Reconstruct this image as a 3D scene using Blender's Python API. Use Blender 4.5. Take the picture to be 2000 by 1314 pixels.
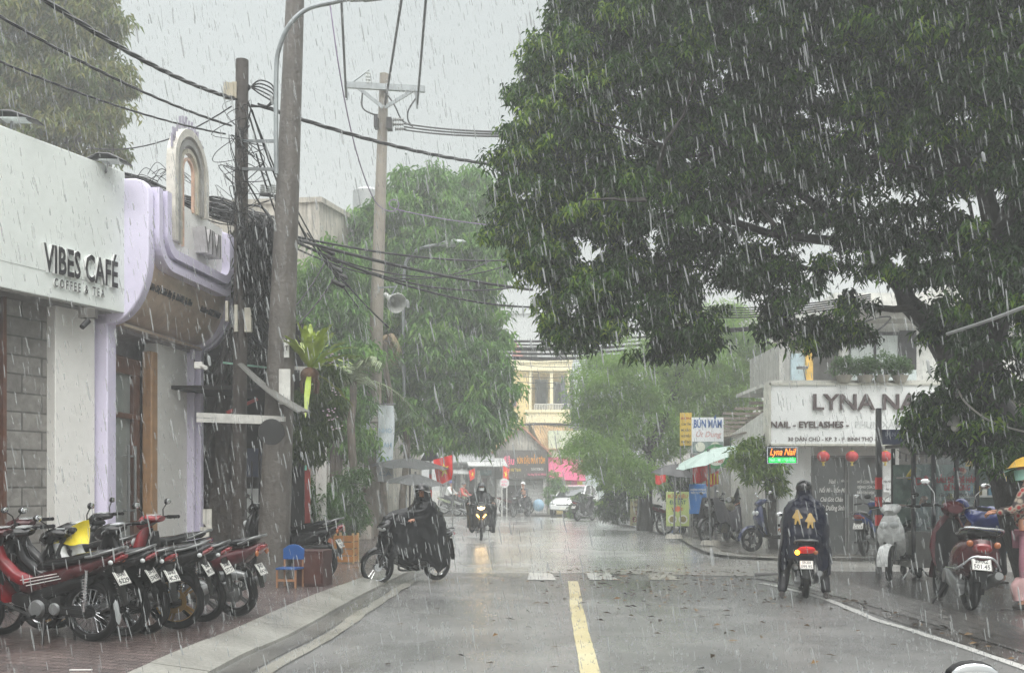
import bpy, math, random
import numpy as np
from mathutils import Vector, Matrix, Euler, Quaternion
from mathutils import noise as mnoise
PI = math.pi
R = math.radians
for _o in list(bpy.data.objects):
    bpy.data.objects.remove(_o, do_unlink=True)
scene = bpy.context.scene
col = scene.collection
random.seed(7)
RNG = np.random.default_rng(7)

# ------------------------------------------------------------------ camera
F = 2000.0            # focal length in photograph pixels (frame 2000 wide)
CX, HY, CH = 1000.0, 950.0, 1.45
cam_d = bpy.data.cameras.new("camera")
cam_d.sensor_width = 36.0
cam_d.lens = 36.0
cam_d.shift_y = (HY - 657.0) / 2000.0
cam_d.clip_start = 0.05
cam_d.clip_end = 2000
cam = bpy.data.objects.new("camera", cam_d)
cam.location = (0, 0, CH)
cam.rotation_euler = (R(90), 0, 0)
col.objects.link(cam)
scene.camera = cam

# ------------------------------------------------------------------ sky and light (overcast, raining)
SUN_EL, SUN_AZ = 50, 170
world = bpy.data.worlds.new("World")
scene.world = world
world.use_nodes = True
wn, wl = world.node_tree.nodes, world.node_tree.links
wn.clear()
w_out = wn.new("ShaderNodeOutputWorld")
w_bg = wn.new("ShaderNodeBackground")
w_sky = wn.new("ShaderNodeTexSky")
w_sky.sky_type = 'NISHITA'
w_sky.sun_disc = False
w_sky.sun_elevation = R(SUN_EL)
w_sky.sun_rotation = R(SUN_AZ)
w_sky.air_density = 2.0
w_sky.dust_density = 6.0
w_hsv = wn.new("ShaderNodeHueSaturation")
w_hsv.inputs['Saturation'].default_value = 0.35
w_tc = wn.new("ShaderNodeTexCoord")
w_sep = wn.new("ShaderNodeSeparateXYZ")
w_ramp = wn.new("ShaderNodeValToRGB")     # overcast sky: zenith brighter than the horizon
w_ramp.color_ramp.elements[0].position = 0.0
w_ramp.color_ramp.elements[0].color = (0.34, 0.352, 0.345, 1)
w_ramp.color_ramp.elements[1].position = 1.0
w_ramp.color_ramp.elements[1].color = (2.5, 2.5, 2.48, 1)
e = w_ramp.color_ramp.elements.new(0.30); e.color = (0.32, 0.345, 0.338, 1)
e = w_ramp.color_ramp.elements.new(0.45); e.color = (0.34, 0.37, 0.366, 1)
e = w_ramp.color_ramp.elements.new(0.70); e.color = (1.7, 1.72, 1.72, 1)
w_no = wn.new("ShaderNodeTexNoise"); w_no.inputs['Scale'].default_value = 2.2; w_no.inputs['Detail'].default_value = 4
w_mr = wn.new("ShaderNodeMapRange"); w_mr.inputs['To Min'].default_value = 0.86; w_mr.inputs['To Max'].default_value = 1.12
w_mul = wn.new("ShaderNodeVectorMath"); w_mul.operation = 'SCALE'
w_sc = wn.new("ShaderNodeVectorMath"); w_sc.operation = 'SCALE'; w_sc.inputs['Scale'].default_value = 10.0
w_mix = wn.new("ShaderNodeMixRGB"); w_mix.inputs['Fac'].default_value = 0.0
w_add = wn.new("ShaderNodeVectorMath"); w_add.operation = 'ADD'
wl.new(w_tc.outputs['Generated'], w_sep.inputs[0])
wl.new(w_sep.outputs['Z'], w_ramp.inputs['Fac'])
wl.new(w_tc.outputs['Generated'], w_no.inputs['Vector'])
wl.new(w_no.outputs['Fac'], w_mr.inputs['Value'])
wl.new(w_ramp.outputs['Color'], w_mul.inputs[0])
wl.new(w_mr.outputs['Result'], w_mul.inputs['Scale'])
wl.new(w_mul.outputs[0], w_sc.inputs[0])
w_sc.inputs['Scale'].default_value = 10.0 * 0.88
wl.new(w_sky.outputs['Color'], w_hsv.inputs['Color'])
w_hs = wn.new("ShaderNodeVectorMath"); w_hs.operation = 'SCALE'; w_hs.inputs['Scale'].default_value = 0.18
wl.new(w_hsv.outputs['Color'], w_hs.inputs[0])
wl.new(w_sc.outputs[0], w_add.inputs[0])
wl.new(w_hs.outputs[0], w_add.inputs[1])
wl.new(w_add.outputs[0], w_bg.inputs['Color'])
w_bg.inputs['Strength'].default_value = 0.1
wl.new(w_bg.outputs[0], w_out.inputs['Surface'])

sun_d = bpy.data.lights.new("sun", 'SUN')
sun_d.energy = 0.85
sun_d.angle = R(35)
sun_d.color = (1.0, 0.985, 0.95)
sun = bpy.data.objects.new("sun", sun_d)
col.objects.link(sun)
_d = Vector((math.sin(R(SUN_AZ)) * math.cos(R(SUN_EL)), math.cos(R(SUN_AZ)) * math.cos(R(SUN_EL)), math.sin(R(SUN_EL))))
sun.rotation_euler = _d.to_track_quat('Z', 'Y').to_euler()

scene.view_settings.view_transform = 'Standard'
scene.view_settings.look = 'None'
scene.view_settings.exposure = 0.82
scene.view_settings.gamma = 1.0
cy = scene.cycles
cy.max_bounces = 6
cy.diffuse_bounces = 3
cy.glossy_bounces = 3
cy.transmission_bounces = 4
cy.volume_bounces = 1
cy.transparent_max_bounces = 24
cy.use_denoising = True
cy.caustics_reflective = False
cy.caustics_refractive = False

# ------------------------------------------------------------------ helpers
def lin(c):
    out = []
    for x in c[:3]:
        x = x / 255.0
        out.append(x / 12.92 if x <= 0.04045 else ((x + 0.055) / 1.055) ** 2.4)
    return out

MATS = {}
def M(name, c, rough=0.5, metal=0.0, var=0.18, scale=6.0, bump=0.0, bscale=40.0, coat=0.0,
      streak=0.0, dirt=None, emit=None, estr=1.0, alpha=1.0, spec=0.5):
    """procedural material; c in 0-255 sRGB albedo"""
    if name in MATS:
        return MATS[name]
    m = bpy.data.materials.new(name)
    m.use_nodes = True
    nt = m.node_tree
    n, l = nt.nodes, nt.links
    b = n['Principled BSDF']
    tc = n.new("ShaderNodeTexCoord")
    no = n.new("ShaderNodeTexNoise")
    no.inputs['Scale'].default_value = scale
    no.inputs['Detail'].default_value = 5
    l.new(tc.outputs['Object'], no.inputs['Vector'])
    base = lin(c)
    rp = n.new("ShaderNodeValToRGB")
    rp.color_ramp.elements[0].position = 0.3
    rp.color_ramp.elements[1].position = 0.7
    rp.color_ramp.elements[0].color = [min(1, x * (1 - var)) for x in base] + [1]
    rp.color_ramp.elements[1].color = [min(1, x * (1 + var)) for x in base] + [1]
    l.new(no.outputs['Fac'], rp.inputs['Fac'])
    last = rp.outputs['Color']
    if streak > 0:
        mp = n.new("ShaderNodeMapping")
        mp.inputs['Scale'].default_value = (7, 7, 0.5)
        l.new(tc.outputs['Object'], mp.inputs['Vector'])
        n2 = n.new("ShaderNodeTexNoise"); n2.inputs['Scale'].default_value = 1.4; n2.inputs['Detail'].default_value = 6
        l.new(mp.outputs[0], n2.inputs['Vector'])
        r2 = n.new("ShaderNodeMapRange")
        r2.inputs['From Min'].default_value = 0.45; r2.inputs['From Max'].default_value = 0.75
        r2.inputs['To Min'].default_value = 0.0; r2.inputs['To Max'].default_value = streak
        l.new(n2.outputs['Fac'], r2.inputs['Value'])
        mx = n.new("ShaderNodeMixRGB")
        mx.inputs['Color2'].default_value = (lin(dirt) if dirt else [x * 0.3 for x in base]) + [1]
        l.new(r2.outputs['Result'], mx.inputs['Fac'])
        l.new(last, mx.inputs['Color1'])
        last = mx.outputs['Color']
    l.new(last, b.inputs['Base Color'])
    b.inputs['Roughness'].default_value = rough
    b.inputs['Metallic'].default_value = metal
    b.inputs['Coat Weight'].default_value = coat
    b.inputs['Coat Roughness'].default_value = 0.08
    b.inputs['Specular IOR Level'].default_value = spec
    if bump > 0:
        n3 = n.new("ShaderNodeTexNoise"); n3.inputs['Scale'].default_value = bscale; n3.inputs['Detail'].default_value = 4
        l.new(tc.outputs['Object'], n3.inputs['Vector'])
        bp = n.new("ShaderNodeBump"); bp.inputs['Strength'].default_value = bump; bp.inputs['Distance'].default_value = 0.02
        l.new(n3.outputs['Fac'], bp.inputs['Height'])
        l.new(bp.outputs[0], b.inputs['Normal'])
    if emit:
        b.inputs['Emission Color'].default_value = lin(emit) + [1]
        b.inputs['Emission Strength'].default_value = estr
    if alpha < 1:
        b.inputs['Alpha'].default_value = alpha
    MATS[name] = m
    return m

def leaf_mat(name, cols, rough=0.35, trans=0.35):
    """cols: list of sRGB; one is picked per leaf"""
    if name in MATS:
        return MATS[name]
    m = bpy.data.materials.new(name); m.use_nodes = True
    n, l = m.node_tree.nodes, m.node_tree.links
    b = n['Principled BSDF']
    g = n.new("ShaderNodeNewGeometry")
    rp = n.new("ShaderNodeValToRGB")
    els = rp.color_ramp.elements
    k = len(cols)
    els[0].position = 0; els[0].color = lin(cols[0]) + [1]
    els[1].position = 1; els[1].color = lin(cols[-1]) + [1]
    for i in range(1, k - 1):
        e = els.new(i / (k - 1)); e.color = lin(cols[i]) + [1]
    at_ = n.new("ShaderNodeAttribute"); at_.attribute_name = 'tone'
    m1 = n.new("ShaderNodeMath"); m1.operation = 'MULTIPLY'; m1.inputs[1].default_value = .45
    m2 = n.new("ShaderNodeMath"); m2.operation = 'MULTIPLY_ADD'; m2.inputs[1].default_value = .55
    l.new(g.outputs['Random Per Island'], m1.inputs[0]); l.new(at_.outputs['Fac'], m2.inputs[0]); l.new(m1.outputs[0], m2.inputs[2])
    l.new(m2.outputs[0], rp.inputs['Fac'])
    l.new(rp.outputs['Color'], b.inputs['Base Color'])
    b.inputs['Roughness'].default_value = rough; b.inputs['Specular IOR Level'].default_value = .22
    tr = n.new("ShaderNodeBsdfTranslucent")
    l.new(rp.outputs['Color'], tr.inputs['Color'])
    mx = n.new("ShaderNodeMixShader"); mx.inputs['Fac'].default_value = trans
    l.new(b.outputs[0], mx.inputs[1]); l.new(tr.outputs[0], mx.inputs[2])
    l.new(mx.outputs[0], n['Material Output'].inputs['Surface'])
    MATS[name] = m
    return m

def P(px, py, Y):
    return Vector(((px - CX) / F * Y, Y, CH + (HY - py) / F * Y))
def G(px, py, z=0.0):
    Y = F * (CH - z) / (py - HY)
    return Vector(((px - CX) / F * Y, Y, z))

class MB:
    def __init__(s):
        s.v, s.f, s.m, s.mi = [], [], [], 0
    def add(s, vs, fs):
        b = len(s.v)
        s.v += [tuple(v) for v in vs]
        s.f += [tuple(i + b for i in f) for f in fs]
        s.m += [s.mi] * len(fs)
        return s
    def box(s, c, d, rz=0.0, M_=None):
        hx, hy, hz = d[0] / 2, d[1] / 2, d[2] / 2
        vs = [Vector((x, y, z)) for x in (-hx, hx) for y in (-hy, hy) for z in (-hz, hz)]
        if rz:
            q = Matrix.Rotation(rz, 3, 'Z'); vs = [q @ v for v in vs]
        vs = [v + Vector(c) for v in vs]
        if M_ is not None:
            vs = [M_ @ v for v in vs]
        return s.add(vs, [(0, 1, 3, 2), (4, 6, 7, 5), (0, 4, 5, 1), (2, 3, 7, 6), (0, 2, 6, 4), (1, 5, 7, 3)])
    def bar(s, a, b, w, h, up=(0, 0, 1)):
        a, b = Vector(a), Vector(b)
        t = (b - a).normalized(); u = Vector(up)
        if abs(t.dot(u)) > 0.98: u = Vector((1, 0, 0))
        x = t.cross(u).normalized(); y = x.cross(t).normalized()
        vs = [p + x * (i * w / 2) + y * (j * h / 2) for p in (a, b) for i, j in ((-1, -1), (1, -1), (1, 1), (-1, 1))]
        return s.add(vs, [(3, 2, 1, 0), (4, 5, 6, 7), (0, 1, 5, 4), (1, 2, 6, 5), (2, 3, 7, 6), (3, 0, 4, 7)])
    def tube(s, pts, r, n=8, cap=True):
        pts = [Vector(p) for p in pts]
        rs = r if isinstance(r, (list, tuple)) else [r] * len(pts)
        t0 = (pts[1] - pts[0]).normalized()
        ref = Vector((0, 0, 1)) if abs(t0.z) < 0.9 else Vector((1, 0, 0))
        x = t0.cross(ref).normalized()
        vs = []
        for i, p in enumerate(pts):
            if i == 0: t = t0
            elif i == len(pts) - 1: t = (pts[i] - pts[i - 1]).normalized()
            else:
                t = (pts[i + 1] - pts[i - 1])
                t = t.normalized() if t.length > 1e-9 else t0
            x = (x - t * x.dot(t))
            if x.length < 1e-6: x = t.orthogonal()
            x.normalize(); y = t.cross(x)
            for k in range(n):
                a = 2 * PI * k / n
                vs.append(p + (x * math.cos(a) + y * math.sin(a)) * rs[i])
        fs = []
        for i in range(len(pts) - 1):
            for k in range(n):
                k2 = (k + 1) % n
                fs.append((i * n + k, i * n + k2, (i + 1) * n + k2, (i + 1) * n + k))
        if cap:
            fs.append(tuple(range(n - 1, -1, -1)))
            fs.append(tuple((len(pts) - 1) * n + k for k in range(n)))
        return s.add(vs, fs)
    def loft(s, secs, n=16, p=2.4, y0=0.0):
        """secs: (x, z, halfwidth, halfheight[, angle deg]) in the bike plane"""
        vs = []
        for sc in secs:
            x, z, w, h = sc[:4]
            a = R(sc[4]) if len(sc) > 4 else 0.0
            for k in range(n):
                th = 2 * PI * k / n
                c_, s_ = math.cos(th), math.sin(th)
                yy = w * math.copysign(abs(c_) ** (2 / p), c_)
                q = h * math.copysign(abs(s_) ** (2 / p), s_)
                vs.append((x - q * math.sin(a), y0 + yy, z + q * math.cos(a)))
        fs = []
        for i in range(len(secs) - 1):
            for k in range(n):
                k2 = (k + 1) % n
                fs.append((i * n + k, i * n + k2, (i + 1) * n + k2, (i + 1) * n + k))
        fs.append(tuple(range(n - 1, -1, -1)))
        fs.append(tuple((len(secs) - 1) * n + k for k in range(n)))
        return s.add(vs, fs)
    def ball(s, c, r, n=16, m=10, M_=None):
        if not isinstance(r, (tuple, list)): r = (r, r, r)
        vs = [(0, 0, 1)]
        for j in range(1, m):
            ph = PI * j / m
            for i in range(n):
                th = 2 * PI * i / n
                vs.append((math.sin(ph) * math.cos(th), math.sin(ph) * math.sin(th), math.cos(ph)))
        vs.append((0, 0, -1))
        vs = [Vector((v[0] * r[0], v[1] * r[1], v[2] * r[2])) for v in vs]
        if M_ is not None: vs = [M_ @ v for v in vs]
        vs = [v + Vector(c) for v in vs]
        fs = [(0, 1 + i, 1 + (i + 1) % n) for i in range(n)]
        for j in range(m - 2):
            for i in range(n):
                a = 1 + j * n + i; b = 1 + j * n + (i + 1) % n
                fs.append((a, a + n, b + n, b))
        last = len(vs) - 1
        fs += [(last, 1 + (m - 2) * n + (i + 1) % n, 1 + (m - 2) * n + i) for i in range(n)]
        return s.add(vs, fs)
    def torus(s, c, Rr, r, axis='Y', n=36, m=8, sq=1.0):
        vs, fs = [], []
        for i in range(n):
            a = 2 * PI * i / n
            for j in range(m):
                b = 2 * PI * j / m
                rad = Rr + r * math.cos(b); h = r * sq * math.sin(b)
                u, v = rad * math.cos(a), rad * math.sin(a)
                p = {'Y': (u, h, v), 'Z': (u, v, h), 'X': (h, u, v)}[axis]
                vs.append((c[0] + p[0], c[1] + p[1], c[2] + p[2]))
        for i in range(n):
            for j in range(m):
                i2, j2 = (i + 1) % n, (j + 1) % m
                fs.append((i * m + j, i * m + j2, i2 * m + j2, i2 * m + j))
        return s.add(vs, fs)
    def cyl(s, a, b, r, n=16, r2=None):
        return s.tube([a, b], [r, r if r2 is None else r2], n)
    def prism(s, poly, h0, h1, M_=None):
        """polygon in local (x,y), extruded along local z from h0 to h1; M_ maps to the parent"""
        n = len(poly)
        vs = [Vector((p[0], p[1], h0)) for p in poly] + [Vector((p[0], p[1], h1)) for p in poly]
        if M_ is not None: vs = [M_ @ v for v in vs]
        fs = [tuple(range(n - 1, -1, -1)), tuple(range(n, 2 * n))]
        fs += [(i, (i + 1) % n, n + (i + 1) % n, n + i) for i in range(n)]
        return s.add(vs, fs)
    def quad(s, a, b, c, d):
        return s.add([a, b, c, d], [(0, 1, 2, 3)])
    def sheet(s, fn, nu, nv, th=0.0):
        """fn(u,v)->Vector grid; th>0 gives it a second skin (thickness)"""
        g = [[Vector(fn(i / nu, j / nv)) for j in range(nv + 1)] for i in range(nu + 1)]
        vs = [p for row in g for p in row]
        W = nv + 1
        fs = [(i * W + j, (i + 1) * W + j, (i + 1) * W + j + 1, i * W + j + 1) for i in range(nu) for j in range(nv)]
        if th > 0:
            nrm = []
            for i in range(nu + 1):
                for j in range(nv + 1):
                    du = g[min(i + 1, nu)][j] - g[max(i - 1, 0)][j]
                    dv = g[i][min(j + 1, nv)] - g[i][max(j - 1, 0)]
                    nn = du.cross(dv)
                    nrm.append(nn.normalized() if nn.length > 1e-12 else Vector((0, 0, 1)))
            N = len(vs)
            vs = vs + [p - q * th for p, q in zip(vs, nrm)]
            fs = fs + [tuple(N + k for k in reversed(f)) for f in fs]
            edge = [i * W for i in range(nu + 1)] + [nu * W + j for j in range(1, W)] + [i * W + nv for i in range(nu - 1, -1, -1)] + [j for j in range(nv - 1, 0, -1)]
            for k in range(len(edge)):
                a, b = edge[k], edge[(k + 1) % len(edge)]
                fs.append((b, a, a + N, b + N))
        return s.add(vs, fs)
    def mesh(s, me, M_):
        """append (verts, faces) transformed"""
        return s.add([M_ @ Vector(v) for v in me[0]], me[1])
    def xf(s, M_):
        s.v = [tuple(M_ @ Vector(v)) for v in s.v]
        return s
    def build(s, name, mats, parent=None, sharp=35, bevel=0.0, smooth=True):
        me = bpy.data.meshes.new(name)
        me.from_pydata(s.v, [], s.f)
        if not isinstance(mats, (list, tuple)): mats = [mats]
        for m in mats: me.materials.append(m)
        if len(mats) > 1:
            me.polygons.foreach_set('material_index', s.m)
        if smooth:
            me.polygons.foreach_set('use_smooth', [True] * len(s.f))
            me.set_sharp_from_angle(angle=R(sharp))
        me.validate()
        o = bpy.data.objects.new(name, me)
        col.objects.link(o)
        if parent is not None: o.parent = parent
        if bevel > 0:
            md = o.modifiers.new('bevel', 'BEVEL'); md.width = bevel; md.segments = 2; md.limit_method = 'ANGLE'; md.angle_limit = R(40)
        return o

def npobj(name, verts, faces, mat, parent=None, smooth=False, tone=None):
    """verts (N,3), faces (K,c) numpy arrays"""
    me = bpy.data.meshes.new(name)
    N, K, c = len(verts), len(faces), faces.shape[1]
    me.vertices.add(N); me.vertices.foreach_set('co', np.ascontiguousarray(verts, dtype=np.float32).ravel())
    me.loops.add(K * c); me.loops.foreach_set('vertex_index', np.ascontiguousarray(faces, dtype=np.int32).ravel())
    me.polygons.add(K); me.polygons.foreach_set('loop_start', np.arange(0, K * c, c, dtype=np.int32))
    me.polygons.foreach_set('loop_total', np.full(K, c, dtype=np.int32))
    me.polygons.foreach_set('use_smooth', np.full(K, smooth))
    me.update(calc_edges=True)
    me.materials.append(mat)
    if tone is not None:
        at_ = me.attributes.new('tone', 'FLOAT', 'FACE'); at_.data.foreach_set('value', np.ascontiguousarray(tone, dtype=np.float32))
    o = bpy.data.objects.new(name, me); col.objects.link(o)
    if parent is not None: o.parent = parent
    return o

def tag(o, label=None, cat=None, group=None, kind=None):
    if label: o['label'] = label
    if cat: o['category'] = cat
    if group: o['group'] = group
    if kind: o['kind'] = kind
    return o
def thing(name, label, cat, loc=(0, 0, 0), rz=0.0, group=None, scale=1.0):
    o = bpy.data.objects.new(name, None); col.objects.link(o)
    o.empty_display_size = 0.2
    o.location = loc; o.rotation_euler = (0, 0, rz); o.scale = (scale,) * 3
    return tag(o, label, cat, group)
def copy_tree(o, parent=None):
    c = o.copy(); col.objects.link(c)
    c.parent = parent
    for ch in list(o.children): copy_tree(ch, c)
    return c

_txt = {}
def text(body, size=1.0, ext=0.0, bold=0.0, shear=0.0, align='CENTER', w=None, space=1.0):
    """(verts, faces) of lettering in local xy, depth z 0..ext; w squeezes to a width"""
    key = (body, ext, bold, shear, align, space, size)
    if key not in _txt:
        c = bpy.data.curves.new('lettering', 'FONT')
        c.body = body; c.size = size; c.resolution_u = 2
        c.extrude = ext / 2; c.offset = bold * size; c.shear = shear; c.space_character = space
        c.align_x = align
        o = bpy.data.objects.new('lettering', c)
        me = bpy.data.meshes.new_from_object(o)
        vs = [(v.co.x, v.co.y, v.co.z + ext / 2) for v in me.vertices]
        fs = [tuple(p.vertices) for p in me.polygons]
        bpy.data.objects.remove(o); bpy.data.curves.remove(c); bpy.data.meshes.remove(me)
        _txt[key] = (vs, fs)
    vs, fs = _txt[key]
    if w is not None and vs:
        xs = [v[0] for v in vs]; cur = max(xs) - min(xs); k = w / max(cur, 1e-6)
        vs = [(v[0] * k, v[1], v[2]) for v in vs]
    return vs, fs

def frame(o, u, n=None):
    """matrix: local x along u (horizontal), local y up (world z), local z outward"""
    u = Vector(u).normalized(); z = Vector((0, 0, 1)); nn = u.cross(z)
    m = Matrix(((u.x, z.x, nn.x, o[0]), (u.y, z.y, nn.y, o[1]), (u.z, z.z, nn.z, o[2]), (0, 0, 0, 1)))
    return m
def T(x, y, z): return Matrix.Translation((x, y, z))
def RZ(a): return Matrix.Rotation(a, 4, 'Z')
def RX(a): return Matrix.Rotation(a, 4, 'X')
def RY(a): return Matrix.Rotation(a, 4, 'Y')
# ================================================================== GROUND
def wet_mat(name, c, c2=None, rlo=0.06, rhi=0.45, scale=0.9, bump=0.25, bscale=55, brick=None, var=0.25, mort=None, slick=0.5, film=1.0, dark=None):
    m = bpy.data.materials.new(name); m.use_nodes = True
    n, l = m.node_tree.nodes, m.node_tree.links
    b = n['Principled BSDF']
    tc = n.new("ShaderNodeTexCoord")
    no = n.new("ShaderNodeTexNoise"); no.inputs['Scale'].default_value = scale; no.inputs['Detail'].default_value = 6; no.inputs['Roughness'].default_value = 0.6
    l.new(tc.outputs['Object'], no.inputs['Vector'])
    fine = n.new("ShaderNodeTexNoise"); fine.inputs['Scale'].default_value = bscale; fine.inputs['Detail'].default_value = 5; fine.inputs['Roughness'].default_value = 0.7
    l.new(tc.outputs['Object'], fine.inputs['Vector'])
    rp = n.new("ShaderNodeValToRGB")
    base = lin(c)
    rp.color_ramp.elements[0].position = 0.35; rp.color_ramp.elements[1].position = 0.68
    rp.color_ramp.elements[0].color = [x * (1 - var) for x in base] + [1]
    rp.color_ramp.elements[1].color = (lin(c2) if c2 else [x * (1 + var) for x in base]) + [1]
    l.new(no.outputs['Fac'], rp.inputs['Fac'])
    last = rp.outputs['Color']
    mxf = n.new("ShaderNodeMixRGB"); mxf.blend_type = 'OVERLAY'; mxf.inputs['Fac'].default_value = 0.55
    l.new(last, mxf.inputs['Color1']); l.new(fine.outputs['Fac'], mxf.inputs['Color2'])
    last = mxf.outputs['Color']
    hgt = fine.outputs['Fac']
    if brick:
        bw, bh, rot = brick
        mp = n.new("ShaderNodeMapping"); mp.inputs['Rotation'].default_value = (0, 0, R(rot))
        l.new(tc.outputs['Object'], mp.inputs['Vector'])
        br = n.new("ShaderNodeTexBrick")
        br.inputs['Scale'].default_value = 1.0
        br.inputs['Brick Width'].default_value = bw; br.inputs['Row Height'].default_value = bh
        br.inputs['Mortar Size'].default_value = 0.008; br.inputs['Mortar Smooth'].default_value = 0.4
        br.inputs['Color1'].default_value = (0.75, 0.75, 0.75, 1); br.inputs['Color2'].default_value = (1.25, 1.2, 1.2, 1)
        br.inputs['Mortar'].default_value = (mort or (0.45, 0.45, 0.45)) + (1,)
        l.new(mp.outputs[0], br.inputs['Vector'])
        mx = n.new("ShaderNodeMixRGB"); mx.blend_type = 'MULTIPLY'; mx.inputs['Fac'].default_value = 1.0
        l.new(last, mx.inputs['Color1']); l.new(br.outputs['Color'], mx.inputs['Color2'])
        last = mx.outputs['Color']
        ma = n.new("ShaderNodeMath"); ma.operation = 'MULTIPLY_ADD'; ma.inputs[1].default_value = -1.2
        l.new(br.outputs['Fac'], ma.inputs[0]); l.new(hgt, ma.inputs[2]); hgt = ma.outputs[0]
    if dark:      # darker asphalt, with the tree's dark reflection painted into the colour
        vm = n.new("ShaderNodeVectorMath"); vm.operation = 'SUBTRACT'; vm.inputs[1].default_value = (dark[0], dark[1], 0); l.new(tc.outputs['Object'], vm.inputs[0])
        v2 = n.new("ShaderNodeVectorMath"); v2.operation = 'DIVIDE'; v2.inputs[1].default_value = (dark[2], dark[3], 1); l.new(vm.outputs[0], v2.inputs[0])
        v3 = n.new("ShaderNodeVectorMath"); v3.operation = 'LENGTH'; l.new(v2.outputs[0], v3.inputs[0])
        ad = n.new("ShaderNodeMath"); ad.operation = 'ADD'; l.new(v3.outputs['Value'], ad.inputs[0]); l.new(no.outputs['Fac'], ad.inputs[1])
        mk = n.new("ShaderNodeMapRange"); mk.inputs['From Min'].default_value = 1.2; mk.inputs['From Max'].default_value = 1.65; mk.inputs['To Min'].default_value = .72; mk.inputs['To Max'].default_value = 0; l.new(ad.outputs[0], mk.inputs['Value'])
        md = n.new("ShaderNodeMixRGB"); md.inputs['Color2'].default_value = lin((52, 51, 50)) + [1]; l.new(mk.outputs[0], md.inputs['Fac']); l.new(last, md.inputs['Color1']); last = md.outputs['Color']
    l.new(last, b.inputs['Base Color'])
    # standing water: smoother where the big noise is low
    pn = n.new("ShaderNodeTexNoise"); pn.inputs['Scale'].default_value = 0.45; pn.inputs['Detail'].default_value = 5
    mp2 = n.new("ShaderNodeMapping"); mp2.inputs['Scale'].default_value = (1.0, 0.55, 1)
    l.new(tc.outputs['Object'], mp2.inputs['Vector']); l.new(mp2.outputs[0], pn.inputs['Vector'])
    mr = n.new("ShaderNodeMapRange"); mr.inputs['From Min'].default_value = slick - 0.08; mr.inputs['From Max'].default_value = slick + 0.12
    mr.inputs['To Min'].default_value = rlo; mr.inputs['To Max'].default_value = rhi
    l.new(pn.outputs['Fac'], mr.inputs['Value']); l.new(mr.outputs['Result'], b.inputs['Roughness'])
    bs = n.new("ShaderNodeMapRange"); bs.inputs['From Min'].default_value = slick - 0.08; bs.inputs['From Max'].default_value = slick + 0.12
    bs.inputs['To Min'].default_value = bump * 0.25; bs.inputs['To Max'].default_value = bump
    l.new(pn.outputs['Fac'], bs.inputs['Value'])
    bp = n.new("ShaderNodeBump"); bp.inputs['Distance'].default_value = 0.012
    l.new(bs.outputs['Result'], bp.inputs['Strength'])
    l.new(hgt, bp.inputs['Height'])
    # rain rings on the water film
    wv = n.new("ShaderNodeTexVoronoi"); wv.inputs['Scale'].default_value = 14; wv.feature = 'F1'
    l.new(tc.outputs['Object'], wv.inputs['Vector'])
    sn = n.new("ShaderNodeMath"); sn.operation = 'MULTIPLY'; sn.inputs[1].default_value = 55
    l.new(wv.outputs['Distance'], sn.inputs[0])
    s2 = n.new("ShaderNodeMath"); s2.operation = 'SINE'; l.new(sn.outputs[0], s2.inputs[0])
    bp2 = n.new("ShaderNodeBump"); bp2.inputs['Strength'].default_value = 0.09 * film; bp2.inputs['Distance'].default_value = 0.01
    l.new(s2.outputs[0], bp2.inputs['Height']); l.new(bp.outputs[0], bp2.inputs['Normal'])
    l.new(bp2.outputs[0], b.inputs['Normal'])
    b.inputs['IOR'].default_value = 1.38
    b.inputs['Coat Weight'].default_value = 1.0; b.inputs['Coat IOR'].default_value = 1.4; b.inputs['Coat Roughness'].default_value = 0.16
    l.new(bp2.outputs[0], b.inputs['Coat Normal'])
    MATS[name] = m
    return m

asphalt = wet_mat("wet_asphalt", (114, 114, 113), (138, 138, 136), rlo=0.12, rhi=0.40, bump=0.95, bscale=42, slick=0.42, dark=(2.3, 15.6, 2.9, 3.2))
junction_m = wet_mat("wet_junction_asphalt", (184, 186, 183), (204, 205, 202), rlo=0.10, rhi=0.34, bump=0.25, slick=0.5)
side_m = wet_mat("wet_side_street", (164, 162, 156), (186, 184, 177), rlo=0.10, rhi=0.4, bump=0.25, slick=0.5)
brick_m = wet_mat("wet_red_pavers", (88, 75, 73), (112, 99, 95), rlo=0.12, rhi=0.42, bump=1.2, bscale=30, brick=(0.22, 0.11, 22), slick=0.36)
dark_pave_m = wet_mat("wet_dark_pavement", (70, 68, 66), (92, 88, 84), rlo=0.12, rhi=0.45, bump=1.0, bscale=26, slick=0.44)
kerb_m = wet_mat("kerb_concrete", (142, 141, 134), (166, 165, 157), rlo=0.25, rhi=0.6, bump=0.4, bscale=30, slick=0.4, film=0.5)
cobble_m = wet_mat("wet_cobbled_kerb", (66, 65, 63), (110, 108, 104), rlo=0.05, rhi=0.2, bump=2.2, bscale=11, brick=(0.2, 0.1, 90), slick=0.5)
yellow_m = wet_mat("yellow_road_paint", (206, 190, 130), (226, 216, 176), rlo=0.2, rhi=0.5, bump=0.3, slick=0.4, var=0.12)
white_m = wet_mat("white_road_paint", (200, 200, 196), (222, 222, 218), rlo=0.2, rhi=0.5, bump=0.3, slick=0.4, var=0.15)
faded_m = wet_mat("faded_road_paint", (140, 138, 128), (164, 162, 152), rlo=0.2, rhi=0.5, bump=0.3, slick=0.4, var=0.2)

def flat(name, pts, z, m, kind='structure', bottom=None, thick=None):
    mb = MB()
    if thick:
        mb.prism([(p[0], p[1]) for p in pts], z - thick, z)
    else:
        mb.add([(p[0], p[1], z) for p in pts], [tuple(range(len(pts)))])
    o = mb.build(name, m, smooth=False)
    return tag(o, kind=kind)

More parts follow.
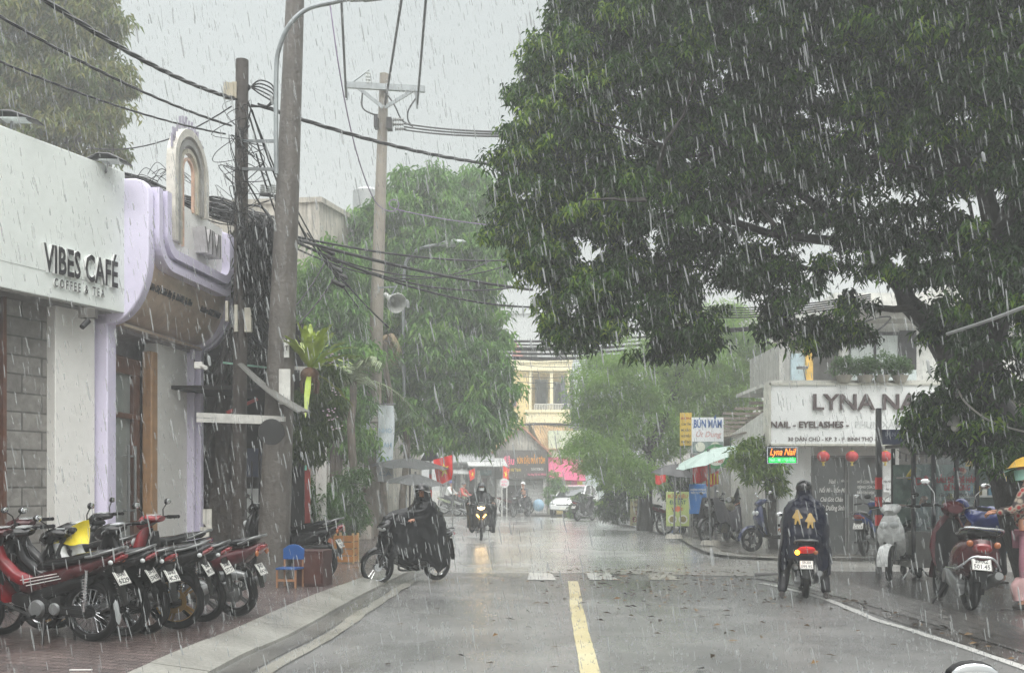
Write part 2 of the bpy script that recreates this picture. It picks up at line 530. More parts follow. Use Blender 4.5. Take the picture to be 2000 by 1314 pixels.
def smooth_line(pts, k=6):
    """Catmull-Rom through 2-D/3-D points"""
    pts = [Vector(p) for p in pts]
    out = []
    for i in range(len(pts) - 1):
        p0 = pts[max(i - 1, 0)]; p1 = pts[i]; p2 = pts[i + 1]; p3 = pts[min(i + 2, len(pts) - 1)]
        for j in range(k):
            t = j / k
            out.append(0.5 * ((2 * p1) + (-p0 + p2) * t + (2 * p0 - 5 * p1 + 4 * p2 - p3) * t * t + (-p0 + 3 * p1 - 3 * p2 + p3) * t ** 3))
    out.append(pts[-1])
    return out

flat('ground', [(-260, -60), (260, -60), (260, 400), (-260, 400)], -0.02, M('far_ground', (110, 108, 100), rough=0.6, var=0.3, scale=0.3))
flat('road', [(-14, -20), (14, -20), (14, 17.3), (-14, 17.3)], -0.004, asphalt)
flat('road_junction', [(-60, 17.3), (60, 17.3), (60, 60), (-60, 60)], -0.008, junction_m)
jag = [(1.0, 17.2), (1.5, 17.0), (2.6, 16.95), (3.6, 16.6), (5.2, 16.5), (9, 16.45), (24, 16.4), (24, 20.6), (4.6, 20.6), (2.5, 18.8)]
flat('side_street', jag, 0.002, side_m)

# left pavement: sloped concrete kerb, red pavers behind it
L_in = [(-2.95, -8), (-2.9, 0), (-2.74, 7.3), (-2.61, 9.4), (-2.46, 12.2), (-2.2, 14.9), (-1.98, 18), (-1.8, 22), (-1.85, 25), (-2.5, 28), (-4.2, 30), (-9, 31), (-40, 32)]
L_out = [(-2.5, -8), (-2.45, 0), (-2.33, 7.8), (-2.15, 10), (-2.0, 13.2), (-1.84, 15.9), (-1.62, 18.6), (-1.42, 22), (-1.42, 25.4), (-2.2, 28.6), (-4.1, 30.6), (-9, 31.6), (-40, 32.6)]
li = smooth_line([(a, b, 0) for a, b in L_in], 8); lo = smooth_line([(a, b, 0) for a, b in L_out], 8)
mb = MB()
pv = [(p.x, p.y, 0.12) for p in li]
for i in range(len(pv) - 1):
    a, b = pv[i], pv[i + 1]
    if b[0] < -9.5: break
    mb.quad((-40, a[1], 0.12), a, b, (-40, b[1], 0.12))
tag(mb.build('pavement', brick_m, smooth=False), kind='structure')
# kerb with joints every 0.9 m
mb = MB()
def lerp_line(ln, s):
    # by arc length
    d = 0
    for i in range(len(ln) - 1):
        L = (ln[i + 1] - ln[i]).length
        if d + L >= s: return ln[i].lerp(ln[i + 1], (s - d) / max(L, 1e-6))
        d += L
    return ln[-1]
def total(ln): return sum((ln[i + 1] - ln[i]).length for i in range(len(ln) - 1))
Li, Lo_ = total(li), total(lo)
nb = 62
for k in range(nb):
    a0, a1 = (k + 0.008) / nb, (k + 0.992) / nb
    for q in range(3):
        s0 = a0 + (a1 - a0) * q / 3; s1 = a0 + (a1 - a0) * (q + 1) / 3
        i0, i1 = lerp_line(li, s0 * Li), lerp_line(li, s1 * Li)
        o0, o1 = lerp_line(lo, s0 * Lo_), lerp_line(lo, s1 * Lo_)
        j = random.uniform(-0.004, 0.004) if q == 0 else j
        zi, zo = 0.128 + j, 0.03 + j
        mb.add([(i0.x, i0.y, zi), (o0.x, o0.y, zo), (o1.x, o1.y, zo), (i1.x, i1.y, zi),
                (i0.x, i0.y, -.02), (o0.x, o0.y, -.02), (o1.x, o1.y, -.02), (i1.x, i1.y, -.02)],
               [(0, 1, 2, 3), (1, 5, 6, 2), (0, 4, 5, 1), (3, 2, 6, 7), (0, 3, 7, 4)])
tag(mb.build('kerb', kerb_m, smooth=False), kind='structure')
# gutter + pale edge strip
def strip(name, line, w, z, m, wob=0.0):
    mb = MB(); line = smooth_line([(a, b, 0) for a, b in line], 8)
    for i in range(len(line) - 1):
        a, b = line[i], line[i + 1]
        def off(p, k):
            q = line[min(k + 1, len(line) - 1)] - line[max(k - 1, 0)]
            nrm = Vector((q.y, -q.x, 0)).normalized()
            ww = w * (1 + wob * mnoise.noise(Vector((p.x * 3, p.y * 3, 1))))
            sh = nrm * (wob * 0.12 * mnoise.noise(Vector((p.x * 2, p.y * 1.3, 9))))
            return p + sh - nrm * ww / 2, p + sh + nrm * ww / 2
        a1, a2 = off(a, i); b1, b2 = off(b, i + 1)
        mb.quad((a1.x, a1.y, z), (a2.x, a2.y, z), (b2.x, b2.y, z), (b1.x, b1.y, z))
    return tag(mb.build(name, m, smooth=False), kind='structure')
strip('gutter', [(-2.28, -4), (-2.23, 2), (-2.17, 7.8), (-2.0, 10), (-1.86, 13.2), (-1.70, 15.9), (-1.5, 18.6), (-1.32, 22)], 0.24, 0.003,
      wet_mat('gutter_concrete', (96, 95, 92), (126, 125, 120), rlo=0.2, rhi=0.5))
strip('edge_line', [(-2.02, -4), (-2.0, 2), (-1.93, 7.8), (-1.78, 10), (-1.66, 13.2), (-1.52, 15.9)], 0.15, 0.007, faded_m, wob=0.3)
# yellow centre line
strip('centre_line', [(0.3, -4), (0.46, 3), (0.595, 7.5), (0.655, 9.2), (0.72, 11), (0.79, 12.6), (0.87, 14.2), (0.93, 15.7)], 0.155, 0.004, yellow_m, wob=0.05)
for i, (x0, x1, m) in enumerate(((0.24, 0.66, white_m), (1.2, 1.63, white_m), (2.16, 2.62, faded_m))):
    flat('road_marking', [(x0, 15.95), (x1 + .03, 15.9), (x1, 17.15), (x0 + .05, 17.2)], 0.004, m)
# right side: white line, gutter, cobbled slope, pavement
strip('edge_line', [(4.05, -4), (4.05, 3), (4.1, 8.2), (4.06, 9.7), (3.98, 11.4), (4.05, 13.2), (3.9, 14.6), (3.75, 15.4)], 0.10, 0.004, white_m, wob=0.3)
strip('gutter', [(4.28, -4), (4.3, 8.2), (4.26, 11.4), (4.25, 13.2), (4.1, 15)], 0.26, 0.003, dark_pave_m)
mb = MB()
rl = smooth_line([(4.42, -6, 0), (4.42, 3, 0), (4.44, 9, 0), (4.36, 12, 0), (4.2, 14.4, 0), (4.0, 15.6, 0), (3.7, 16.3, 0)], 8)
ru = smooth_line([(4.86, -6, 0), (4.86, 3, 0), (4.9, 9, 0), (4.84, 12, 0), (4.75, 14.4, 0), (4.8, 15.6, 0), (5.0, 16.3, 0)], 8)
for i in range(len(rl) - 1):
    mb.add([(rl[i].x, rl[i].y, 0.01), (rl[i + 1].x, rl[i + 1].y, 0.01), (ru[i + 1].x, ru[i + 1].y, .1), (ru[i].x, ru[i].y, .1)], [(0, 1, 2, 3)])
tag(mb.build('kerb_slope', cobble_m, smooth=False), kind='structure')
mb = MB()
for i in range(len(ru) - 1):
    mb.quad((ru[i].x, ru[i].y, .1), (30, ru[i].y, .1), (30, ru[i + 1].y, .1), (ru[i + 1].x, ru[i + 1].y, .1))
mb.quad((5.0, 16.3, .1), (30, 16.3, .1), (30, 16.3, -.01), (5.0, 16.3, -.01))
tag(mb.build('pavement', dark_pave_m, smooth=False), kind='structure')
mb = MB(); mb.tube([(3.9, 16.5, .03), (5.2, 16.42, .05), (6.2, 16.4, .06)], 0.035, 8)
tag(mb.build('drain_pipe', M('dark_pipe', (52, 50, 48), rough=0.4)), 'dark pipe lying along the pavement end beside the side street', 'pipe')
# far right pavement with light kerb
pav3 = [(4.9, 20.5), (4.5, 22), (4.75, 25), (5.0, 28), (4.9, 34), (4.2, 42), (3.2, 49), (30, 49), (30, 20.5)]
mb = MB(); mb.prism(pav3, -0.01, 0.09)
tag(mb.build('pavement', wet_mat('grey_pavement', (104, 102, 98), (130, 128, 122), bump=0.4, brick=(0.3, 0.3, 0), slick=0.48), smooth=False), kind='structure')
strip('kerb_band', [(9, 20.25), (6.2, 20.25), (5.0, 20.35), (4.42, 21.4), (4.45, 24), (4.72, 28), (4.6, 34), (3.95, 42)], 0.42, 0.06, kerb_m)
# far pavement before the shop row across the bend
mb = MB(); mb.prism([(-22, 50.3), (3.2, 50.3), (8, 50.0), (8, 62), (-22, 62)], -0.01, 0.1)
tag(mb.build('pavement', MATS['grey_pavement'], smooth=False), kind='structure')

# wet fallen leaves on the asphalt
def scatter_leaves():
    vs, fs = [], []
    k = 0
    for i in range(520):
        if i < 400:
            X, Y = random.gauss(2.3, 1.2), random.triangular(10.5, 18.8, 17)
        elif i < 460:
            X, Y = random.uniform(-1.5, 4), random.uniform(8, 16)
        else:
            X, Y = random.gauss(4.28, .1), random.uniform(7, 14)
        L = random.uniform(.025, .07); a = random.uniform(0, 2 * PI); z = 0.012
        ux, uy = math.cos(a), math.sin(a)
        w = L * random.uniform(.3, .5)
        lift = random.uniform(.006, .03)
        vs += [(X - ux * L, Y - uy * L, z), (X - uy * w, Y + ux * w, z + lift), (X + ux * L, Y + uy * L, z + lift * .5), (X + uy * w, Y - ux * w, z + lift * .3)]
        fs.append((4 * k, 4 * k + 1, 4 * k + 2, 4 * k + 3)); k += 1
    o = npobj('fallen_leaves', np.array(vs), np.array(fs), leaf_mat('wet_fallen_leaf', [(44, 38, 30), (60, 48, 36), (110, 84, 48), (52, 42, 32), (130, 104, 56), (36, 32, 28)], trans=0.05))
    tag(o, 'brown fallen leaves strewn over the wet road', 'leaves', kind='stuff')
scatter_leaves()
# ================================================================== TREES
def leaves_mesh(C, D, L, Wd, rng, droop=0.35):
    """C (N,3) bases, D (N,3) unit directions, L lengths, Wd widths -> verts, tris (two folded halves per leaf)"""
    N = len(C)
    up = np.tile(np.array([0, 0, 1.0]), (N, 1)) + rng.normal(0, .5, (N, 3))
    S = np.cross(D, up); S /= np.linalg.norm(S, axis=1)[:, None] + 1e-9
    Nn = np.cross(S, D)
    tip = C + D * L[:, None]; tip[:, 2] -= droop * L
    mid = C + D * (L * .42)[:, None]
    a = mid + S * (Wd / 2)[:, None] + Nn * (Wd * .22)[:, None]
    b = mid - S * (Wd / 2)[:, None] + Nn * (Wd * .22)[:, None]
    V = np.stack([C, a, tip, b], 1).reshape(-1, 3)
    i = np.arange(N) * 4
    Fc = np.concatenate([np.stack([i, i + 1, i + 2], 1), np.stack([i, i + 2, i + 3], 1)])
    return V, Fc

def whorl_leaves(centers, rng, per=9, L=(.10, .17), wr=.30, spread=1.0, down=0.55, jitter=0.06, droop=0.35):
    """clusters of drooping leaves round each twig end"""
    N = len(centers)
    C = np.repeat(centers, per, axis=0) + rng.normal(0, jitter, (N * per, 3))
    ang = rng.uniform(0, 2 * PI, N * per)
    z = rng.normal(-down, .45, N * per)
    D = np.stack([np.cos(ang) * spread, np.sin(ang) * spread, z], 1)
    D /= np.linalg.norm(D, axis=1)[:, None]
    Ls = rng.uniform(L[0], L[1], N * per)
    return leaves_mesh(C, D, Ls, Ls * wr * rng.uniform(.8, 1.2, N * per), rng, droop)

def blob_points(blobs, n, rng, shell=0.45, grain=0.55, seed=0.0):
    """points in a union of ellipsoids; blobs (x,y,z,rx,ry,rz[,weight]); denser toward the shell, broken by noise"""
    B = np.array([b[:6] for b in blobs]); w = np.array([(b[6] if len(b) > 6 else 1.0) * (b[3] * b[5] * .7 + b[3] * b[4] * .3) for b in blobs])
    w /= w.sum()
    k = rng.choice(len(B), size=n, p=w)
    d = rng.normal(0, 1, (n, 3)); d /= np.linalg.norm(d, axis=1)[:, None]
    r = shell + (1 - shell) * rng.uniform(0, 1, n) ** .5
    r *= 1 + rng.normal(0, .11, n)
    pts = B[k, :3] + d * B[k, 3:6] * r[:, None]
    if grain > 0:
        keep = []
        for p in pts:
            v = mnoise.noise(Vector((p[0] * 1.3 + seed, p[1] * 1.3, p[2] * 1.3))) + .7 * mnoise.noise(Vector((p[0] * 2.6, p[1] * 2.6 + seed, p[2] * 2.6)))
            keep.append(v > (grain - 1.0) * .5 + rng.uniform(-.15, .15) - .12)
        if True: pts = pts[np.array(keep, dtype=bool)]
    return pts

bark_m = M('wet_bark', (38, 35, 31), rough=0.55, var=0.4, scale=5, bump=0.9, bscale=18, streak=0.5, dirt=(40, 44, 36))
bark2_m = M('grey_bark', (92, 84, 74), rough=0.6, var=0.4, scale=5, bump=0.9, bscale=14, streak=0.4, dirt=(50, 54, 44))

def branchy(mb, p, q, r0, r1, k=7, wob=.12, n=9, seed=0):
    p, q = Vector(p), Vector(q); pts = []; rs = []
    L = (q - p).length
    for i in range(k + 1):
        t = i / k
        c = p.lerp(q, t)
        a = wob * L * math.sin(PI * t)
        c += Vector((mnoise.noise(Vector((seed, t * 2.3, 0))), mnoise.noise(Vector((seed + 9, t * 2.3, 4))), .6 * mnoise.noise(Vector((seed + 3, t * 2.1, 8))))) * a
        pts.append(c); rs.append(r0 + (r1 - r0) * t)
    mb.tube(pts, rs, n)
    return pts

LEAF_DARK = leaf_mat('dark_evergreen_leaf', [(16, 29, 15), (22, 40, 18), (30, 52, 22), (39, 66, 27), (56, 88, 33), (84, 118, 42), (134, 160, 56)], rough=.38, trans=.25)
LEAF_MID = leaf_mat('mid_green_leaf', [(66, 98, 50), (78, 114, 56), (94, 134, 62), (112, 152, 70), (138, 168, 88)], rough=.35, trans=.35)
LEAF_BRIGHT = leaf_mat('feathery_green_leaf', [(104, 136, 70), (122, 156, 78), (140, 170, 90), (110, 146, 72)], rough=.4, trans=.45)
LEAF_OLIVE = leaf_mat('olive_leaf', [(78, 100, 50), (100, 118, 58), (124, 124, 66), (72, 98, 50)], rough=.35, trans=.3)

def boughs(blobs, n, rng, size, per=13, young=False, **kw):
    """leaf clusters gathered on boughs: domed on top, open underneath, gaps between"""
    c = blob_points(blobs, max(8, int(n / per)), rng, **kw)
    N = len(c); s_ = size * rng.uniform(.6, 1.35, N)
    d = rng.normal(0, 1, (N * per, 3)); d /= np.linalg.norm(d, axis=1)[:, None]; d[:, 2] = np.abs(d[:, 2]) * .8 - .25
    pts = np.repeat(c, per, axis=0) + d * np.repeat(s_, per)[:, None] * rng.uniform(.55, 1.1, N * per)[:, None]
    tn = rng.uniform(0, 1, N) + (np.clip((.2 - c[:, 0] - 5.3) * .30, 0, .6) if young else 0)  # boughs farther left get lighter leaves: brighter light painted into their tone
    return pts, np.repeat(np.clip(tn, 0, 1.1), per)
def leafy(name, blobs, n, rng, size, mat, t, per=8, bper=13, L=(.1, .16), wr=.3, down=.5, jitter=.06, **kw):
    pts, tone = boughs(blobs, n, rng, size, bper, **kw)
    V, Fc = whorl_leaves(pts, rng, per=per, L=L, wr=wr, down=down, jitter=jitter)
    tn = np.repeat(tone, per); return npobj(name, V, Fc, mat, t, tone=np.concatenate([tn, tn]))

# ---- the big evergreen on the right
def big_tree():
    rng = np.random.default_rng(3)
    t = thing('evergreen_tree', 'huge dark evergreen tree arching over the road from the right', 'tree', (6.9, 13.2, 0.1))
    base = Vector(t.location)
    mb = MB()
    # trunk leaning toward the road as it rises
    def Q(px, py, Y): return P(px, py, Y) - base
    pts = [P(2090, 1200, 13.2) - base, Q(2030, 1010, 13.2), Q(1985, 900, 13.2), Q(1925, 800, 13.2), Q(1865, 700, 13.3), Q(1815, 630, 13.5)]
    pts[0].z = -0.05
    sp = smooth_line(pts, 5)
    mb.tube(sp, [0.62 - 0.47 * (i / (len(sp) - 1)) ** .8 for i in range(len(sp))], 14)
    b1 = branchy(mb, Q(1815, 630, 13.5), Q(1700, 480, 14.5), .15, .09, seed=1)
    branchy(mb, Q(1700, 480, 14.5), Q(1500, 330, 15), .09, .04, seed=2)
    branchy(mb, Q(1700, 480, 14.5), Q(1250, 420, 15.5), .08, .03, seed=3)
    branchy(mb, Q(1925, 800, 13.2), Q(1940, 450, 12.6), .3, .12, seed=4)
    branchy(mb, Q(1940, 450, 12.6), Q(1800, 150, 13), .12, .05, seed=5)
    branchy(mb, Q(1940, 450, 12.6), Q(2200, 100, 12), .12, .05, seed=6)
    branchy(mb, Q(1500, 330, 15), Q(1150, 150, 15), .05, .02, seed=7)
    branchy(mb, Q(1250, 420, 15.5), Q(1050, 480, 15.5), .04, .015, seed=8)
    for i in range(26):
        a = Q(rng.uniform(1250, 1900), rng.uniform(200, 560), rng.uniform(13, 16))
        branchy(mb, a, a + Vector((rng.normal(0, 1.0), rng.normal(0, .8), rng.normal(0.1, .6))), .035, .01, n=5, seed=20 + i)
    branchy(mb, Q(1790, 600, 13.6), Q(1640, 600, 14.5), .06, .02, seed=40)
    branchy(mb, Q(1860, 720, 13.3), Q(1820, 800, 13.6), .04, .015, seed=41)
    mb.build('trunk', bark_m, t)
    # crown blobs: px, py, Y, radius px, y-radius m
    bl = [(1120, 160, 15.5, 98, 1.3), (1068, 238, 15.5, 72, 1.0), (1180, 60, 15.5, 120, 1.5), (1035, 400, 15.5, 85, 1.1), (1100, 320, 15.3, 120, 1.3),
          (1060, 500, 15.3, 80, 1.1), (1150, 440, 15.5, 130, 1.5), (1150, 590, 15.2, 95, 1.2), (1120, 640, 15.2, 55, .8), (1230, 600, 15.2, 95, 1.2),
          (1270, 660, 15.0, 45, .7), (1330, 620, 15.0, 80, 1.1), (1345, 655, 15, 50, .8), (1240, 250, 15, 150, 1.8), (1300, 90, 14.5, 150, 1.8),
          (1280, 420, 15, 130, 1.6), (1370, 520, 15, 95, 1.2), (1420, 180, 14.5, 140, 1.8), (1480, 40, 14, 150, 1.8), (1400, 330, 14.8, 110, 1.5),
          (1010, 330, 15.5, 50, .8), (990, 440, 15.4, 45, .7), (1036, 172, 15.6, 46, .8), (1085, 105, 15.6, 52, .8), (1160, 20, 15.7, 70, 1.0),
          (1600, 140, 13.8, 140, 1.8), (1650, 20, 13.5, 140, 1.8), (1780, 80, 13, 150, 2.0), (1930, 60, 12.5, 150, 2.0), (1900, 220, 12.5, 130, 1.6),
          (1960, 400, 12.5, 110, 1.5), (1960, 560, 12.4, 90, 1.2), (1930, 680, 12.4, 85, 1.1), (1985, 800, 12.2, 70, 1.0), (1900, 600, 12.6, 60, .9),
          (2060, 260, 12.2, 150, 2.0), (2080, 560, 12.2, 150, 1.8), (1990, 900, 12.0, 50, .8)]
    sparse = [(1500, 300, 14.5, 110, 1.2, .55), (1620, 300, 14, 120, 1.2, .45), (1740, 260, 13.5, 120, 1.3, .5), (1550, 400, 14.5, 110, 1.0, .4),
              (1690, 400, 14, 110, 1.0, .36), (1800, 380, 13.3, 90, 1.0, .45), (1470, 440, 14.8, 80, .9, .45), (1550, 490, 14.5, 80, .8, .4), (1640, 490, 14.2, 70, .8, .35),
              (1740, 520, 13.8, 60, .7, .4), (1850, 500, 13.2, 60, .8, .5), (1520, 560, 14.8, 55, .6, .5), (1560, 620, 14.5, 60, .6, .75), (1630, 625, 14.5, 55, .6, .75),
              (1670, 640, 14.4, 28, .4, .7), (1800, 778, 13.6, 40, .4, 1.3), (1830, 800, 13.5, 46, .5, 1.3), (1870, 770, 13.3, 40, .5, 1.2), (1845, 840, 13.5, 40, .4, .9), (1880, 860, 13.3, 30, .4, .5), (1870, 640, 13.0, 40, .5, .6), (1790, 830, 13.6, 22, .3, .5)]
    blobs = []
    def addb(px, py, Y, r, ry, w=1.0, zz=1.0):
        p = P(px, py, Y) - base; rm = r * Y / F
        blobs.append((p.x, p.y, p.z, rm, ry, rm * zz, w))
    for b in bl: addb(*b[:5], 1.0)
    n_dense = len(blobs)
    for b in sparse: addb(*b[:5], min(2.4, b[5] * (1.05 if b[3] > 62 else 3.0)))
    # the crown goes on above the frame and out to the right
    for (px, py, Y, r, ry) in ((1250, -90, 15, 170, 2), (1450, -140, 14, 200, 2.2), (1700, -150, 13.5, 220, 2.4), (1950, -140, 12.5, 220, 2.4), (2200, 0, 12, 250, 2.5), (2250, 350, 12, 220, 2.2), (1400, -20, 17.5, 200, 1.6), (1650, 0, 17, 220, 1.6), (1900, 100, 16, 220, 1.6)):
        addb(px, py, Y, r, ry, .45)
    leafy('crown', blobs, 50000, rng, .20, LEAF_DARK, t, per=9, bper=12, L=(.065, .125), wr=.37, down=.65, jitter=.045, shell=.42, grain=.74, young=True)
    return t
big_tree()

def crown_tree(name, label, trunk, blobs, n, leafm, per=8, L=(.1, .16), wr=.3, down=.5, seed=1, barkm=None, base=None, r0=.2, grain=.6, group=None, shell=.4, limbs=5, jitter=.06, bsize=.42):
    """trunk: list of world points; blobs (px,py,Y,r_px,ry_m[,w])"""
    rng = np.random.default_rng(seed)
    b0 = Vector(trunk[0]) if base is None else Vector(base)
    t = thing(name, label, 'tree', b0, group=group)
    mb = MB()
    sp = smooth_line([Vector(p) - b0 for p in trunk], 4)
    mb.tube(sp, [r0 * (1 - .7 * i / (len(sp) - 1)) for i in range(len(sp))], 12)
    bb = []
    for b in blobs:
        p = P(b[0], b[1], b[2]) - b0; rm = b[3] * b[2] / F
        bb.append((p.x, p.y, p.z, rm, b[4], rm * (b[6] if len(b) > 6 else 1), b[5] if len(b) > 5 else 1.0))
    top = sp[-1]; mid = sp[len(sp) // 2]
    for i in range(limbs):
        q = bb[int(rng.integers(len(bb)))]
        branchy(mb, (top if i % 2 else mid), Vector(q[:3]), r0 * .3, r0 * .07, n=6, seed=seed * 7 + i)
    mb.build('trunk', barkm or bark2_m, t)
    leafy('crown', bb, n * 1.15, rng, bsize, leafm, t, per=per, L=L, wr=wr, down=down, jitter=jitter, shell=shell, grain=grain, seed=seed)
    return t

# mid-left evergreen behind the second pole
crown_tree('evergreen_tree', 'broad green tree behind the concrete pole with the crossarm', [(-4.4, 33, .1), (-4.3, 33, 2.5), (-3.8, 33.2, 5.5), (-3.4, 33, 8)],
    [(830, 420, 33, 90, 1.6), (820, 370, 33, 28, .6), (915, 400, 34, 60, 1.4), (930, 380, 34, 30, .5), (740, 470, 33, 70, 1.5), (860, 540, 32.5, 130, 2.0), (945, 500, 33, 52, 1.2), (700, 600, 33, 90, 1.6),
     (650, 680, 33.5, 60, 1.2), (640, 560, 34, 55, 1.2), (885, 680, 32, 100, 1.8), (945, 750, 32, 62, 1.3), (820, 780, 32, 90, 1.5), (930, 810, 31.5, 65, 1.2), (860, 850, 31.5, 38, .8), (935, 855, 31.5, 25, .6), (770, 650, 33, 90, 1.5), (620, 530, 34, 50, 1.2), (600, 640, 34, 55, 1.2), (640, 780, 34, 60, 1.2), (700, 830, 34, 60, 1.2), (992, 775, 32, 20, .6), (720, 760, 33, 60, 1.2)],
    15500, LEAF_MID, per=8, L=(.17, .30), wr=.32, down=.7, seed=11, r0=.28, grain=.66, jitter=.1)
crown_tree('leafy_tree', 'leafy green tree filling the gap between leaning pole and crossarm pole', [(-5.6, 27, .1), (-5.5, 27, 2.5), (-5.2, 27, 4.5)],
    [(610, 560, 27, 38, 1.0), (650, 520, 27, 40, 1.0), (600, 640, 27, 40, 1.0), (655, 620, 26.5, 45, 1.0), (640, 700, 26.5, 45, 1.0), (690, 700, 26.5, 30, .8), (610, 740, 26.5, 40, .9), (660, 790, 26.5, 45, 1.0), (620, 850, 26.5, 35, .8), (690, 860, 26.5, 30, .8)],
    3800, LEAF_MID, per=8, L=(.14, .26), wr=.3, down=.8, seed=15, r0=.16, grain=.62, jitter=.08)
# background tree top left
crown_tree('tall_tree', 'tall olive green tree rising behind the white café sign', [(-11.5, 26, 0), (-11.4, 26, 4), (-11.2, 26, 8), (-11, 26, 11)],
    [(110, 70, 26, 100, 1.6), (170, 150, 26, 75, 1.2), (60, 180, 26, 110, 1.6), (150, 250, 26, 80, 1.2), (40, 60, 26, 60, 1.1), (190, 40, 26, 40, .8), (225, 160, 26, 25, .5), (200, 230, 26, 45, .7), (-80, 150, 26, 120, 1.6), (120, -60, 26, 110, 1.5), (50, 300, 26, 80, 1.2)],
    6800, LEAF_OLIVE, per=8, L=(.14, .24), wr=.34, down=.8, seed=12, r0=.25, grain=.7, jitter=.08)
# feathery bright tree right of centre
crown_tree('feathery_tree', 'bright feathery green tree beside the yellow menu boards', [(4.15, 32, .08), (4.2, 32, 1.6), (4.6, 32.2, 3.2), (5.4, 32.5, 5)],
    [(1200, 760, 32, 65, 1.2), (1160, 800, 32, 40, .8), (1270, 730, 32.5, 80, 1.4), (1280, 830, 32, 75, 1.3), (1200, 880, 31.5, 60, 1.1), (1350, 730, 33, 75, 1.3), (1420, 760, 34, 70, 1.2), (1340, 800, 33, 50, 1.0),
     (1150, 890, 31, 38, .8), (1240, 925, 31, 42, .8), (1440, 680, 34, 70, 1.1), (1400, 640, 34, 60, 1.0, .6), (1180, 710, 33, 30, .6), (1470, 740, 34, 40, .8, .7)],
    7200, LEAF_BRIGHT, per=12, L=(.09, .19), wr=.2, down=.35, seed=13, r0=.27, grain=.6, barkm=bark_m, jitter=.1, limbs=9)
# dark bushes at its foot
for i, (px, py, Y, r, lab) in enumerate(((1210, 975, 38, 42, 'dark bush behind the pale noodle menu board'), (1135, 985, 47, 20, 'small dark bush beside the white car'), (1330, 945, 36, 30, 'dark bush behind the green noodle menu board'))):
    g = P(px, 1000, Y); g.z = .08
    crown_tree('bush', lab, [g, g + Vector((0, 0, .5)), g + Vector((.1, 0, 1.0))],
        [(px, py, Y, r, .6), (px - r * .5, py + 15, Y, r * .6, .5), (px + r * .5, py + 12, Y, r * .6, .5)], 900, LEAF_DARK, bsize=.2, per=8, L=(.1, .2), wr=.35, seed=30 + i, r0=.06, grain=.4, limbs=3)
# columnar shrub before the pink shop
g = P(1085, 1000, 50.6); g.z = .1
crown_tree('columnar_shrub', 'tall potted shrub between the shuttered shop and the pink shop', [g, g + Vector((0, 0, 1)), g + Vector((0, 0, 1.6))],
    [(1088, 960, 50.6, 22, .5), (1090, 940, 50.6, 16, .4), (1078, 975, 50.6, 14, .4), (1096, 975, 50.6, 12, .4)], 700, LEAF_MID, bsize=.15, per=8, L=(.1, .2), wr=.3, seed=41, r0=.05, grain=.3, limbs=2)
# slim tree with yellow-green leaves at the nail shop corner
g = G(1510, 1072, .09)
crown_tree('slim_tree', 'slim leaning tree with bright leaves left of the nail shop', [g, g + Vector((-.02, 0, 1.0)), g + Vector((.05, .1, 2.0)), g + Vector((-.1, 0, 2.6))],
    [(1470, 895, g.y, 38, .35), (1500, 905, g.y, 40, .4), (1440, 885, g.y, 22, .25), (1520, 935, g.y, 26, .3, .6), (1480, 940, g.y, 24, .3, .5), (1495, 990, g.y, 14, .2, .3), (1460, 915, g.y, 22, .3)],
    430, leaf_mat('lime_leaf', [(96, 128, 50), (130, 156, 66), (70, 100, 44), (150, 168, 80)], trans=.4), bsize=.16, per=8, L=(.1, .18), wr=.2, down=.4, seed=42, r0=.12, grain=.4, limbs=6, barkm=bark_m)

# ---- left: thick dark trunks and hanging greenery by the café stall
def trunk_thing(name, label, pts, r0, r1, m, n=14, extra=()):
    b = Vector(pts[0]); t = thing(name, label, 'tree', b)
    mb = MB(); sp = smooth_line([Vector(p) - b for p in pts], 12); n = 30
    rs = []
    for i, p in enumerate(sp):
        k = i / (len(sp) - 1)
        rs.append((r0 + (r1 - r0) * k) * (1 + .08 * mnoise.noise(Vector((k * 7, r0 * 9, 0)))))
    mb.tube(sp, rs, n)
    nv = []
    for i, v in enumerate(mb.v):
        c = sp[min(i // n, len(sp) - 1)]; d = Vector(v) - c; a = math.atan2(d.y, d.x)
        g = mnoise.noise(Vector((math.cos(a) * 2.6, math.sin(a) * 2.6, c.z * .9 + r0 * 50))) * .30 + mnoise.noise(Vector((math.cos(a) * 7, math.sin(a) * 7, c.z * 2.2))) * .12
        fl = .5 * math.exp(-c.z * 3.2) * (1 + math.sin(a * 5 + r0 * 30))
        nv.append(tuple(c + d * (1 + g + fl)))
    mb.v = nv
    for (a, b2, ra, rb) in extra:
        branchy(mb, Vector(a) - b, Vector(b2) - b, ra, rb, seed=ra * 50)
    mb.build('trunk', m, t)
    return t
tg2 = G(425, 1101, .12)
t = trunk_thing('gnarled_tree', 'gnarled brown tree trunk standing against the purple shop corner', [tg2, tg2 + Vector((0, 0, .8)), P(428, 900, tg2.y), P(430, 780, tg2.y), P(450, 700, tg2.y), P(470, 600, tg2.y)], .30, .14, M('brown_bark', (58, 50, 43), rough=.6, var=.4, bump=1, bscale=12, streak=.5, dirt=(44, 40, 34)),
    extra=[(P(430, 800, tg2.y), P(392, 900, tg2.y - .4), .12, .05)])
rng = np.random.default_rng(77)
bb = []
for (px, py, Y, r, ry, w) in ((505, 500, 16.6, 38, .5, .6), (500, 560, 17, 36, .6, .6), (510, 600, 16.8, 38, .5, .7), (495, 660, 17.2, 36, .5, .7), (480, 720, 17.5, 34, .5, .6), (520, 700, 17, 34, .4, .6), (480, 470, 17.2, 26, .4, .5), (440, 740, 17.8, 36, .4, .6), (410, 760, 18, 30, .4, .6)):
    p = P(px, py, Y) - Vector(t.location); rm = r * Y / F
    bb.append((p.x, p.y, p.z, rm, ry, rm, w))
pts = blob_points(bb, 2300, rng, shell=.2, grain=.6)
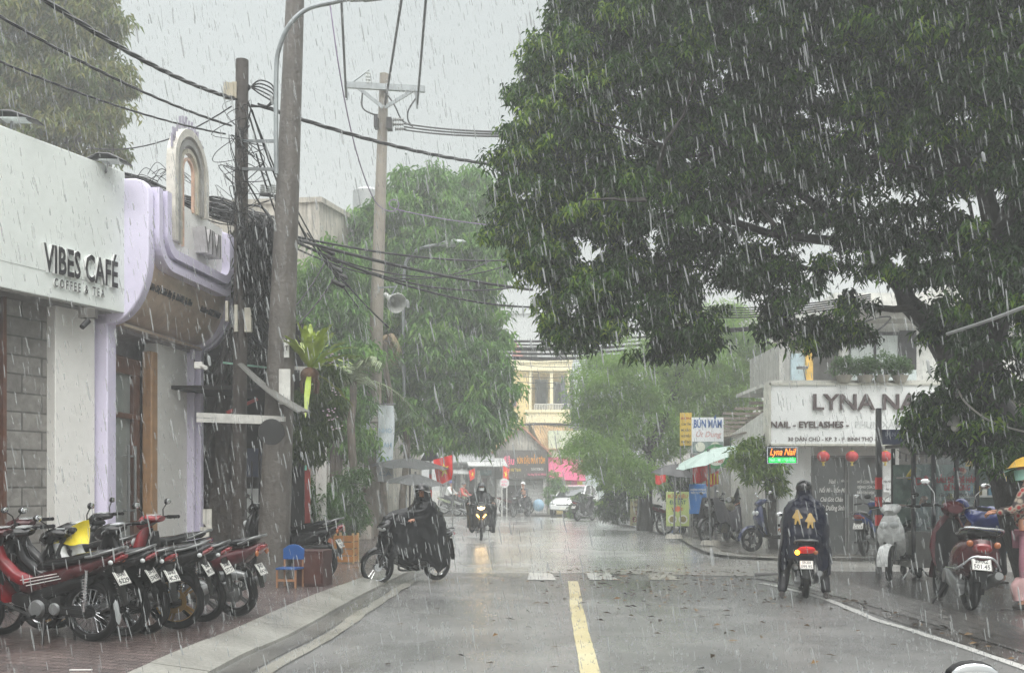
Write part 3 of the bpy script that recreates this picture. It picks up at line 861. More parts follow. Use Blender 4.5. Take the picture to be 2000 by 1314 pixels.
V, Fc = whorl_leaves(pts, rng, per=7, L=(.08, .16), wr=.25, down=1.2, jitter=.05)
npobj('crown', V, Fc, leaf_mat('dark_hanging_leaf', [(38, 42, 34), (54, 58, 44), (44, 50, 38), (70, 70, 56)], trans=.15), t)
tg3 = G(652, 1052, .12)
trunk_thing('thin_tree', 'thin tree trunk among shrubs behind the parked black motorbike', [tg3, P(655, 950, tg3.y), P(660, 850, tg3.y), P(668, 760, tg3.y), P(670, 690, tg3.y)], .17, .10, bark2_m)

def greenery(name, label, cat, blobs, n, m, per=8, L=(.06, .12), wr=.3, down=.5, seed=5, base=None, stem=True, grain=.45, group=None, shell=.2):
    rng = np.random.default_rng(seed)
    b0 = Vector(base)
    t = thing(name, label, cat, b0, group=group)
    bb = []
    for b in blobs:
        p = P(b[0], b[1], b[2]) - b0; rm = b[3] * b[2] / F
        bb.append((p.x, p.y, p.z, rm, b[4], rm * (b[5] if len(b) > 5 else 1), 1))
    if stem:
        mb = MB()
        for i in range(6):
            q = Vector(bb[i % len(bb)][:3]) + Vector((rng.normal(0, .1), rng.normal(0, .1), 0))
            branchy(mb, Vector((rng.normal(0, .05), rng.normal(0, .05), 0)), q, .02, .006, n=5, seed=i + seed)
        mb.build('stem', bark2_m, t)
    pts = blob_points(bb, n, rng, shell=shell, grain=grain, seed=seed)
    V, Fc = whorl_leaves(pts, rng, per=per, L=L, wr=wr, down=down, jitter=.04)
    npobj('foliage', V, Fc, m, t)
    return t
SHR = leaf_mat('shrub_leaf', [(54, 84, 40), (78, 112, 50), (62, 96, 46), (100, 134, 62)], trans=.3)
g = G(600, 1080, .12); greenery('shrub', 'bushy green shrub behind the black parked motorbike', 'shrub', [(590, 975, g.y, 42, .5), (630, 985, g.y, 36, .5), (570, 1010, g.y, 34, .4), (612, 1020, g.y, 44, .4), (640, 1010, g.y, 30, .4)], 1400, SHR, base=g, seed=51)
g = G(675, 1062, .12); greenery('shrub', 'loose pale green shrub beside the foot of the crossarm pole', 'shrub', [(680, 975, g.y, 34, .4), (692, 1010, g.y, 30, .4), (665, 1020, g.y, 28, .3), (700, 935, g.y, 26, .3), (665, 950, g.y, 26, .3)], 1100, SHR, base=g, seed=52, per=7)
g = P(600, 800, 17.2); greenery('hanging_plant', 'trailing orchids and ferns hanging under the awning edge', 'plant', [(590, 790, 17.2, 30, .4), (600, 850, 17.2, 28, .4), (635, 770, 17.4, 30, .4), (640, 830, 17.4, 24, .3), (575, 870, 17.2, 28, .3), (650, 730, 17.5, 25, .3), (612, 880, 17.2, 20, .3), (660, 790, 17.6, 14, .3)], 1700,
    leaf_mat('trailing_leaf', [(50, 66, 36), (74, 94, 46), (96, 112, 56), (150, 150, 60)], trans=.3), base=g, seed=53, down=1.1, L=(.07, .16), wr=.2, stem=False)
mb = MB()
rg = random.Random(5)
for (cx, cy_) in ((650, 690), (665, 700), (640, 705), (640, 803), (660, 765), (655, 835), (645, 812), (592, 800)):
    c = P(cx, cy_, 16.7)
    for k in range(7):
        mb.ball(c + Vector((rg.gauss(0, .05), rg.gauss(0, .05), rg.gauss(0, .03))), (.016, .014, .01), 6, 4)
tag(mb.build('orchid_flowers', M('orchid_pink', (196, 172, 186), rough=.5)), 'small pink orchid flowers hanging over the pavement', 'flowers', kind='stuff')
# bird's-nest fern
def nest_fern():
    c = P(605, 722, 14.8)
    t = thing('birds_nest_fern', 'big yellow-green strap-leaved fern mounted on the concrete pole', 'fern', c)
    rg = random.Random(4)
    m1 = M('fern_blade', (146, 164, 68), rough=.4, var=.3, scale=5)
    for k in range(36):
        az = rg.uniform(0, 2 * PI); el = rg.choice([rg.uniform(45, 85)] * 6 + [rg.uniform(-40, 20)])
        if k < 10: az = rg.uniform(-.8, .8); el = rg.uniform(20, 70)
        L = rg.uniform(.75, 1.12); wmax = rg.uniform(.04, .065)
        d = Vector((math.cos(az) * math.cos(R(el)), math.sin(az) * math.cos(R(el)), math.sin(R(el))))
        side = d.cross(Vector((0, 0, 1)))
        side = side.normalized() if side.length > .05 else Vector((1, 0, 0))
        nn = side.cross(d)
        def fn(u, v):
            w = wmax * math.sin(PI * min(1, max(.06, u * .93 + .05))) ** .7
            bend = -(u ** 2.2) * L * (.35 if el > 20 else .2)
            return d * (u * L) + side * ((v - .5) * 2 * w) + nn * (abs(v - .5) * w * .5) + Vector((0, 0, bend)) + nn * (.012 * math.sin(u * 22))
        mb = MB(); mb.sheet(fn, 12, 4)
        mb.build('leaf', m1, t)
    mb = MB(); mb.ball((0, 0, -.08), (.14, .14, .12), 12, 8)
    for k in range(20):
        a = rg.uniform(0, 2 * PI); mb.tube([(math.cos(a) * .08, math.sin(a) * .08, -.05), (math.cos(a) * .14, math.sin(a) * .14, -.2), (math.cos(a) * .12, math.sin(a) * .12, -.34)], .008, 4)
    mb.build('root_ball', M('fern_roots', (92, 70, 54), rough=.8, bump=.6), t)
nest_fern()

# palm fronds left of the pole
def palm(name, label, c, n, L, m, seed=3, arcdown=.6, azr=(0, 2 * PI)):
    t = thing(name, label, 'palm', (c.x, c.y, .12))
    rg = random.Random(seed); off = c - Vector(t.location)
    mb = MB(); branchy(mb, Vector((0, 0, 0)), off, .12, .08, seed=seed); mb.build('trunk', bark2_m, t)
    for k in range(n):
        az = rg.uniform(*azr); el = R(rg.uniform(10, 75)); LL = L * rg.uniform(.8, 1.1)
        pts = []
        for i in range(9):
            u = i / 8
            pts.append(off + Vector((math.cos(az) * math.cos(el) * u * LL, math.sin(az) * math.cos(el) * u * LL, math.sin(el) * u * LL - arcdown * LL * u * u)))
        mb = MB(); mb.tube(pts, [.015 * (1 - .8 * i / 8) for i in range(9)], 5)
        for i in range(1, 9):
            for q in range(3):
                p = pts[i - 1].lerp(pts[i], q / 3); tn = (pts[i] - pts[i - 1]).normalized()
                sd = tn.cross(Vector((0, 0, 1))).normalized()
                for s_ in (-1, 1):
                    l_ = LL * .28 * (1 - .5 * abs(i / 8 - .5))
                    tip = p + sd * s_ * l_ + tn * l_ * .6 - Vector((0, 0, l_ * rg.uniform(.3, .8)))
                    w = tn * .018
                    mb.add([p - w, p + w, tip], [(0, 1, 2)])
        mb.build('frond', m, t)
palm('areca_palm', 'pale palm fronds hanging left of the crossarm pole', P(690, 745, 24), 11, 1.5, M('palm_frond', (104, 118, 78), rough=.45, var=.3), seed=3)
palm('dry_palm', 'drooping dry palm fronds right behind the crossarm pole', P(752, 665, 29), 7, 1.2, M('dry_frond', (128, 112, 84), rough=.6, var=.3), seed=8, arcdown=1.2)
palm('areca_palm', 'dark green palm beside the hanging white banner', P(790, 800, 31), 9, 1.3, M('palm_frond_green', (80, 108, 64), rough=.45, var=.3), seed=9, arcdown=.9)
# ================================================================== BUILDINGS
white_paint = M('white_painted_wall', (230, 230, 225), rough=.45, var=.03, scale=2, streak=.14, dirt=(176, 176, 168))
grey_sign = M('sign_panel_white', (220, 226, 222), rough=.3, var=.03, scale=1.2, streak=.12, dirt=(150, 156, 150))
lav = M('lavender_panel', (222, 217, 238), rough=.3, var=.03, scale=2, streak=.08, dirt=(170, 165, 190))
brown_panel = M('brown_gloss_panel', (204, 184, 166), rough=.18, var=.12, scale=3, streak=.3, dirt=(120, 100, 84), coat=.5)
black_letter = M('black_lettering', (36, 35, 38), rough=.4, var=.1)
letter_side = M('letter_return', (226, 228, 226), rough=.4, var=.05)
glass_m = M('shop_glass', (60, 66, 64), rough=.06, var=.1, spec=.9)
brown_wood = M('brown_wood_frame', (96, 64, 50), rough=.35, var=.25, scale=5, streak=.3)
tan_wood = M('tan_wood_frame', (168, 132, 96), rough=.35, var=.15, scale=5, streak=.2)
steel_m = M('brushed_steel', (170, 172, 172), rough=.28, metal=.9, var=.1)
dark_metal = M('dark_metal', (44, 44, 46), rough=.4, metal=.3, var=.2)
grey_metal = M('grey_metal', (120, 122, 124), rough=.45, metal=.4, var=.2, streak=.3)
concrete_m = M('weathered_concrete', (172, 168, 158), rough=.75, var=.25, scale=1.5, streak=.75, dirt=(84, 82, 76), bump=.5, bscale=8)
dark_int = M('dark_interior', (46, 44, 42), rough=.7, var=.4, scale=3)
tile_stone = None
def stone_tile_mat():
    m = bpy.data.materials.new('grey_split_stone'); m.use_nodes = True
    n, l = m.node_tree.nodes, m.node_tree.links
    b = n['Principled BSDF']; tc = n.new("ShaderNodeTexCoord")
    br = n.new("ShaderNodeTexBrick"); br.inputs['Scale'].default_value = 1
    br.inputs['Brick Width'].default_value = .62; br.inputs['Row Height'].default_value = .24; br.inputs['Mortar Size'].default_value = .012
    br.inputs['Color1'].default_value = lin((118, 116, 112)) + [1]; br.inputs['Color2'].default_value = lin((138, 136, 131)) + [1]; br.inputs['Mortar'].default_value = lin((86, 85, 82)) + [1]
    l.new(tc.outputs['Object'], br.inputs['Vector'])
    no = n.new("ShaderNodeTexNoise"); no.inputs['Scale'].default_value = 9; no.inputs['Detail'].default_value = 8
    l.new(tc.outputs['Object'], no.inputs['Vector'])
    mx = n.new("ShaderNodeMixRGB"); mx.blend_type = 'OVERLAY'; mx.inputs['Fac'].default_value = .6
    l.new(br.outputs['Color'], mx.inputs[1]); l.new(no.outputs['Fac'], mx.inputs[2]); l.new(mx.outputs[0], b.inputs['Base Color'])
    b.inputs['Roughness'].default_value = .5
    bp = n.new("ShaderNodeBump"); bp.inputs['Strength'].default_value = .8; bp.inputs['Distance'].default_value = .02
    ma = n.new("ShaderNodeMath"); ma.operation = 'SUBTRACT'; l.new(no.outputs['Fac'], ma.inputs[0]); l.new(br.outputs['Fac'], ma.inputs[1])
    l.new(ma.outputs[0], bp.inputs['Height']); l.new(bp.outputs[0], b.inputs['Normal'])
    return m

def at(o, M_):
    """place a built object whose mesh is in a local frame"""
    o.matrix_world = M_; return o

# ---------- café (facade frame: local x along the wall to the right, y up, z out to the street)
u1 = Vector((.3987, .9171, 0)).normalized()
A1 = Vector((-5.62, 14.14, 0))
def local_part(mb, name, mat, parent, **k):
    return mb.build(name, mat, parent, **k)
cafe = thing('cafe_building', 'café building with white pillar and grey stone wall under the big sign', 'building')
cafe.matrix_world = frame(A1, u1)
# local z-up trick: children meshes are authored in (x, y-up, z-out)
mb = MB(); mb.box((-.515, 2.0, -.12), (.67, 4.0, .24)); mb.build('pillar', white_paint, cafe, bevel=.01)
stone = stone_tile_mat()
mb = MB(); mb.box((-1.19, 2.0, -.22), (.69, 4.0, .14)); mb.build('stone_wall', stone, cafe)
mb = MB(); mb.box((-1.56, 2.0, -.15), (.05, 4.0, .16)); mb.box((-2.95, 2.0, -.15), (.08, 4.0, .16)); mb.build('door_frame', brown_wood, cafe)
mb = MB(); mb.box((-2.25, 1.95, -.24), (1.34, 3.9, .03)); d_ = mb.build('door', M('brown_glass_door', (92, 74, 62), rough=.15, var=.3, scale=1), cafe)
mb = MB(); mb.tube([(-1.75, .9, -.14), (-1.75, 1.9, -.14)], .016); mb.build('handle', steel_m, d_)
mb = MB(); mb.box((-5.0, 2.0, -.22), (4.1, 4.0, .14)); mb.build('stone_wall', stone, cafe)
mb = MB(); mb.box((-3.6, 4.95, -.45), (7.1, 1.9, .55)); mb.box((-3.6, 2.9, -3.2), (7.0, 5.7, 5.6)); mb.build('wall', M('cafe_wall', (128, 124, 118), rough=.7, streak=.4), cafe)
mb = MB(); mb.box((-3.6, 3.86, .02), (7.0, .1, .4)); mb.build('soffit', M('soffit_grey', (120, 120, 118), rough=.5), cafe)
sg = thing('cafe_sign', 'large white café sign panel with raised black letters', 'sign')
sg.matrix_world = frame(A1, u1)
mb = MB(); mb.box((-3.5, 4.785, .2), (7.02, 1.93, .3)); mb.build('panel', grey_sign, sg, bevel=.012)
mb = MB(); mb.box((-3.5, 4.14, .3515), (7.0, .006, .003)); mb.build('seam', M('seam_grey', (150, 155, 150)), sg)
def raised(txt, size, M_, parent, ext=.08, face=black_letter, side=letter_side, w=None, bold=.02, space=1.0, shear=0, name='lettering', align='CENTER'):
    v, f = text(txt, size, ext, bold=bold, space=space, shear=shear, align=align, w=w)
    mb = MB(); mb.mi = 0
    zs = [q[2] for q in v]
    for ff in f:
        pass
    mb.add([M_ @ Vector(q) for q in v], f)
    mb.m = [0 if all(v[i][2] > ext - 1e-4 for i in ff) else 1 for ff in f]
    return mb.build(name, [face, side], parent, smooth=False)
def spans(px, Y0=0):
    return px
# locate along the sign plane by photograph column
def s_at(px, A, u, n, off):
    o = A + n * off; r = (px - CX) / F
    # (o.x+u.x*s) = r*(o.y+u.y*s)
    return (r * o.y - o.x) / (u.x - r * u.y)
def z_at(py, s, A, u, n, off):
    o = A + n * off + u * s
    return CH + (HY - py) / F * o.y
n1 = u1.cross(Vector((0, 0, 1)))
sa, sb = s_at(86, A1, u1, n1, .4), s_at(231, A1, u1, n1, .4)
za, zb = z_at(545, (sa + sb) / 2, A1, u1, n1, .4), z_at(492, (sa + sb) / 2, A1, u1, n1, .4)
raised('VIBES CAFÉ', (zb - za) / .73, T((sa + sb) / 2, za, .352), sg, ext=.05, w=sb - sa, bold=.025)
sa, sb = s_at(108, A1, u1, n1, .4), s_at(206, A1, u1, n1, .4)
za = z_at(570, (sa + sb) / 2, A1, u1, n1, .4); zb = z_at(553, (sa + sb) / 2, A1, u1, n1, .4)
raised('COFFEE & TEA', (zb - za) / .73, T((sa + sb) / 2, za, .352), sg, ext=.03, w=sb - sa, bold=.012, space=1.5)

# ---------- the purple shop next to it
u2 = Vector((.119, .9929, 0)).normalized(); V0 = Vector((-5.54, 14.29, 0)); n2 = u2.cross(Vector((0, 0, 1)))
W2 = 2.72
shop = thing('purple_shop', 'narrow purple-trimmed shop with brown curved canopy and glass door', 'building')
shop.matrix_world = frame(V0, u2)
mb = MB(); mb.box((-.14, 1.9, -.2), (.24, 3.8, .46)); mb.build('door_jamb', lav, shop, bevel=.015)
mb = MB(); mb.box((W2 - .04, 1.85, -.15), (.12, 3.7, .5)); mb.build('door_jamb', lav, shop, bevel=.015)
mb = MB(); mb.box((W2 - .19, 1.85, -.12), (.07, 3.7, .3)); mb.build('trim', lav, shop, bevel=.01)
mb = MB(); mb.box((2.02, 1.85, -.18), (1.2, 3.7, .2)); mb.build('wall', white_paint, shop)
mb = MB(); mb.box((W2 / 2, 2.8, -3.3), (W2 - .06, 5.5, 5.6)); mb.box((W2 / 2, 4.6, -.28), (W2 - .1, 1.9, .5)); mb.build('rear_wall', M('shop_rear', (150, 146, 150), streak=.5, rough=.7), shop)
mb = MB(); mb.box((1.28, 1.75, -.12), (.2, 3.5, .16)); mb.build('door_frame', tan_wood, shop, bevel=.02)
mb = MB()
for (x0, x1, y0, y1) in ((0.02, .12, 0, 3.2), (.95, 1.15, 0, 3.3), (0.02, 1.15, 3.1, 3.35), (0.02, 1.15, 2.45, 2.53)):
    mb.box(((x0 + x1) / 2, (y0 + y1) / 2, -.25 + .003 * y0), (x1 - x0, y1 - y0, .08))
dr = mb.build('door', brown_wood, shop, bevel=.01)
mb = MB(); mb.box((.53, 1.4, -.28), (.86, 2.1, .02)); mb.box((.53, 2.82, -.28), (.86, .56, .02)); mb.build('pane', M('frosted_pane', (140, 146, 143), rough=.12, var=.06, streak=.1), dr)
mb = MB(); mb.box((.53, .24, -.27), (.86, .4, .03)); mb.build('kick_panel', M('pink_panel', (196, 150, 146), rough=.4), dr)
for x in (.66, .86):
    mb = MB(); mb.tube([(x, .95, -.14), (x, 2.05, -.14)], .022, 10)
    for y in (1.1, 1.9): mb.tube([(x, y, -.14), (x, y, -.22)], .014, 8)
    mb.build('handle', steel_m, dr)
# canopy box: end caps, curved belly, upper recessed panel, U-shaped rims, arches
cap = [(-.6, 5.66), (.42, 5.66), (.55, 5.62), (.62, 5.5), (.62, 4.62)] + [(.62 - .62 * (1 - math.cos(R(a))) , 4.62 - .95 * math.sin(R(a))) for a in range(10, 91, 10)] + [(-.6, 3.67)]
belly = [(.52, 5.4), (.52, 4.62)] + [(.52 - .52 * (1 - math.cos(R(a))), 4.62 - .84 * math.sin(R(a))) for a in range(10, 91, 8)]
mcap = Matrix(((0, 0, 1, 0), (0, 1, 0, 0), (1, 0, 0, 0), (0, 0, 0, 1)))   # (a,b,h) -> (x=h, y=b, z=a)
for (x0, x1) in ((-.26, -.10), (W2 - .02, W2 + .12)):
    mb = MB(); mb.prism(cap, x0, x1, mcap); mb.build('canopy_side', lav, shop, bevel=.02)
for x0 in (-.07, W2 - .1):
    capb = [(a * .96 - .0, b if b > 4.7 else b + .03) for a, b in cap[:-1]] + [(-.5, 3.7)]
    mb = MB(); mb.prism(capb, x0, x0 + .05, mcap); mb.build('canopy_rim', lav, shop, bevel=.01)
mb = MB(); mb.sheet(lambda u, v: Vector((-.06 + v * (W2 + .02), *(lambda q: (q[1], q[0]))(
    tuple(Vector(belly[min(int(u * (len(belly) - 1)), len(belly) - 2)]).lerp(Vector(belly[min(int(u * (len(belly) - 1)), len(belly) - 2) + 1]), (u * (len(belly) - 1)) - min(int(u * (len(belly) - 1)), len(belly) - 2)))))), 24, 2, th=.03)
mb.build('curved_canopy', brown_panel, shop)
mb = MB(); mb.box((W2 / 2, 3.72, -.05), (W2 - .1, .04, .3)); mb.build('soffit', brown_panel, shop)
mb = MB(); mb.box((1.28, 5.18, .56), (2.1, .84, .06)); mb.build('upper_panel', M('clean_white', (240, 240, 236), rough=.35, var=.02, streak=.06), shop)
def Uband(off, wd, z0, z1, nm):
    pin = []; 
    def path(o):
        x0, x1, yb, r_ = .22 - o, 2.34 + o, 4.80 - o, .22 + o * .8
        pts = [(x0, 5.58)]
        pts += [(x0 + r_ - r_ * math.cos(R(a)), yb + r_ - r_ * math.sin(R(a))) for a in range(0, 91, 10)]
        pts += [(x1 - r_ + r_ * math.sin(R(a)), yb + r_ - r_ * math.cos(R(a))) for a in range(0, 91, 10)]
        pts += [(x1, 5.52)]
        return pts
    a, b = path(off), path(off + wd)
    mb = MB(); N = len(a)
    for i in range(N - 1):
        vs = [(a[i][0], a[i][1], z0), (a[i + 1][0], a[i + 1][1], z0), (b[i + 1][0], b[i + 1][1], z0), (b[i][0], b[i][1], z0)]
        vs += [(x, y, z1) for x, y, _ in vs]
        fs = [(4, 5, 6, 7), (0, 1, 5, 4), (3, 7, 6, 2), (3, 2, 1, 0)]
        if i == 0: fs.append((0, 4, 7, 3))
        if i == N - 2: fs.append((1, 2, 6, 5))
        mb.add(vs, fs)
    return mb.build(nm, lav, shop)
Uband(-.02, .13, .56, .72, 'sign_rim'); Uband(.14, .05, .52, .655, 'sign_rim'); Uband(.19, .11, .50, .69, 'sign_rim')
arch_sign = thing('arch_sign', 'tall triple arch ornament standing on the purple shop canopy', 'sign')
arch_sign.matrix_world = frame(V0, u2)
def arch(ro, ri, z0, z1, m, foot, foot2):
    cxs, cz = 1.02, 6.12; mb = MB()
    ks = 1.0
    def ring(r):
        pts = [(cxs - r, foot)] + [(cxs - r * math.cos(R(a)), cz + r * 1.05 * math.sin(R(a))) for a in range(0, 181, 9)] + [(cxs + r, foot2)]
        return pts
    a, b = ring(ro), ring(ri); N = len(a)
    for i in range(N - 1):
        vs = [(a[i][0], a[i][1], z0), (a[i + 1][0], a[i + 1][1], z0), (b[i + 1][0], b[i + 1][1], z0), (b[i][0], b[i][1], z0)]
        vs += [(x, y, z1) for x, y, _ in vs]
        fs = [(4, 7, 6, 5), (0, 4, 5, 1), (3, 2, 6, 7), (3, 0, 1, 2)]
        if i == 0: fs.append((0, 3, 7, 4))
        if i == N - 2: fs.append((1, 5, 6, 2))
        mb.add(vs, fs)
    return mb.build('arch', m, arch_sign)
arch(.58, .48, .54, .68, M('arch_grey_white', (206, 202, 192), rough=.4, streak=.2), 4.98, 5.56)
arch(.44, .36, .54, .66, M('arch_grey', (150, 148, 144), rough=.4, streak=.2), 4.98, 5.56)
arch(.32, .26, .56, .64, M('arch_beige', (188, 182, 164), rough=.4, streak=.2), 4.98, 5.56)
arch(.20, .16, .58, .62, M('arch_peach', (206, 172, 150), rough=.4, streak=.2), 4.98, 5.56)
# small upright ornaments round the crown of the arch
rg = random.Random(2)
for i in range(15):
    a = 18 + i * 10.2; r = .6
    x, y = 1.02 - r * math.cos(R(a)), 6.12 + r * 1.05 * math.sin(R(a))
    h = rg.uniform(.10, .2)
    mb = MB(); mb.box((x, y + h / 2, .62), (.016, h, .03))
    if i % 3 == 0: mb.box((x + .02, y + h - .02, .62), (.035, .016, .03))
    if i % 4 == 1: mb.torus((x + .03, y + .05, .62), .032, .014, 'Z', 12, 6)
    mb.build('ornament', M('ornament_lilac', (150, 146, 160), rough=.4), arch_sign)
viv = thing('shop_name_letters', 'grey block letters reading VIVI on the purple shop sign', 'letters')
viv.matrix_world = frame(V0, u2)
sa, sb = s_at(392, V0, u2, n2, .72), s_at(424, V0, u2, n2, .72)
za, zb = z_at(498, (sa + sb) / 2, V0, u2, n2, .72), z_at(450, (sa + sb) / 2, V0, u2, n2, .72)
raised('VIVI', (zb - za) / .73, T((sa + sb) / 2, za, .592), viv, ext=.2, face=M('letter_face_grey', (110, 108, 108)), side=M('letter_side_grey', (196, 194, 196)), w=sb - sa, bold=.012)
# address along the belly
for (body, pa, pb, y_) in (('5 Dân Chủ, P. Bình Thọ, Tp. Thủ Đức, Tp. Hcm', 293, 380, 4.2), ('Hotline: 0782.208008', 397, 434, 4.18)):
    sa, sb = s_at(pa, V0, u2, n2, .54), s_at(pb, V0, u2, n2, .54)
    sa = max(sa, .0)
    raised(body, .14, T((sa + sb) / 2, y_, .478) @ RX(.42), shop, ext=.012, face=black_letter, side=black_letter, w=sb - sa, bold=.01)
# ---------- weathered apartment block behind the poles
def oriented_block(name, label, corner, d_right, len_r, d_left, len_l, H, mat, group=None):
    t = thing(name, label, 'building', corner)
    dr_, dl = Vector(d_right).normalized(), Vector(d_left).normalized()
    c = Vector((0, 0, 0)); pts = [c, c + dr_ * len_r, c + dr_ * len_r + dl * len_l, c + dl * len_l]
    mb = MB(); mb.prism([(p.x, p.y) for p in pts], 0, H); mb.build('wall', mat, t, smooth=False)
    return t, dr_, dl
blk, dr_, dl = oriented_block('apartment_block', 'weathered grey concrete block behind the tangled pole', (-5.7, 30.3, 0), (.8, 2.6, 0), 8, (-.99, .12, 0), 12, 9.85, concrete_m)
mb = MB()
mb.prism([(p.x, p.y) for p in (Vector((0.08, -.08, 0)), dr_ * 8.1, dr_ * 8.1 + dl * 12.1, dl * 12.1 + Vector((0, -.08, 0)))], 9.852, 10.0)
mb.build('parapet', concrete_m, blk, smooth=False)
for k, (q, z) in enumerate(((1.5, 6.9), (4.2, 6.9), (1.5, 3.6), (4.2, 3.6), (7.2, 6.9))):
    f = frame(dl * q + dl.cross(Vector((0, 0, 1))) * (-.02), -dl)
    mb = MB(); mb.box((0, z, .03), (1.2, 1.3, .1)); fw = mb.build('window', grey_metal, blk, smooth=False); fw.matrix_local = f
    mb = MB(); mb.box((-.28, z, .09), (.5, 1.14, .03)); mb.box((.28, z, .09), (.5, 1.14, .03)); g_ = mb.build('pane', glass_m, fw, smooth=False)
# pale side house between it and the mid tree, with a water tank house further off
def simple_block(name, label, x0, x1, y0, y1, H, mat, wins=(), parapet=True, winmat=None, wface='front', group=None):
    t = thing(name, label, 'building', (x0, y0, 0), group=group)
    mb = MB(); mb.box(((x1 - x0) / 2, (y1 - y0) / 2, H / 2), (x1 - x0, y1 - y0, H)); mb.build('wall', mat, t, smooth=False)
    if parapet:
        mb = MB(); mb.box(((x1 - x0) / 2, (y1 - y0) / 2, H + .12), (x1 - x0 + .3, y1 - y0 + .3, .24)); mb.build('cornice', mat, t, smooth=False)
    for (wx, wz, ww, wh) in wins:
        mb = MB(); mb.box((wx, -.03, wz), (ww + .16, .1, wh + .16)); fw = mb.build('window', M('window_frame_pale', (190, 190, 186), rough=.5), t, smooth=False)
        mb = MB(); mb.box((wx - ww / 4, -.095, wz), (ww / 2 - .05, .03, wh)); mb.box((wx + ww / 4, -.095, wz), (ww / 2 - .05, .03, wh)); mb.build('pane', winmat or glass_m, fw, smooth=False)
    return t
cream_m = M('cream_wall', (206, 200, 180), rough=.7, var=.08, streak=.4, dirt=(150, 144, 128))
pale_m = M('pale_grey_wall', (190, 192, 188), rough=.7, var=.06, streak=.4, dirt=(140, 142, 138))
simple_block('row_house', 'pale pink-walled house half hidden behind the fern and pole', -9.5, -6.3, 20.5, 29.5, 6.0, M('pinkish_wall', (196, 180, 172), rough=.7, streak=.5, dirt=(130, 128, 120)), [(2.2, 5, 1.2, 1.2)])
tank_h = simple_block('tank_building', 'distant pale building carrying a steel water tank', -16, -6.3, 52, 60, 15.2, pale_m, [(7.5, 12.6, 1.4, 1.5), (4.5, 12.6, 1.4, 1.5)])
tk = thing('water_tank', 'stainless steel water tank on the distant pale roof', 'tank', (-14.2 + 6.55, 54, 15.45))
mb = MB(); mb.tube([(0, 0, .3), (0, 0, .35), (0, 0, 1.5), (0, 0, 1.7), (0, 0, 1.78)], [.7, .75, .75, .45, .1], 20); mb.build('tank', steel_m, tk)
mb = MB()
for a in range(4): mb.tube([(math.cos(a * PI / 2) * .6, math.sin(a * PI / 2) * .6, 0), (math.cos(a * PI / 2) * .6, math.sin(a * PI / 2) * .6, .4)], .04, 6)
mb.torus((0, 0, .3), .62, .03, 'Z', 20, 6); mb.build('stand', grey_metal, tk)
# left low buildings behind the trees, up to the side street
simple_block('low_house', 'low dark house behind the tree trunks and awning stall', -12, -5.9, 17.6, 20.2, 4.2, M('dark_wall', (96, 92, 86), rough=.7, streak=.6), [(3.2, 1.6, 1.6, 1.6)])
simple_block('white_house', 'white house with pale fence behind the shrubs', -12, -5.3, 29.6, 45, 5.5, white_paint, [(5.2, 1.6, 1.4, 1.5), (5.2, 4.2, 1.4, 1.2)])
# ---------- far row across the bend
def shutter_mat():
    m = bpy.data.materials.new('rolling_shutter'); m.use_nodes = True
    n, l = m.node_tree.nodes, m.node_tree.links; b = n['Principled BSDF']
    tc = n.new("ShaderNodeTexCoord"); wv = n.new("ShaderNodeTexWave"); wv.bands_direction = 'Z'; wv.inputs['Scale'].default_value = 4.5
    l.new(tc.outputs['Object'], wv.inputs['Vector'])
    rp = n.new("ShaderNodeValToRGB"); rp.color_ramp.elements[0].color = lin((150, 152, 150)) + [1]; rp.color_ramp.elements[1].color = lin((190, 192, 190)) + [1]
    l.new(wv.outputs['Fac'], rp.inputs['Fac']); l.new(rp.outputs[0], b.inputs['Base Color'])
    bp = n.new("ShaderNodeBump"); bp.inputs['Strength'].default_value = .6; bp.inputs['Distance'].default_value = .03
    l.new(wv.outputs['Fac'], bp.inputs['Height']); l.new(bp.outputs[0], b.inputs['Normal']); b.inputs['Roughness'].default_value = .5
    return m
shut_m = shutter_mat()
shut_y = M('yellow_shutter', (206, 190, 130), rough=.5, var=.1, bump=.3, bscale=8)
FY = 53.0
def fx(px, Y=FY): return (px - CX) / F * Y
def fz(py, Y=FY): return CH + (HY - py) / F * Y
ns = thing('noodle_shop', 'noodle shop with gabled front, dark sign board and rolling shutters', 'building', (fx(966), FY, .1))
ox, oz = fx(966), .1
def nb_(name, x0, x1, y0, y1, mat, par, dy0=0.0, dy1=.12, **k):
    mb = MB(); X0, X1 = fx(x0) - ox, fx(x1) - ox; Z1, Z0 = fz(y0) - oz, max(fz(y1) - oz, 0.0)
    mb.box(((X0 + X1) / 2, (dy0 + dy1) / 2, (Z0 + Z1) / 2), (abs(X1 - X0), abs(dy1 - dy0), Z1 - Z0)); return mb.build(name, mat, par, smooth=False, **k)
nb_('wall', 966, 1070, 880, 1004, concrete_m, ns, .3, 6)
mb = MB(); mb.prism([(fx(966) - ox, fz(880) - oz), (fx(1071) - ox, fz(880) - oz), (fx(1018) - ox, fz(833) - oz)], -.0, 6, Matrix(((1, 0, 0, 0), (0, 0, 1, .2), (0, 1, 0, 0), (0, 0, 0, 1))))
mb.build('gable', concrete_m, ns, smooth=False)
mb = MB()
mb.bar((fx(960) - ox, .1, fz(884) - oz), (fx(1019) - ox, .1, fz(831) - oz), .3, .1); mb.bar((fx(1019) - ox, .1, fz(831) - oz), (fx(1078) - ox, .1, fz(888) - oz), .3, .1)
mb.build('roof_edge', M('rusty_edge', (170, 120, 92), rough=.6, streak=.5), ns)
nb_('shutter', 978, 1018, 935, 947, shut_m, ns, .1, .2)
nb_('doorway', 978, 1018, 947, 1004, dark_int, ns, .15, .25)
nb_('shutter', 1025, 1061, 937, 1004, shut_m, ns, .1, .2)
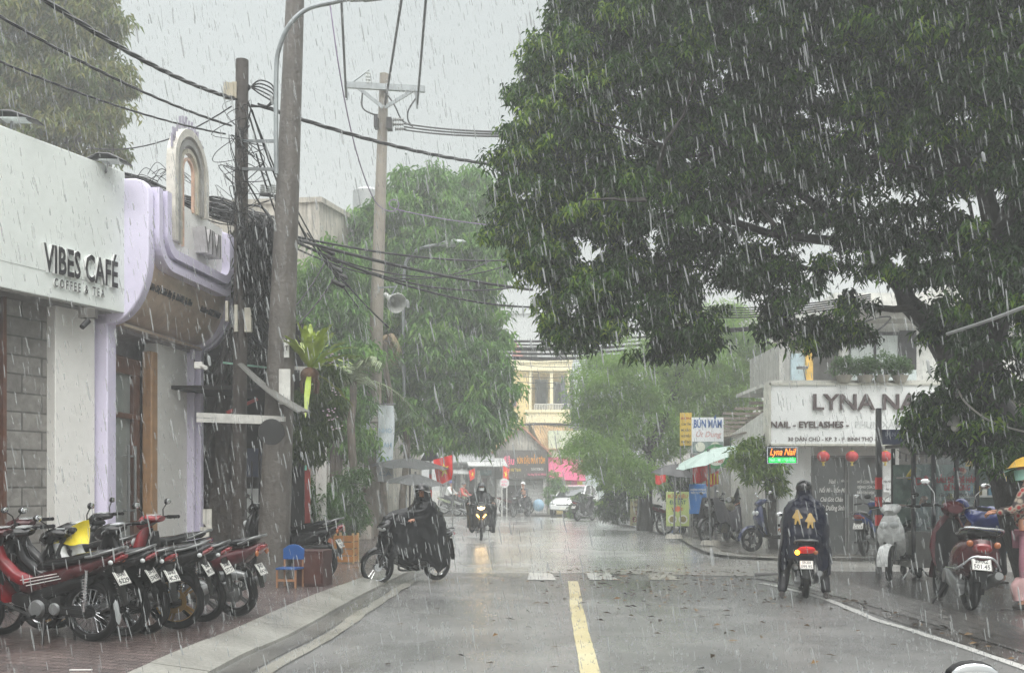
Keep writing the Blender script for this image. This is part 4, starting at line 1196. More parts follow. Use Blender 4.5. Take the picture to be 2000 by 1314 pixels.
for (a, b) in ((1018, 1025), (1061, 1067), (970, 978)):
    nb_('pillar', a, b, 935, 1004, M('marble_tile', (200, 200, 198), rough=.35, var=.35, scale=4), ns, -.1, .28)
nsb = thing('noodle_shop_sign', 'dark noodle shop sign board with orange and pink lettering', 'sign', (fx(966), FY - .35, .1))
nb_('board', 966, 1067, 879, 935, M('sign_dark_grey', (84, 80, 76), rough=.5, var=.1), nsb, 0, .3)
def sgn(body, cx, base, h, w, mat, par, ox_, oz_, Yp, y=-.02, bold=.015, shear=0, Y=FY, ext=.012, rz=None):
    size = (h / F * Y) / .73
    v, f = text(body, size, ext, bold=bold, shear=shear, w=w / F * Y)
    M_ = Matrix(((1, 0, 0, fx(cx, Y) - ox_), (0, 0, -1, y), (0, 1, 0, fz(base, Y) - oz_), (0, 0, 0, 1)))
    mb = MB(); mb.mesh((v, f), M_); return mb.build('lettering', mat, par, smooth=False)
OR = M('orange_letter', (236, 160, 50), rough=.5, var=.05); PK = M('pink_letter', (236, 120, 150), rough=.5, var=.05); YL = M('yellow_letter', (226, 200, 90), var=.05); WL = M('white_letter', (226, 226, 222), var=.04)
sgn('đậu', 993, 907, 16, 23, PK, nsb, ox, oz, 0, bold=.03)
sgn('BÚN ĐẬU MẮM TÔM', 1037, 905, 12, 54, OR, nsb, ox, oz, 0, bold=.02)
sgn('Hương Vị Hà Thành', 997, 920, 6, 40, YL, nsb, ox, oz, 0)
sgn('Cơ Sở 2: 30 Dân Chủ', 1049, 918, 5, 24, WL, nsb, ox, oz, 0, bold=.02)
sgn('Giao Hàng Tận Nơi 0978.306', 1048, 928, 4, 36, PK, nsb, ox, oz, 0, bold=.02)
# pink shop
ps = thing('pink_shop', 'pink-fronted shop with yellow shutter right of the noodle shop', 'building', (fx(1072), FY, .1)); ox = fx(1072)
nb_('wall', 1072, 1140, 840, 1004, M('mint_cream_wall', (202, 208, 182), rough=.7, streak=.5), ps, .3, 6)
nb_('shutter', 1082, 1115, 938, 1004, shut_y, ps, .1, .2)
nb_('pillar', 1116, 1127, 934, 1004, M('hot_pink', (222, 110, 140), rough=.5, var=.08), ps, -.1, .25)
nb_('pillar', 1127, 1137, 934, 1004, M('yellow_pillar', (226, 206, 84), rough=.5, var=.08), ps, -.1, .25)
mb = MB(); q = [(fx(1071) - ox, -.7, fz(936) - oz), (fx(1142) - ox, -.7, fz(938) - oz), (fx(1138) - ox, .2, fz(894) - oz), (fx(1071) - ox, .2, fz(892) - oz)]
mb.add([Vector(v) for v in q] + [Vector(v) + Vector((0, .06, -.05)) for v in q], [(0, 1, 2, 3), (7, 6, 5, 4), (0, 4, 5, 1), (1, 5, 6, 2), (3, 2, 6, 7), (0, 3, 7, 4)])
mb.build('awning', M('magenta_awning', (186, 62, 106), rough=.5, var=.12, streak=.2), ps, smooth=False)
# yellow two-storey house
HYY = 57.0
yh = thing('yellow_house', 'cream yellow house with balcony and columns above the noodle shop', 'building', (fx(965, HYY), HYY, 0)); ox, oz = fx(965, HYY), 0
YW = M('yellow_wall', (228, 208, 150), rough=.7, var=.06, streak=.25, dirt=(190, 176, 130)); YC = M('cream_trim', (238, 228, 192), rough=.6, var=.04)
def hb(name, x0, x1, y0, y1, mat, par, d0, d1, Y=HYY):
    mb = MB(); X0, X1 = fx(x0, Y) - ox, fx(x1, Y) - ox; Z1, Z0 = fz(y0, Y), fz(y1, Y)
    mb.box(((X0 + X1) / 2, (d0 + d1) / 2, (Z0 + Z1) / 2), (abs(X1 - X0), abs(d1 - d0), Z1 - Z0)); return mb.build(name, mat, par, smooth=False)
hb('wall', 965, 1032, 722, 1000, YW, yh, 0, 7); hb('wall', 1032, 1112, 724, 1000, M('yellow_back_wall', (206, 190, 150), rough=.7), yh, 1.6, 7)
hb('cornice', 968, 1116, 708, 724, YC, yh, -.25, 7.1); hb('cornice', 966, 1118, 704, 709, YC, yh, -.35, 7.15)
hb('roof_box', 1048, 1080, 695, 704, M('roof_box_grey', (150, 148, 142)), yh, 1.5, 5)
hb('balcony', 1027, 1114, 806, 826, YC, yh, -.35, 1.6); hb('balcony', 1025, 1116, 801, 806, YC, yh, -.45, 1.6)
for (a, b) in ((1033, 1038), (1074, 1080), (1108, 1112)): hb('column', a, b, 724, 801, YC, yh, -.1, .15)
for (a, b, c, d) in ((1046, 1072, 735, 800), (1082, 1104, 740, 800)): f_ = hb('window', a, b, c, d, M('grey_shutter_door', (140, 140, 136), rough=.5), yh, 1.5, 1.58); hb('pane', a + 3, b - 3, c + 4, d - 4, glass_m, f_, 1.47, 1.5)
f_ = hb('window', 998, 1010, 765, 795, M('salmon_frame', (206, 150, 120)), yh, -.06, 0); hb('pane', 1000, 1008, 768, 793, glass_m, f_, -.09, -.06)
mb = MB()
for k in range(22):
    x = fx(1044 + k * 3.1, HYY) - ox; mb.tube([(x, -.3, fz(801, HYY)), (x, -.3, fz(790, HYY))], .03, 5)
mb.box(((fx(1044, HYY) + fx(1112, HYY)) / 2 - ox, -.3, fz(790, HYY)), (fx(1112, HYY) - fx(1044, HYY), .08, .06)); mb.build('railing', M('rail_white', (206, 204, 196)), yh)
mb = MB(); mb.prism([(fx(995, HYY) - ox, 6.9 + .0), (fx(1030, HYY) - ox, 6.9), (fx(1008, HYY) - ox, 8.3)], 0, 4, Matrix(((1, 0, 0, 0), (0, 0, 1, 2.2), (0, 1, 0, 1.6), (0, 0, 0, 1)))); mb.build('roof', M('maroon_roof', (150, 100, 96), rough=.6), yh, smooth=False)
fd = thing('folded_parasol', 'folded dark parasol standing on the yellow balcony', 'parasol', (fx(1103, HYY - .2), HYY - .1, fz(800, HYY)))
mb = MB(); mb.tube([(0, 0, 0), (0, 0, 1.9)], .03, 6); mb.build('pole', steel_m, fd)
mb = MB(); mb.tube([(.05, 0, .05), (.02, 0, .6), (-.08, 0, 1.3), (-.15, 0, 1.9)], [.28, .24, .13, .03], 9); mb.build('canopy', M('slate_cloth', (74, 78, 88), rough=.7, bump=.4), fd)
ra = thing('corrugated_roof', 'rusty corrugated lean-to roof below the yellow balcony', 'roof', (fx(1040), FY + 1, 0))
mb = MB(); AA, BB, CC_, DD = P(1036, 828, 56.5), P(1118, 838, 56.5), P(1132, 878, 53.2), P(1062, 878, 53.2)
off = Vector(ra.location)
def cor(u, v):
    p = AA.lerp(BB, u).lerp(DD.lerp(CC_, u), v); return p - off + Vector((0, 0, .04 * math.sin(u * 90)))
mb.sheet(cor, 90, 3, th=.02); mb.build('sheet', M('rusty_sheet', (176, 150, 112), rough=.6, var=.3, scale=2, streak=.6, dirt=(130, 96, 66)), ra)
# neighbour building balconies right of yellow house
nh = simple_block('balcony_house', 'pale blue-white house with balcony railings behind the yellow house', 3.6, 6.5, 60, 66, 9.5, M('bluewhite_wall', (188, 198, 200), rough=.6, streak=.3), [(.9, 6.3, 1.0, 1.4), (2.2, 3.2, 1.0, 1.4)])
mb = MB()
for k in range(4): mb.box((1.0, -.9, 5.2 + k * .3), (2.6, .05, .06))
for x in (-.2, 1.0, 2.3): mb.box((x, -.9, 5.6), (.06, .06, 1.1))
mb.box((1.0, -.45, 4.95), (2.8, 1.0, .2)); mb.build('balcony', M('rail_grey', (120, 124, 124)), nh)
# tall pale towers in the haze
simple_block('apartment_tower', 'tall pale apartment block fading in the rain haze', -1.0, 9.5, 78, 90, 14.6, M('tower_wall', (180, 184, 184), rough=.6, streak=.2, dirt=(130, 136, 138)),
    [(x, z, 1.5, 1.4) for x in (2.2, 5.2, 8.2) for z in (8.2, 11.4)])
simple_block('apartment_tower', 'lower grey flats behind the feathery tree', 10, 24, 66, 78, 12.5, M('tower_wall2', (168, 166, 160), rough=.6, streak=.3), [(x, z, 1.5, 1.4) for x in (2.2, 5.4, 8.6, 11.6) for z in (4, 7.4, 10.4)])
# left shops at the bend
ls = thing('left_shop_row', 'low white shop row with glass fronts left of the noodle shop', 'building', (fx(860), FY - .3, .1)); ox, oz = fx(860), .1
nb_('wall', 858, 966, 860, 1004, M('cool_grey_wall', (168, 170, 168), rough=.7, streak=.3), ls, .5, 6)
mb = MB(); q = [(fx(858) - ox, -.6, fz(903) - oz), (fx(966) - ox, -.6, fz(900) - oz), (fx(966) - ox, 2.4, fz(862) - oz), (fx(858) - ox, 2.4, fz(850) - oz)]
mb.add(q + [(a, b, c - .08) for a, b, c in q], [(0, 1, 2, 3), (7, 6, 5, 4), (0, 4, 5, 1), (1, 5, 6, 2), (3, 2, 6, 7), (0, 3, 7, 4)]); mb.build('roof', M('grey_sheet_roof', (140, 142, 142), rough=.5, streak=.3), ls, smooth=False)
for (a, b, c) in ((872, 892, 925), (914, 930, 927), (940, 954, 930)): 
    f_ = nb_('door', a, b, c, 1004, M('grey_door_frame', (160, 164, 162)), ls, .3, .5); nb_('pane', a + 2, b - 2, c + 3, 1000, glass_m, f_, .26, .3)
for (a, b) in ((900, 908), (932, 937)): nb_('pillar', a, b, 918, 1004, white_paint, ls, .1, .5)
nb_('lintel_sign', 938, 960, 918, 928, M('teal_sign', (110, 140, 142)), ls, .2, .3)
for k, (a, b, y0, y1, dx, lab) in enumerate(((884, 930, 913, 924, 0, 'low white metal awning over the left shop door'), (912, 992, 892, 910, 6, 'larger white metal awning jutting beside the noodle sign'))):
    aw = thing('metal_awning', lab, 'awning', (fx(a), FY - .4, fz(y1)))
    mb = MB(); w_ = fx(b) - fx(a); h = fz(y0) - fz(y1)
    q = [(dx / 40, -1.1, 0), (w_, -1.1, -.02), (w_ - .25, .25, h), (-.1, .25, h)]
    mb.add([Vector(v) for v in q] + [Vector(v) - Vector((0, 0, .05)) for v in q], [(0, 1, 2, 3), (7, 6, 5, 4), (0, 4, 5, 1), (1, 5, 6, 2), (3, 2, 6, 7), (0, 3, 7, 4)])
    mb.build('sheet', M('white_sheet', (168, 170, 168), rough=.4, streak=.2), aw, smooth=False)
    mb = MB()
    for x in (.1, w_ / 2, w_ - .3): mb.tube([(x, .2, -.3), (x, -1.0, -.02)], .025, 5)
    mb.build('brace', grey_metal, aw)

# ---------- right-hand low row between the feathery tree and the nail shop
rr = thing('right_shop_row', 'low open-fronted eateries with teal posts along the right pavement', 'building', (6.6, 24, .09))
mb = MB(); mb.box((3.5, 9, 1.8), (5, 18, 3.6)); mb.build('wall', M('beige_stained_wall', (150, 146, 132), rough=.7, streak=.6), rr, smooth=False)
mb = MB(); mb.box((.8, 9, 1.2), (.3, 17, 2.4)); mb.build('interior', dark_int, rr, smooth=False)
for y in (.5, 2.6, 5, 8, 11): 
    mb = MB(); mb.box((.3, y, 1.45), (.14, .14, 2.9)); mb.build('post', M('teal_post', (120, 160, 150), rough=.5, streak=.3), rr, smooth=False)
mb = MB()
for k in range(14): mb.box((.2 + .05 * (k % 3), 1.2 + k * .5 - (k % 2) * .2, 3.05 + .16 * (k % 4)), (1.3, .12, .07), rz=.2 * (k % 3 - 1))
mb.build('roof_plank', M('grey_planks', (128, 120, 110), rough=.7, var=.3), rr, smooth=False)
mb = MB(); q = [(-.9, -.3, 2.7), (1.2, -.3, 3.3), (1.2, 16, 3.3), (-.9, 16, 2.7)]
mb.add(q + [(a, b, c - .05) for a, b, c in q], [(0, 1, 2, 3), (7, 6, 5, 4), (0, 4, 5, 1), (1, 5, 6, 2), (3, 2, 6, 7), (0, 3, 7, 4)]); mb.build('roof', M('brown_sheet_roof', (120, 112, 100), rough=.6, streak=.5), rr, smooth=False)
# diagonal-top white wall
ww = thing('boundary_wall', 'stained white wall with a sloping top left of the nail shop', 'wall', (0, 0, 0))
mb = MB(); a, b = P(1428, 1040, 27), P(1497, 1040, 22.6)
mb.add([(a.x, a.y, 0), (b.x, b.y, 0), (b.x, b.y, fz(800, 22.6)), (a.x, a.y, fz(848, 27)), (a.x + .15, a.y, 0), (b.x + .15, b.y, 0), (b.x + .15, b.y, fz(800, 22.6)), (a.x + .15, a.y, fz(848, 27))],
       [(0, 1, 2, 3), (4, 7, 6, 5), (3, 2, 6, 7), (0, 3, 7, 4), (1, 5, 6, 2)])
mb.build('wall', M('stained_white', (196, 196, 190), rough=.7, streak=.6, dirt=(120, 122, 112)), ww, smooth=False)
# ---------- nail shop
NY = 22.4
nsx = fx(1497, NY)
nail = thing('nail_shop', 'white nail salon with wide sign, glass doors and set-back upper floor', 'building', (nsx, NY, .09)); ox, oz = nsx, .09
def nb2(name, x0, x1, y0, y1, mat, par, d0, d1, Y=NY, bevel=0):
    mb = MB(); X0, X1 = fx(x0, Y) - ox, fx(x1, Y) - ox; Z1, Z0 = fz(y0, Y) - oz, max(fz(y1, Y) - oz, 0)
    mb.box(((X0 + X1) / 2, (d0 + d1) / 2, (Z0 + Z1) / 2), (abs(X1 - X0), abs(d1 - d0), Z1 - Z0)); return mb.build(name, mat, par, smooth=False, bevel=bevel)
WHT = M('nail_white_wall', (236, 238, 237), rough=.4, var=.03, streak=.08)
nb2('wall', 1521, 1584, 872, 1085, WHT, nail, 0, .3); nb2('wall', 1724, 1756, 872, 1085, WHT, nail, 0, .3)
nb2('side_wall', 1756, 2120, 872, 1085, M('grey_side_wall', (120, 118, 114), rough=.6, streak=.4), nail, .1, .4)
nb2('lintel', 1584, 1724, 872, 889, M('pale_lintel', (170, 168, 164), rough=.5), nail, 0, .3)
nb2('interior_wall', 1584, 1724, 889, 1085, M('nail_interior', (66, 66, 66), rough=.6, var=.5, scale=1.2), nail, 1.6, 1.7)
nb2('floor_slab', 1584, 1724, 1084, 1086, dark_int, nail, .3, 1.7)
nb2('body', 1521, 2120, 870, 1085, M('nail_body', (140, 138, 134), rough=.7), nail, 1.75, 9)
for (a, b) in ((1584, 1654), (1656, 1724)):
    d_ = nb2('door', a, b, 889, 1084, M('door_grey_glass', (82, 85, 84), rough=.08, var=.3, scale=1.4, spec=.8), nail, .05, .09)
    hx = b - 3 if a < 1600 else a + 11
    for q in ((0, 4) if a < 1600 else (0, 4)):
        mb = MB(); X = fx(hx + q, NY) - ox; mb.tube([(X, -.02, fz(1010, NY) - oz), (X, -.02, fz(965, NY) - oz)], .012, 8); mb.build('handle', steel_m, d_)
    for (c, d, e_, g_) in ((a, a + 3, 889, 1084), (b - 3, b, 889, 1084), (a + 3, b - 3, 889, 893)): nb2('frame', c, d, e_, g_, M('door_frame_grey', (110, 110, 108)), d_, .02, .11)
def ns_text(body, cx, base, h, w, mat, par, y, Y=NY, bold=.01, shear=0, ext=.004):
    return sgn(body, cx, base, h, w, mat, par, ox, oz, 0, y=y, bold=bold, shear=shear, Y=Y, ext=ext)
for (b_, cx, base, h, w) in (('Nail', 1626, 944, 9, 14), ('Nối Mi - Uốn Mi', 1626, 961, 9, 51), ('Chà Gót Chân', 1625, 979, 9, 44), ('Gội Dưỡng Sinh', 1625, 996, 10, 50), ('ĐẶT LỊCH', 1650, 941, 4, 12), ('MỞ CỬA: 8H30', 1695, 943, 5, 39), ('ĐÓNG CỬA: 20H', 1696, 953, 5, 40), ('ĐÀO TẠO HỌC VIÊN', 1698, 964, 5, 46)):
    ns_text(b_, cx, base, h, w, WL, nail, .04, shear=.25 if h > 8 else 0, bold=.012)
# wide fascia sign
fs_ = thing('nail_shop_sign', 'wide white nail shop sign board with brown raised letters', 'sign', (nsx, NY, .09))
nb2('board', 1494, 1884, 755, 870, M('fascia_white', (238, 241, 240), rough=.35, var=.02, streak=.08, dirt=(200, 204, 200)), fs_, -.45, -.02)
for (a, b, c, d) in ((1492, 1886, 752, 756), (1492, 1886, 868, 872), (1491, 1495, 752, 872), (1883, 1887, 752, 872)): nb2('frame', a, b, c, d, M('fascia_frame', (196, 196, 186)), fs_, -.48, 0)
BRN = M('brown_letter', (84, 70, 70), rough=.4, var=.06)
YS = NY - .45
def fasc(body, cx, base, h, w, m, bold=.012, ext=.03):
    size = (h / F * YS) / .73
    v, f = text(body, size, ext, bold=bold, w=w / F * YS)
    M_ = Matrix(((1, 0, 0, fx(cx, YS) - ox), (0, 0, -1, -.451), (0, 1, 0, fz(base, YS) - oz), (0, 0, 0, 1)))
    mb = MB(); mb.mesh((v, f), M_); return mb.build('lettering', m, fs_, smooth=False)
fasc('LYNA NAIL', 1705, 800, 32, 238, BRN, bold=.012, ext=.06)
fasc('NAIL - EYELASHES -', 1581, 835, 13, 152, BRN)
fasc('PHUN XĂM', 1715, 835, 13, 90, M('ghost_letter', (206, 210, 209)), ext=.01)
fasc('30 DÂN CHỦ - KP. 3 - P. BÌNH THỌ - THỦ ĐỨC - ĐT: 0362', 1676, 861, 8, 274, BRN, bold=.006, ext=.01)
# roof terrace + upper floor
nb2('terrace', 1496, 2100, 746, 753, M('terrace_slab', (190, 190, 184), rough=.6, streak=.4), nail, -.4, 3)
UY = 24.5
def ub(name, x0, x1, y0, y1, mat, par, d0, d1):
    return nb2(name, x0, x1, y0, y1, mat, par, d0, d1)
def upart(name, x0, x1, y0, y1, mat, par, dep=.2, Y=UY):
    mb = MB(); X0, X1 = fx(x0, Y) - ox, fx(x1, Y) - ox; Z1, Z0 = fz(y0, Y) - oz, fz(y1, Y) - oz
    d = Y - NY
    mb.box(((X0 + X1) / 2, d + dep / 2, (Z0 + Z1) / 2), (X1 - X0, dep, Z1 - Z0)); return mb.build(name, mat, par, smooth=False)
upart('upper_wall', 1645, 2100, 575, 750, M('upper_white', (222, 223, 219), rough=.6, streak=.2), nail, 5)
upart('eave', 1640, 2110, 600, 622, M('eave_grey', (150, 148, 142), rough=.6), nail, 5.2, Y=UY - .7)
upart('roof_slab', 1630, 2120, 572, 600, M('slab_white', (222, 222, 216), rough=.5, streak=.15), nail, 6, Y=UY - .9)
upart('shutter_wall', 1546, 1575, 690, 752, M('blue_corrugated', (176, 196, 204), rough=.5, streak=.2), nail, .12, Y=UY - .4)
upart('column', 1575, 1588, 680, 752, M('ochre_column', (214, 176, 92), rough=.6), nail, .3, Y=UY - .5)
upart('side_panel', 1522, 1547, 672, 752, M('grey_pillar', (168, 168, 164), streak=.4), nail, 3, Y=UY - .3)
upart('recess_wall', 1588, 1650, 640, 752, M('dark_recess', (84, 84, 82), rough=.6, var=.3), nail, .1, Y=UY + .3)
f_ = upart('window', 1708, 1756, 648, 712, dark_metal, nail, .08, Y=UY - .1); upart('pane', 1712, 1753, 655, 710, M('pale_curtain_pane', (176, 184, 182), rough=.1, var=.1), f_, .03, Y=UY - .14)
f_ = upart('window', 1660, 1708, 654, 735, dark_metal, nail, .05, Y=UY - .08); upart('pane', 1662, 1706, 658, 733, MATS['pale_curtain_pane'], f_, .03, Y=UY - .12)
f_ = upart('window', 1758, 1790, 645, 735, dark_metal, nail, .06, Y=UY - .09)
upart('parapet', 1668, 1790, 722, 746, M('pale_blue_parapet', (186, 196, 196), streak=.3), nail, .1, Y=UY - 1.6)
# background fill buildings at far left & right so side steps still show a street
simple_block('white_house', 'white two-storey house beyond the right tree', 13.2, 24, 26, 38, 7.4, white_paint, [(2, 5, 1.6, 1.5), (5.5, 5, 1.6, 1.5), (2, 2, 1.6, 1.5)])
# ================================================================== POLES, LAMPS, WIRES
pole1_m = M('brown_grey_pole', (94, 90, 85), rough=.6, var=.25, scale=3, streak=.6, dirt=(66, 60, 54), bump=.8, bscale=18)
pole_m = M('concrete_pole', (134, 127, 116), rough=.6, var=.18, scale=2.5, streak=.5, dirt=(96, 88, 76), bump=.4, bscale=25)
pole_dark = M('dark_wood_pole', (62, 56, 51), rough=.65, var=.3, scale=3, streak=.5, dirt=(56, 50, 44), bump=.8, bscale=22)
cable_m = M('black_cable', (16, 16, 17), spec=.25, rough=.4, var=.1)
porcelain = M('porcelain_insulator', (196, 200, 198), rough=.25, var=.08)
galv = M('galvanised_steel', (150, 156, 158), rough=.4, metal=.5, var=.15, streak=.3)

def arc_pts(a, b, sag, n=24):
    a, b = Vector(a), Vector(b)
    return [a.lerp(b, i / n) - Vector((0, 0, sag * 4 * (i / n) * (1 - i / n))) for i in range(n + 1)]
def cable(a, b, sag, r, label, group=None, n=24, mat=None, twist=0, cat='cable', name='overhead_cable'):
    mb = MB(); pts = arc_pts(a, b, sag, n)
    if twist:
        m_ = int((Vector(b) - Vector(a)).length * 14); pts = arc_pts(a, b, sag, m_)
        for k in range(3):
            q = []
            for i, p in enumerate(pts):
                t = (pts[min(i + 1, m_)] - pts[max(i - 1, 0)]).normalized(); s_ = t.cross(Vector((0, 0, 1))).normalized(); u_ = s_.cross(t)
                an = i * twist + k * 2 * PI / 3; q.append(p + (s_ * math.cos(an) + u_ * math.sin(an)) * r * .62)
            mb.tube(q, r * .58, 5)
    else: mb.tube(pts, r, 6)
    return tag(mb.build(name, mat or cable_m), label, cat, group)

def pole(name, label, base, top, r0, r1, m, kind='pole'):
    t = thing(name, label, 'utility pole', base)
    mb = MB(); b = Vector(base); n = 14
    mb.tube([(Vector(base).lerp(Vector(top), i / 12)) - b for i in range(13)], [r0 + (r1 - r0) * i / 12 for i in range(13)], 20)
    mb.build('pole', m, t)
    return t
# pole 1: leaning concrete pole behind the old tree, runs out of the frame
p1b = P(532, 1148, 14.7); p1b.z = .12
d = (P(577, 0, 14.7) - P(532, 1148, 14.7)); p1t = p1b + d * 1.12
pl1 = pole('concrete_pole', 'tall leaning brown concrete pole rising out of the picture', p1b, p1t, .235, .115, pole1_m)
for (py, px, w, h, lab) in ((680, 560, .07, .26, 'T'), (755, 556, .16, .5, 'CẤM')):
    c = P(px, py, 14.48) - p1b
    mb = MB(); mb.box(c, (w, .015, h)); pn = mb.build('notice_plate', M('notice_white', (206, 206, 200), rough=.5, streak=.3), pl1)
    if lab == 'T':
        for q in (.07, -.03): 
            v = text('T', .09, .003, bold=.01); mb = MB(); mb.mesh(v, T(c.x, c.y - .0085, c.z + q) @ RX(PI / 2)); mb.build('lettering', black_letter, pn, smooth=False)
# bracket shelf with white square bars holding the fern
mb = MB(); a = P(560, 718, 14.9) - p1b; b_ = P(612, 720, 14.9) - p1b
mb.bar(a + Vector((-.1, 0, 0)), a, .05, .05); mb.bar(a, b_, .05, .05); mb.bar(b_ + Vector((-.17, 0, -.02)), b_ + Vector((-.17, 0, -.17)), .05, .05)
mb.build('bracket', white_paint, pl1)
# pole 3: dark old pole with the lamp arm
p3b = P(466, 1100, 15.4); p3b.z = .12; p3t = P(473, 118, 15.4)
pl3 = pole('old_dark_pole', 'short dark weathered pole wrapped in tangled cables', p3b, p3t, .11, .095, pole_dark)
bx = P(446, 178, 15.3) - p3b
mb = MB(); mb.box(bx, (.12, .12, .22), rz=.5); mb.build('junction_box', M('beige_box', (176, 168, 148), rough=.5, streak=.3), pl3)
mb = MB(); mb.box(P(459, 178, 15.35) - p3b, (.07, .1, .24)); mb.build('junction_box', MATS['beige_box'], pl3)
for (px, py, w, h) in ((485, 625, .1, .36), (462, 622, .05, .4), (444, 608, .04, .3)):
    mb = MB(); mb.box(P(px, py, 15.3) - p3b, (w, .08, h)); mb.build('meter_box', M('meter_white', (190, 186, 172), rough=.5, streak=.3), pl3)
mb = MB(); mb.bar(P(470, 276, 15.4) - p3b, P(541, 276, 14.35) - p3b, .04, .04); mb.bar(P(470, 330, 15.4) - p3b, P(541, 331, 14.35) - p3b, .04, .04)
mb.build('lamp_bracket', galv, pl3)
lp = thing('street_lamp', 'curved grey street lamp arm bending over the leaning concrete pole', 'street lamp', P(540, 336, 14.3))
lb = Vector(lp.location)
def PL(px, py, Y=14.3): return P(px, py, Y) - lb
mb = MB(); pts = smooth_line([PL(540, 340), PL(539, 250), PL(540, 130), PL(547, 90, 14.25), PL(565, 50, 14.2), PL(600, 18, 14.2), PL(650, 5, 14.15), PL(680, -2, 14.1)], 6)
mb.tube(pts, [.032] * len(pts), 10); mb.build('arm', galv, lp)
def lamp_head(parent, c, d, L, w, h):
    d = Vector(d).normalized(); s_ = d.cross(Vector((0, 0, 1))).normalized(); u_ = s_.cross(d)
    Mx = Matrix(((d.x, s_.x, u_.x, c[0]), (d.y, s_.y, u_.y, c[1]), (d.z, s_.z, u_.z, c[2]), (0, 0, 0, 1)))
    mb = MB(); mb.loft([(0, 0, .03, .03), (.06 * L, 0, w * .35, h * .6), (.3 * L, .01, w * .5, h), (.65 * L, .01, w * .5, h * .9), (.92 * L, 0, w * .3, h * .5), (L, -.01, w * .08, h * .15)], 14); mb.xf(Mx)
    hd = mb.build('lamp_head', M('lamp_grey', (190, 196, 196), rough=.35, var=.05), parent)
    mb = MB(); mb.loft([(.3 * L, -.05 * h - h * .75, w * .3, h * .3), (.6 * L, -h * .8, w * .38, h * .45), (.88 * L, -h * .55, w * .2, h * .25)], 12); mb.xf(Mx)
    mb.build('lens', M('lamp_lens', (170, 176, 170), rough=.1), hd)
lamp_head(lp, PL(676, -2, 14.1), (1, -.25, .05), .8, .26, .06)
# pole 2 with the crossarm
p2b = P(722, 1055, 27.6); p2b.z = .12; p2t = P(750.5, 145, 27.6)
pl2 = pole('crossarm_pole', 'tall brown concrete pole with steel crossarm and horn loudspeaker', p2b, p2t, .235, .12, pole_m)
def Q2(px, py, Y=27.4): return P(px, py, Y) - p2b
mb = MB(); mb.bar(Q2(673, 166), Q2(830, 175), .10, .16); mb.bar(Q2(700, 172), Q2(748, 210), .05, .09); mb.bar(Q2(805, 178), Q2(752, 210), .05, .09)
mb.build('crossarm', galv, pl2)
def insulator(parent, c, h=.3, r=.07, m=None, axis=(0, 0, 1), rings=4):
    a = Vector(axis).normalized(); mb = MB(); pts = []; rs = []
    for i in range(rings):
        for (dz, rr) in ((0, .5), (.05, 1), (.35, 1), (.5, .5)):
            pts.append(Vector(c) + a * (h * (i + dz) / rings)); rs.append(r * rr * (1 - .06 * i))
    mb.tube(pts, rs, 12); return mb.build('insulator', m or porcelain, parent)
insulator(pl2, Q2(719, 164), .36, .075)
for q, r in (((676, 168, 690, 160, 721, 137), .022), ((676, 172, 680, 185, 677, 196), .03), ((812, 176, 814, 195, 815, 212), .035)): mb = MB(); mb.tube([Q2(*q[:2]), Q2(*q[2:4]), Q2(*q[4:])], r, 6); mb.build('cable_clamp', galv, pl2)
for i, (px, py) in enumerate(((775, 234), (775, 243), (779, 252))):
    insulator(pl2, Q2(px - 7, py), .32, .055, M('grey_insulator', (110, 112, 110), rough=.35), (1, -.1, -.05), 5)
for q in ((735, 240, .1), (761, 243, .14)): mb = MB(); mb.box(Q2(*q[:2]), (q[2], .3, .29)); mb.build('clamp_plate', dark_metal, pl2)
def loop(pts, r, label=None, parent=None, name='jumper_cable', m=None):
    mb = MB(); mb.tube(smooth_line(pts, 6), r, 6); o = mb.build(name, m or cable_m, parent)
    if label: tag(o, label, 'cable')
    return o
loop([Q2(708, 180), Q2(708, 210), Q2(725, 222), Q2(738, 225)], .022, parent=pl2)
loop([Q2(752, 180), Q2(770, 205), Q2(785, 235), Q2(805, 246)], .022, parent=pl2)
loop([Q2(814, 190), Q2(798, 215), Q2(797, 235), Q2(806, 248)], .022, parent=pl2)
# horn loudspeaker and its arm
mb = MB(); h0, h1 = Q2(753, 576, 27.2), Q2(775, 592, 26.6)
mb.tube([h0, h0.lerp(h1, .3), h0.lerp(h1, .6), h0.lerp(h1, .85), h1, h1 + (h1 - h0) * .02], [.05, .07, .12, .2, .27, .26], 20, cap=False)
mb.tube([h0, h0.lerp(h1, .65)], [.07, .05], 12)
hs = mb.build('loudspeaker', M('speaker_grey', (176, 178, 174), rough=.4, streak=.2), pl2)
mb = MB(); mb.bar(Q2(738, 562, 27.4), Q2(775, 560, 27.2), .04, .04); mb.bar(Q2(760, 585), Q2(776, 556), .03, .03); mb.build('speaker_bracket', galv, hs)
for (px, py, w, h) in ((734, 812, .24, .3), (727, 842, .26, .42), (716, 940, .16, .34)):
    mb = MB(); c = Q2(px, py, 27.36); mb.box(c, (w, .012, h)); pn = mb.build('paper_notice', M('paper_white', (214, 210, 202), rough=.6, streak=.2), pl2)
    for k in range(3):
        v = text(('BÁN NHÀ', 'CHO THUÊ', '0931.53')[k], .055, .002, bold=.01, w=w * .8); mb = MB(); mb.mesh(v, T(c.x, c.y - .0075, c.z + h * .25 - k * h * .25) @ RX(PI / 2)); mb.build('lettering', M('notice_ink', (80, 70, 90)), pn, smooth=False)
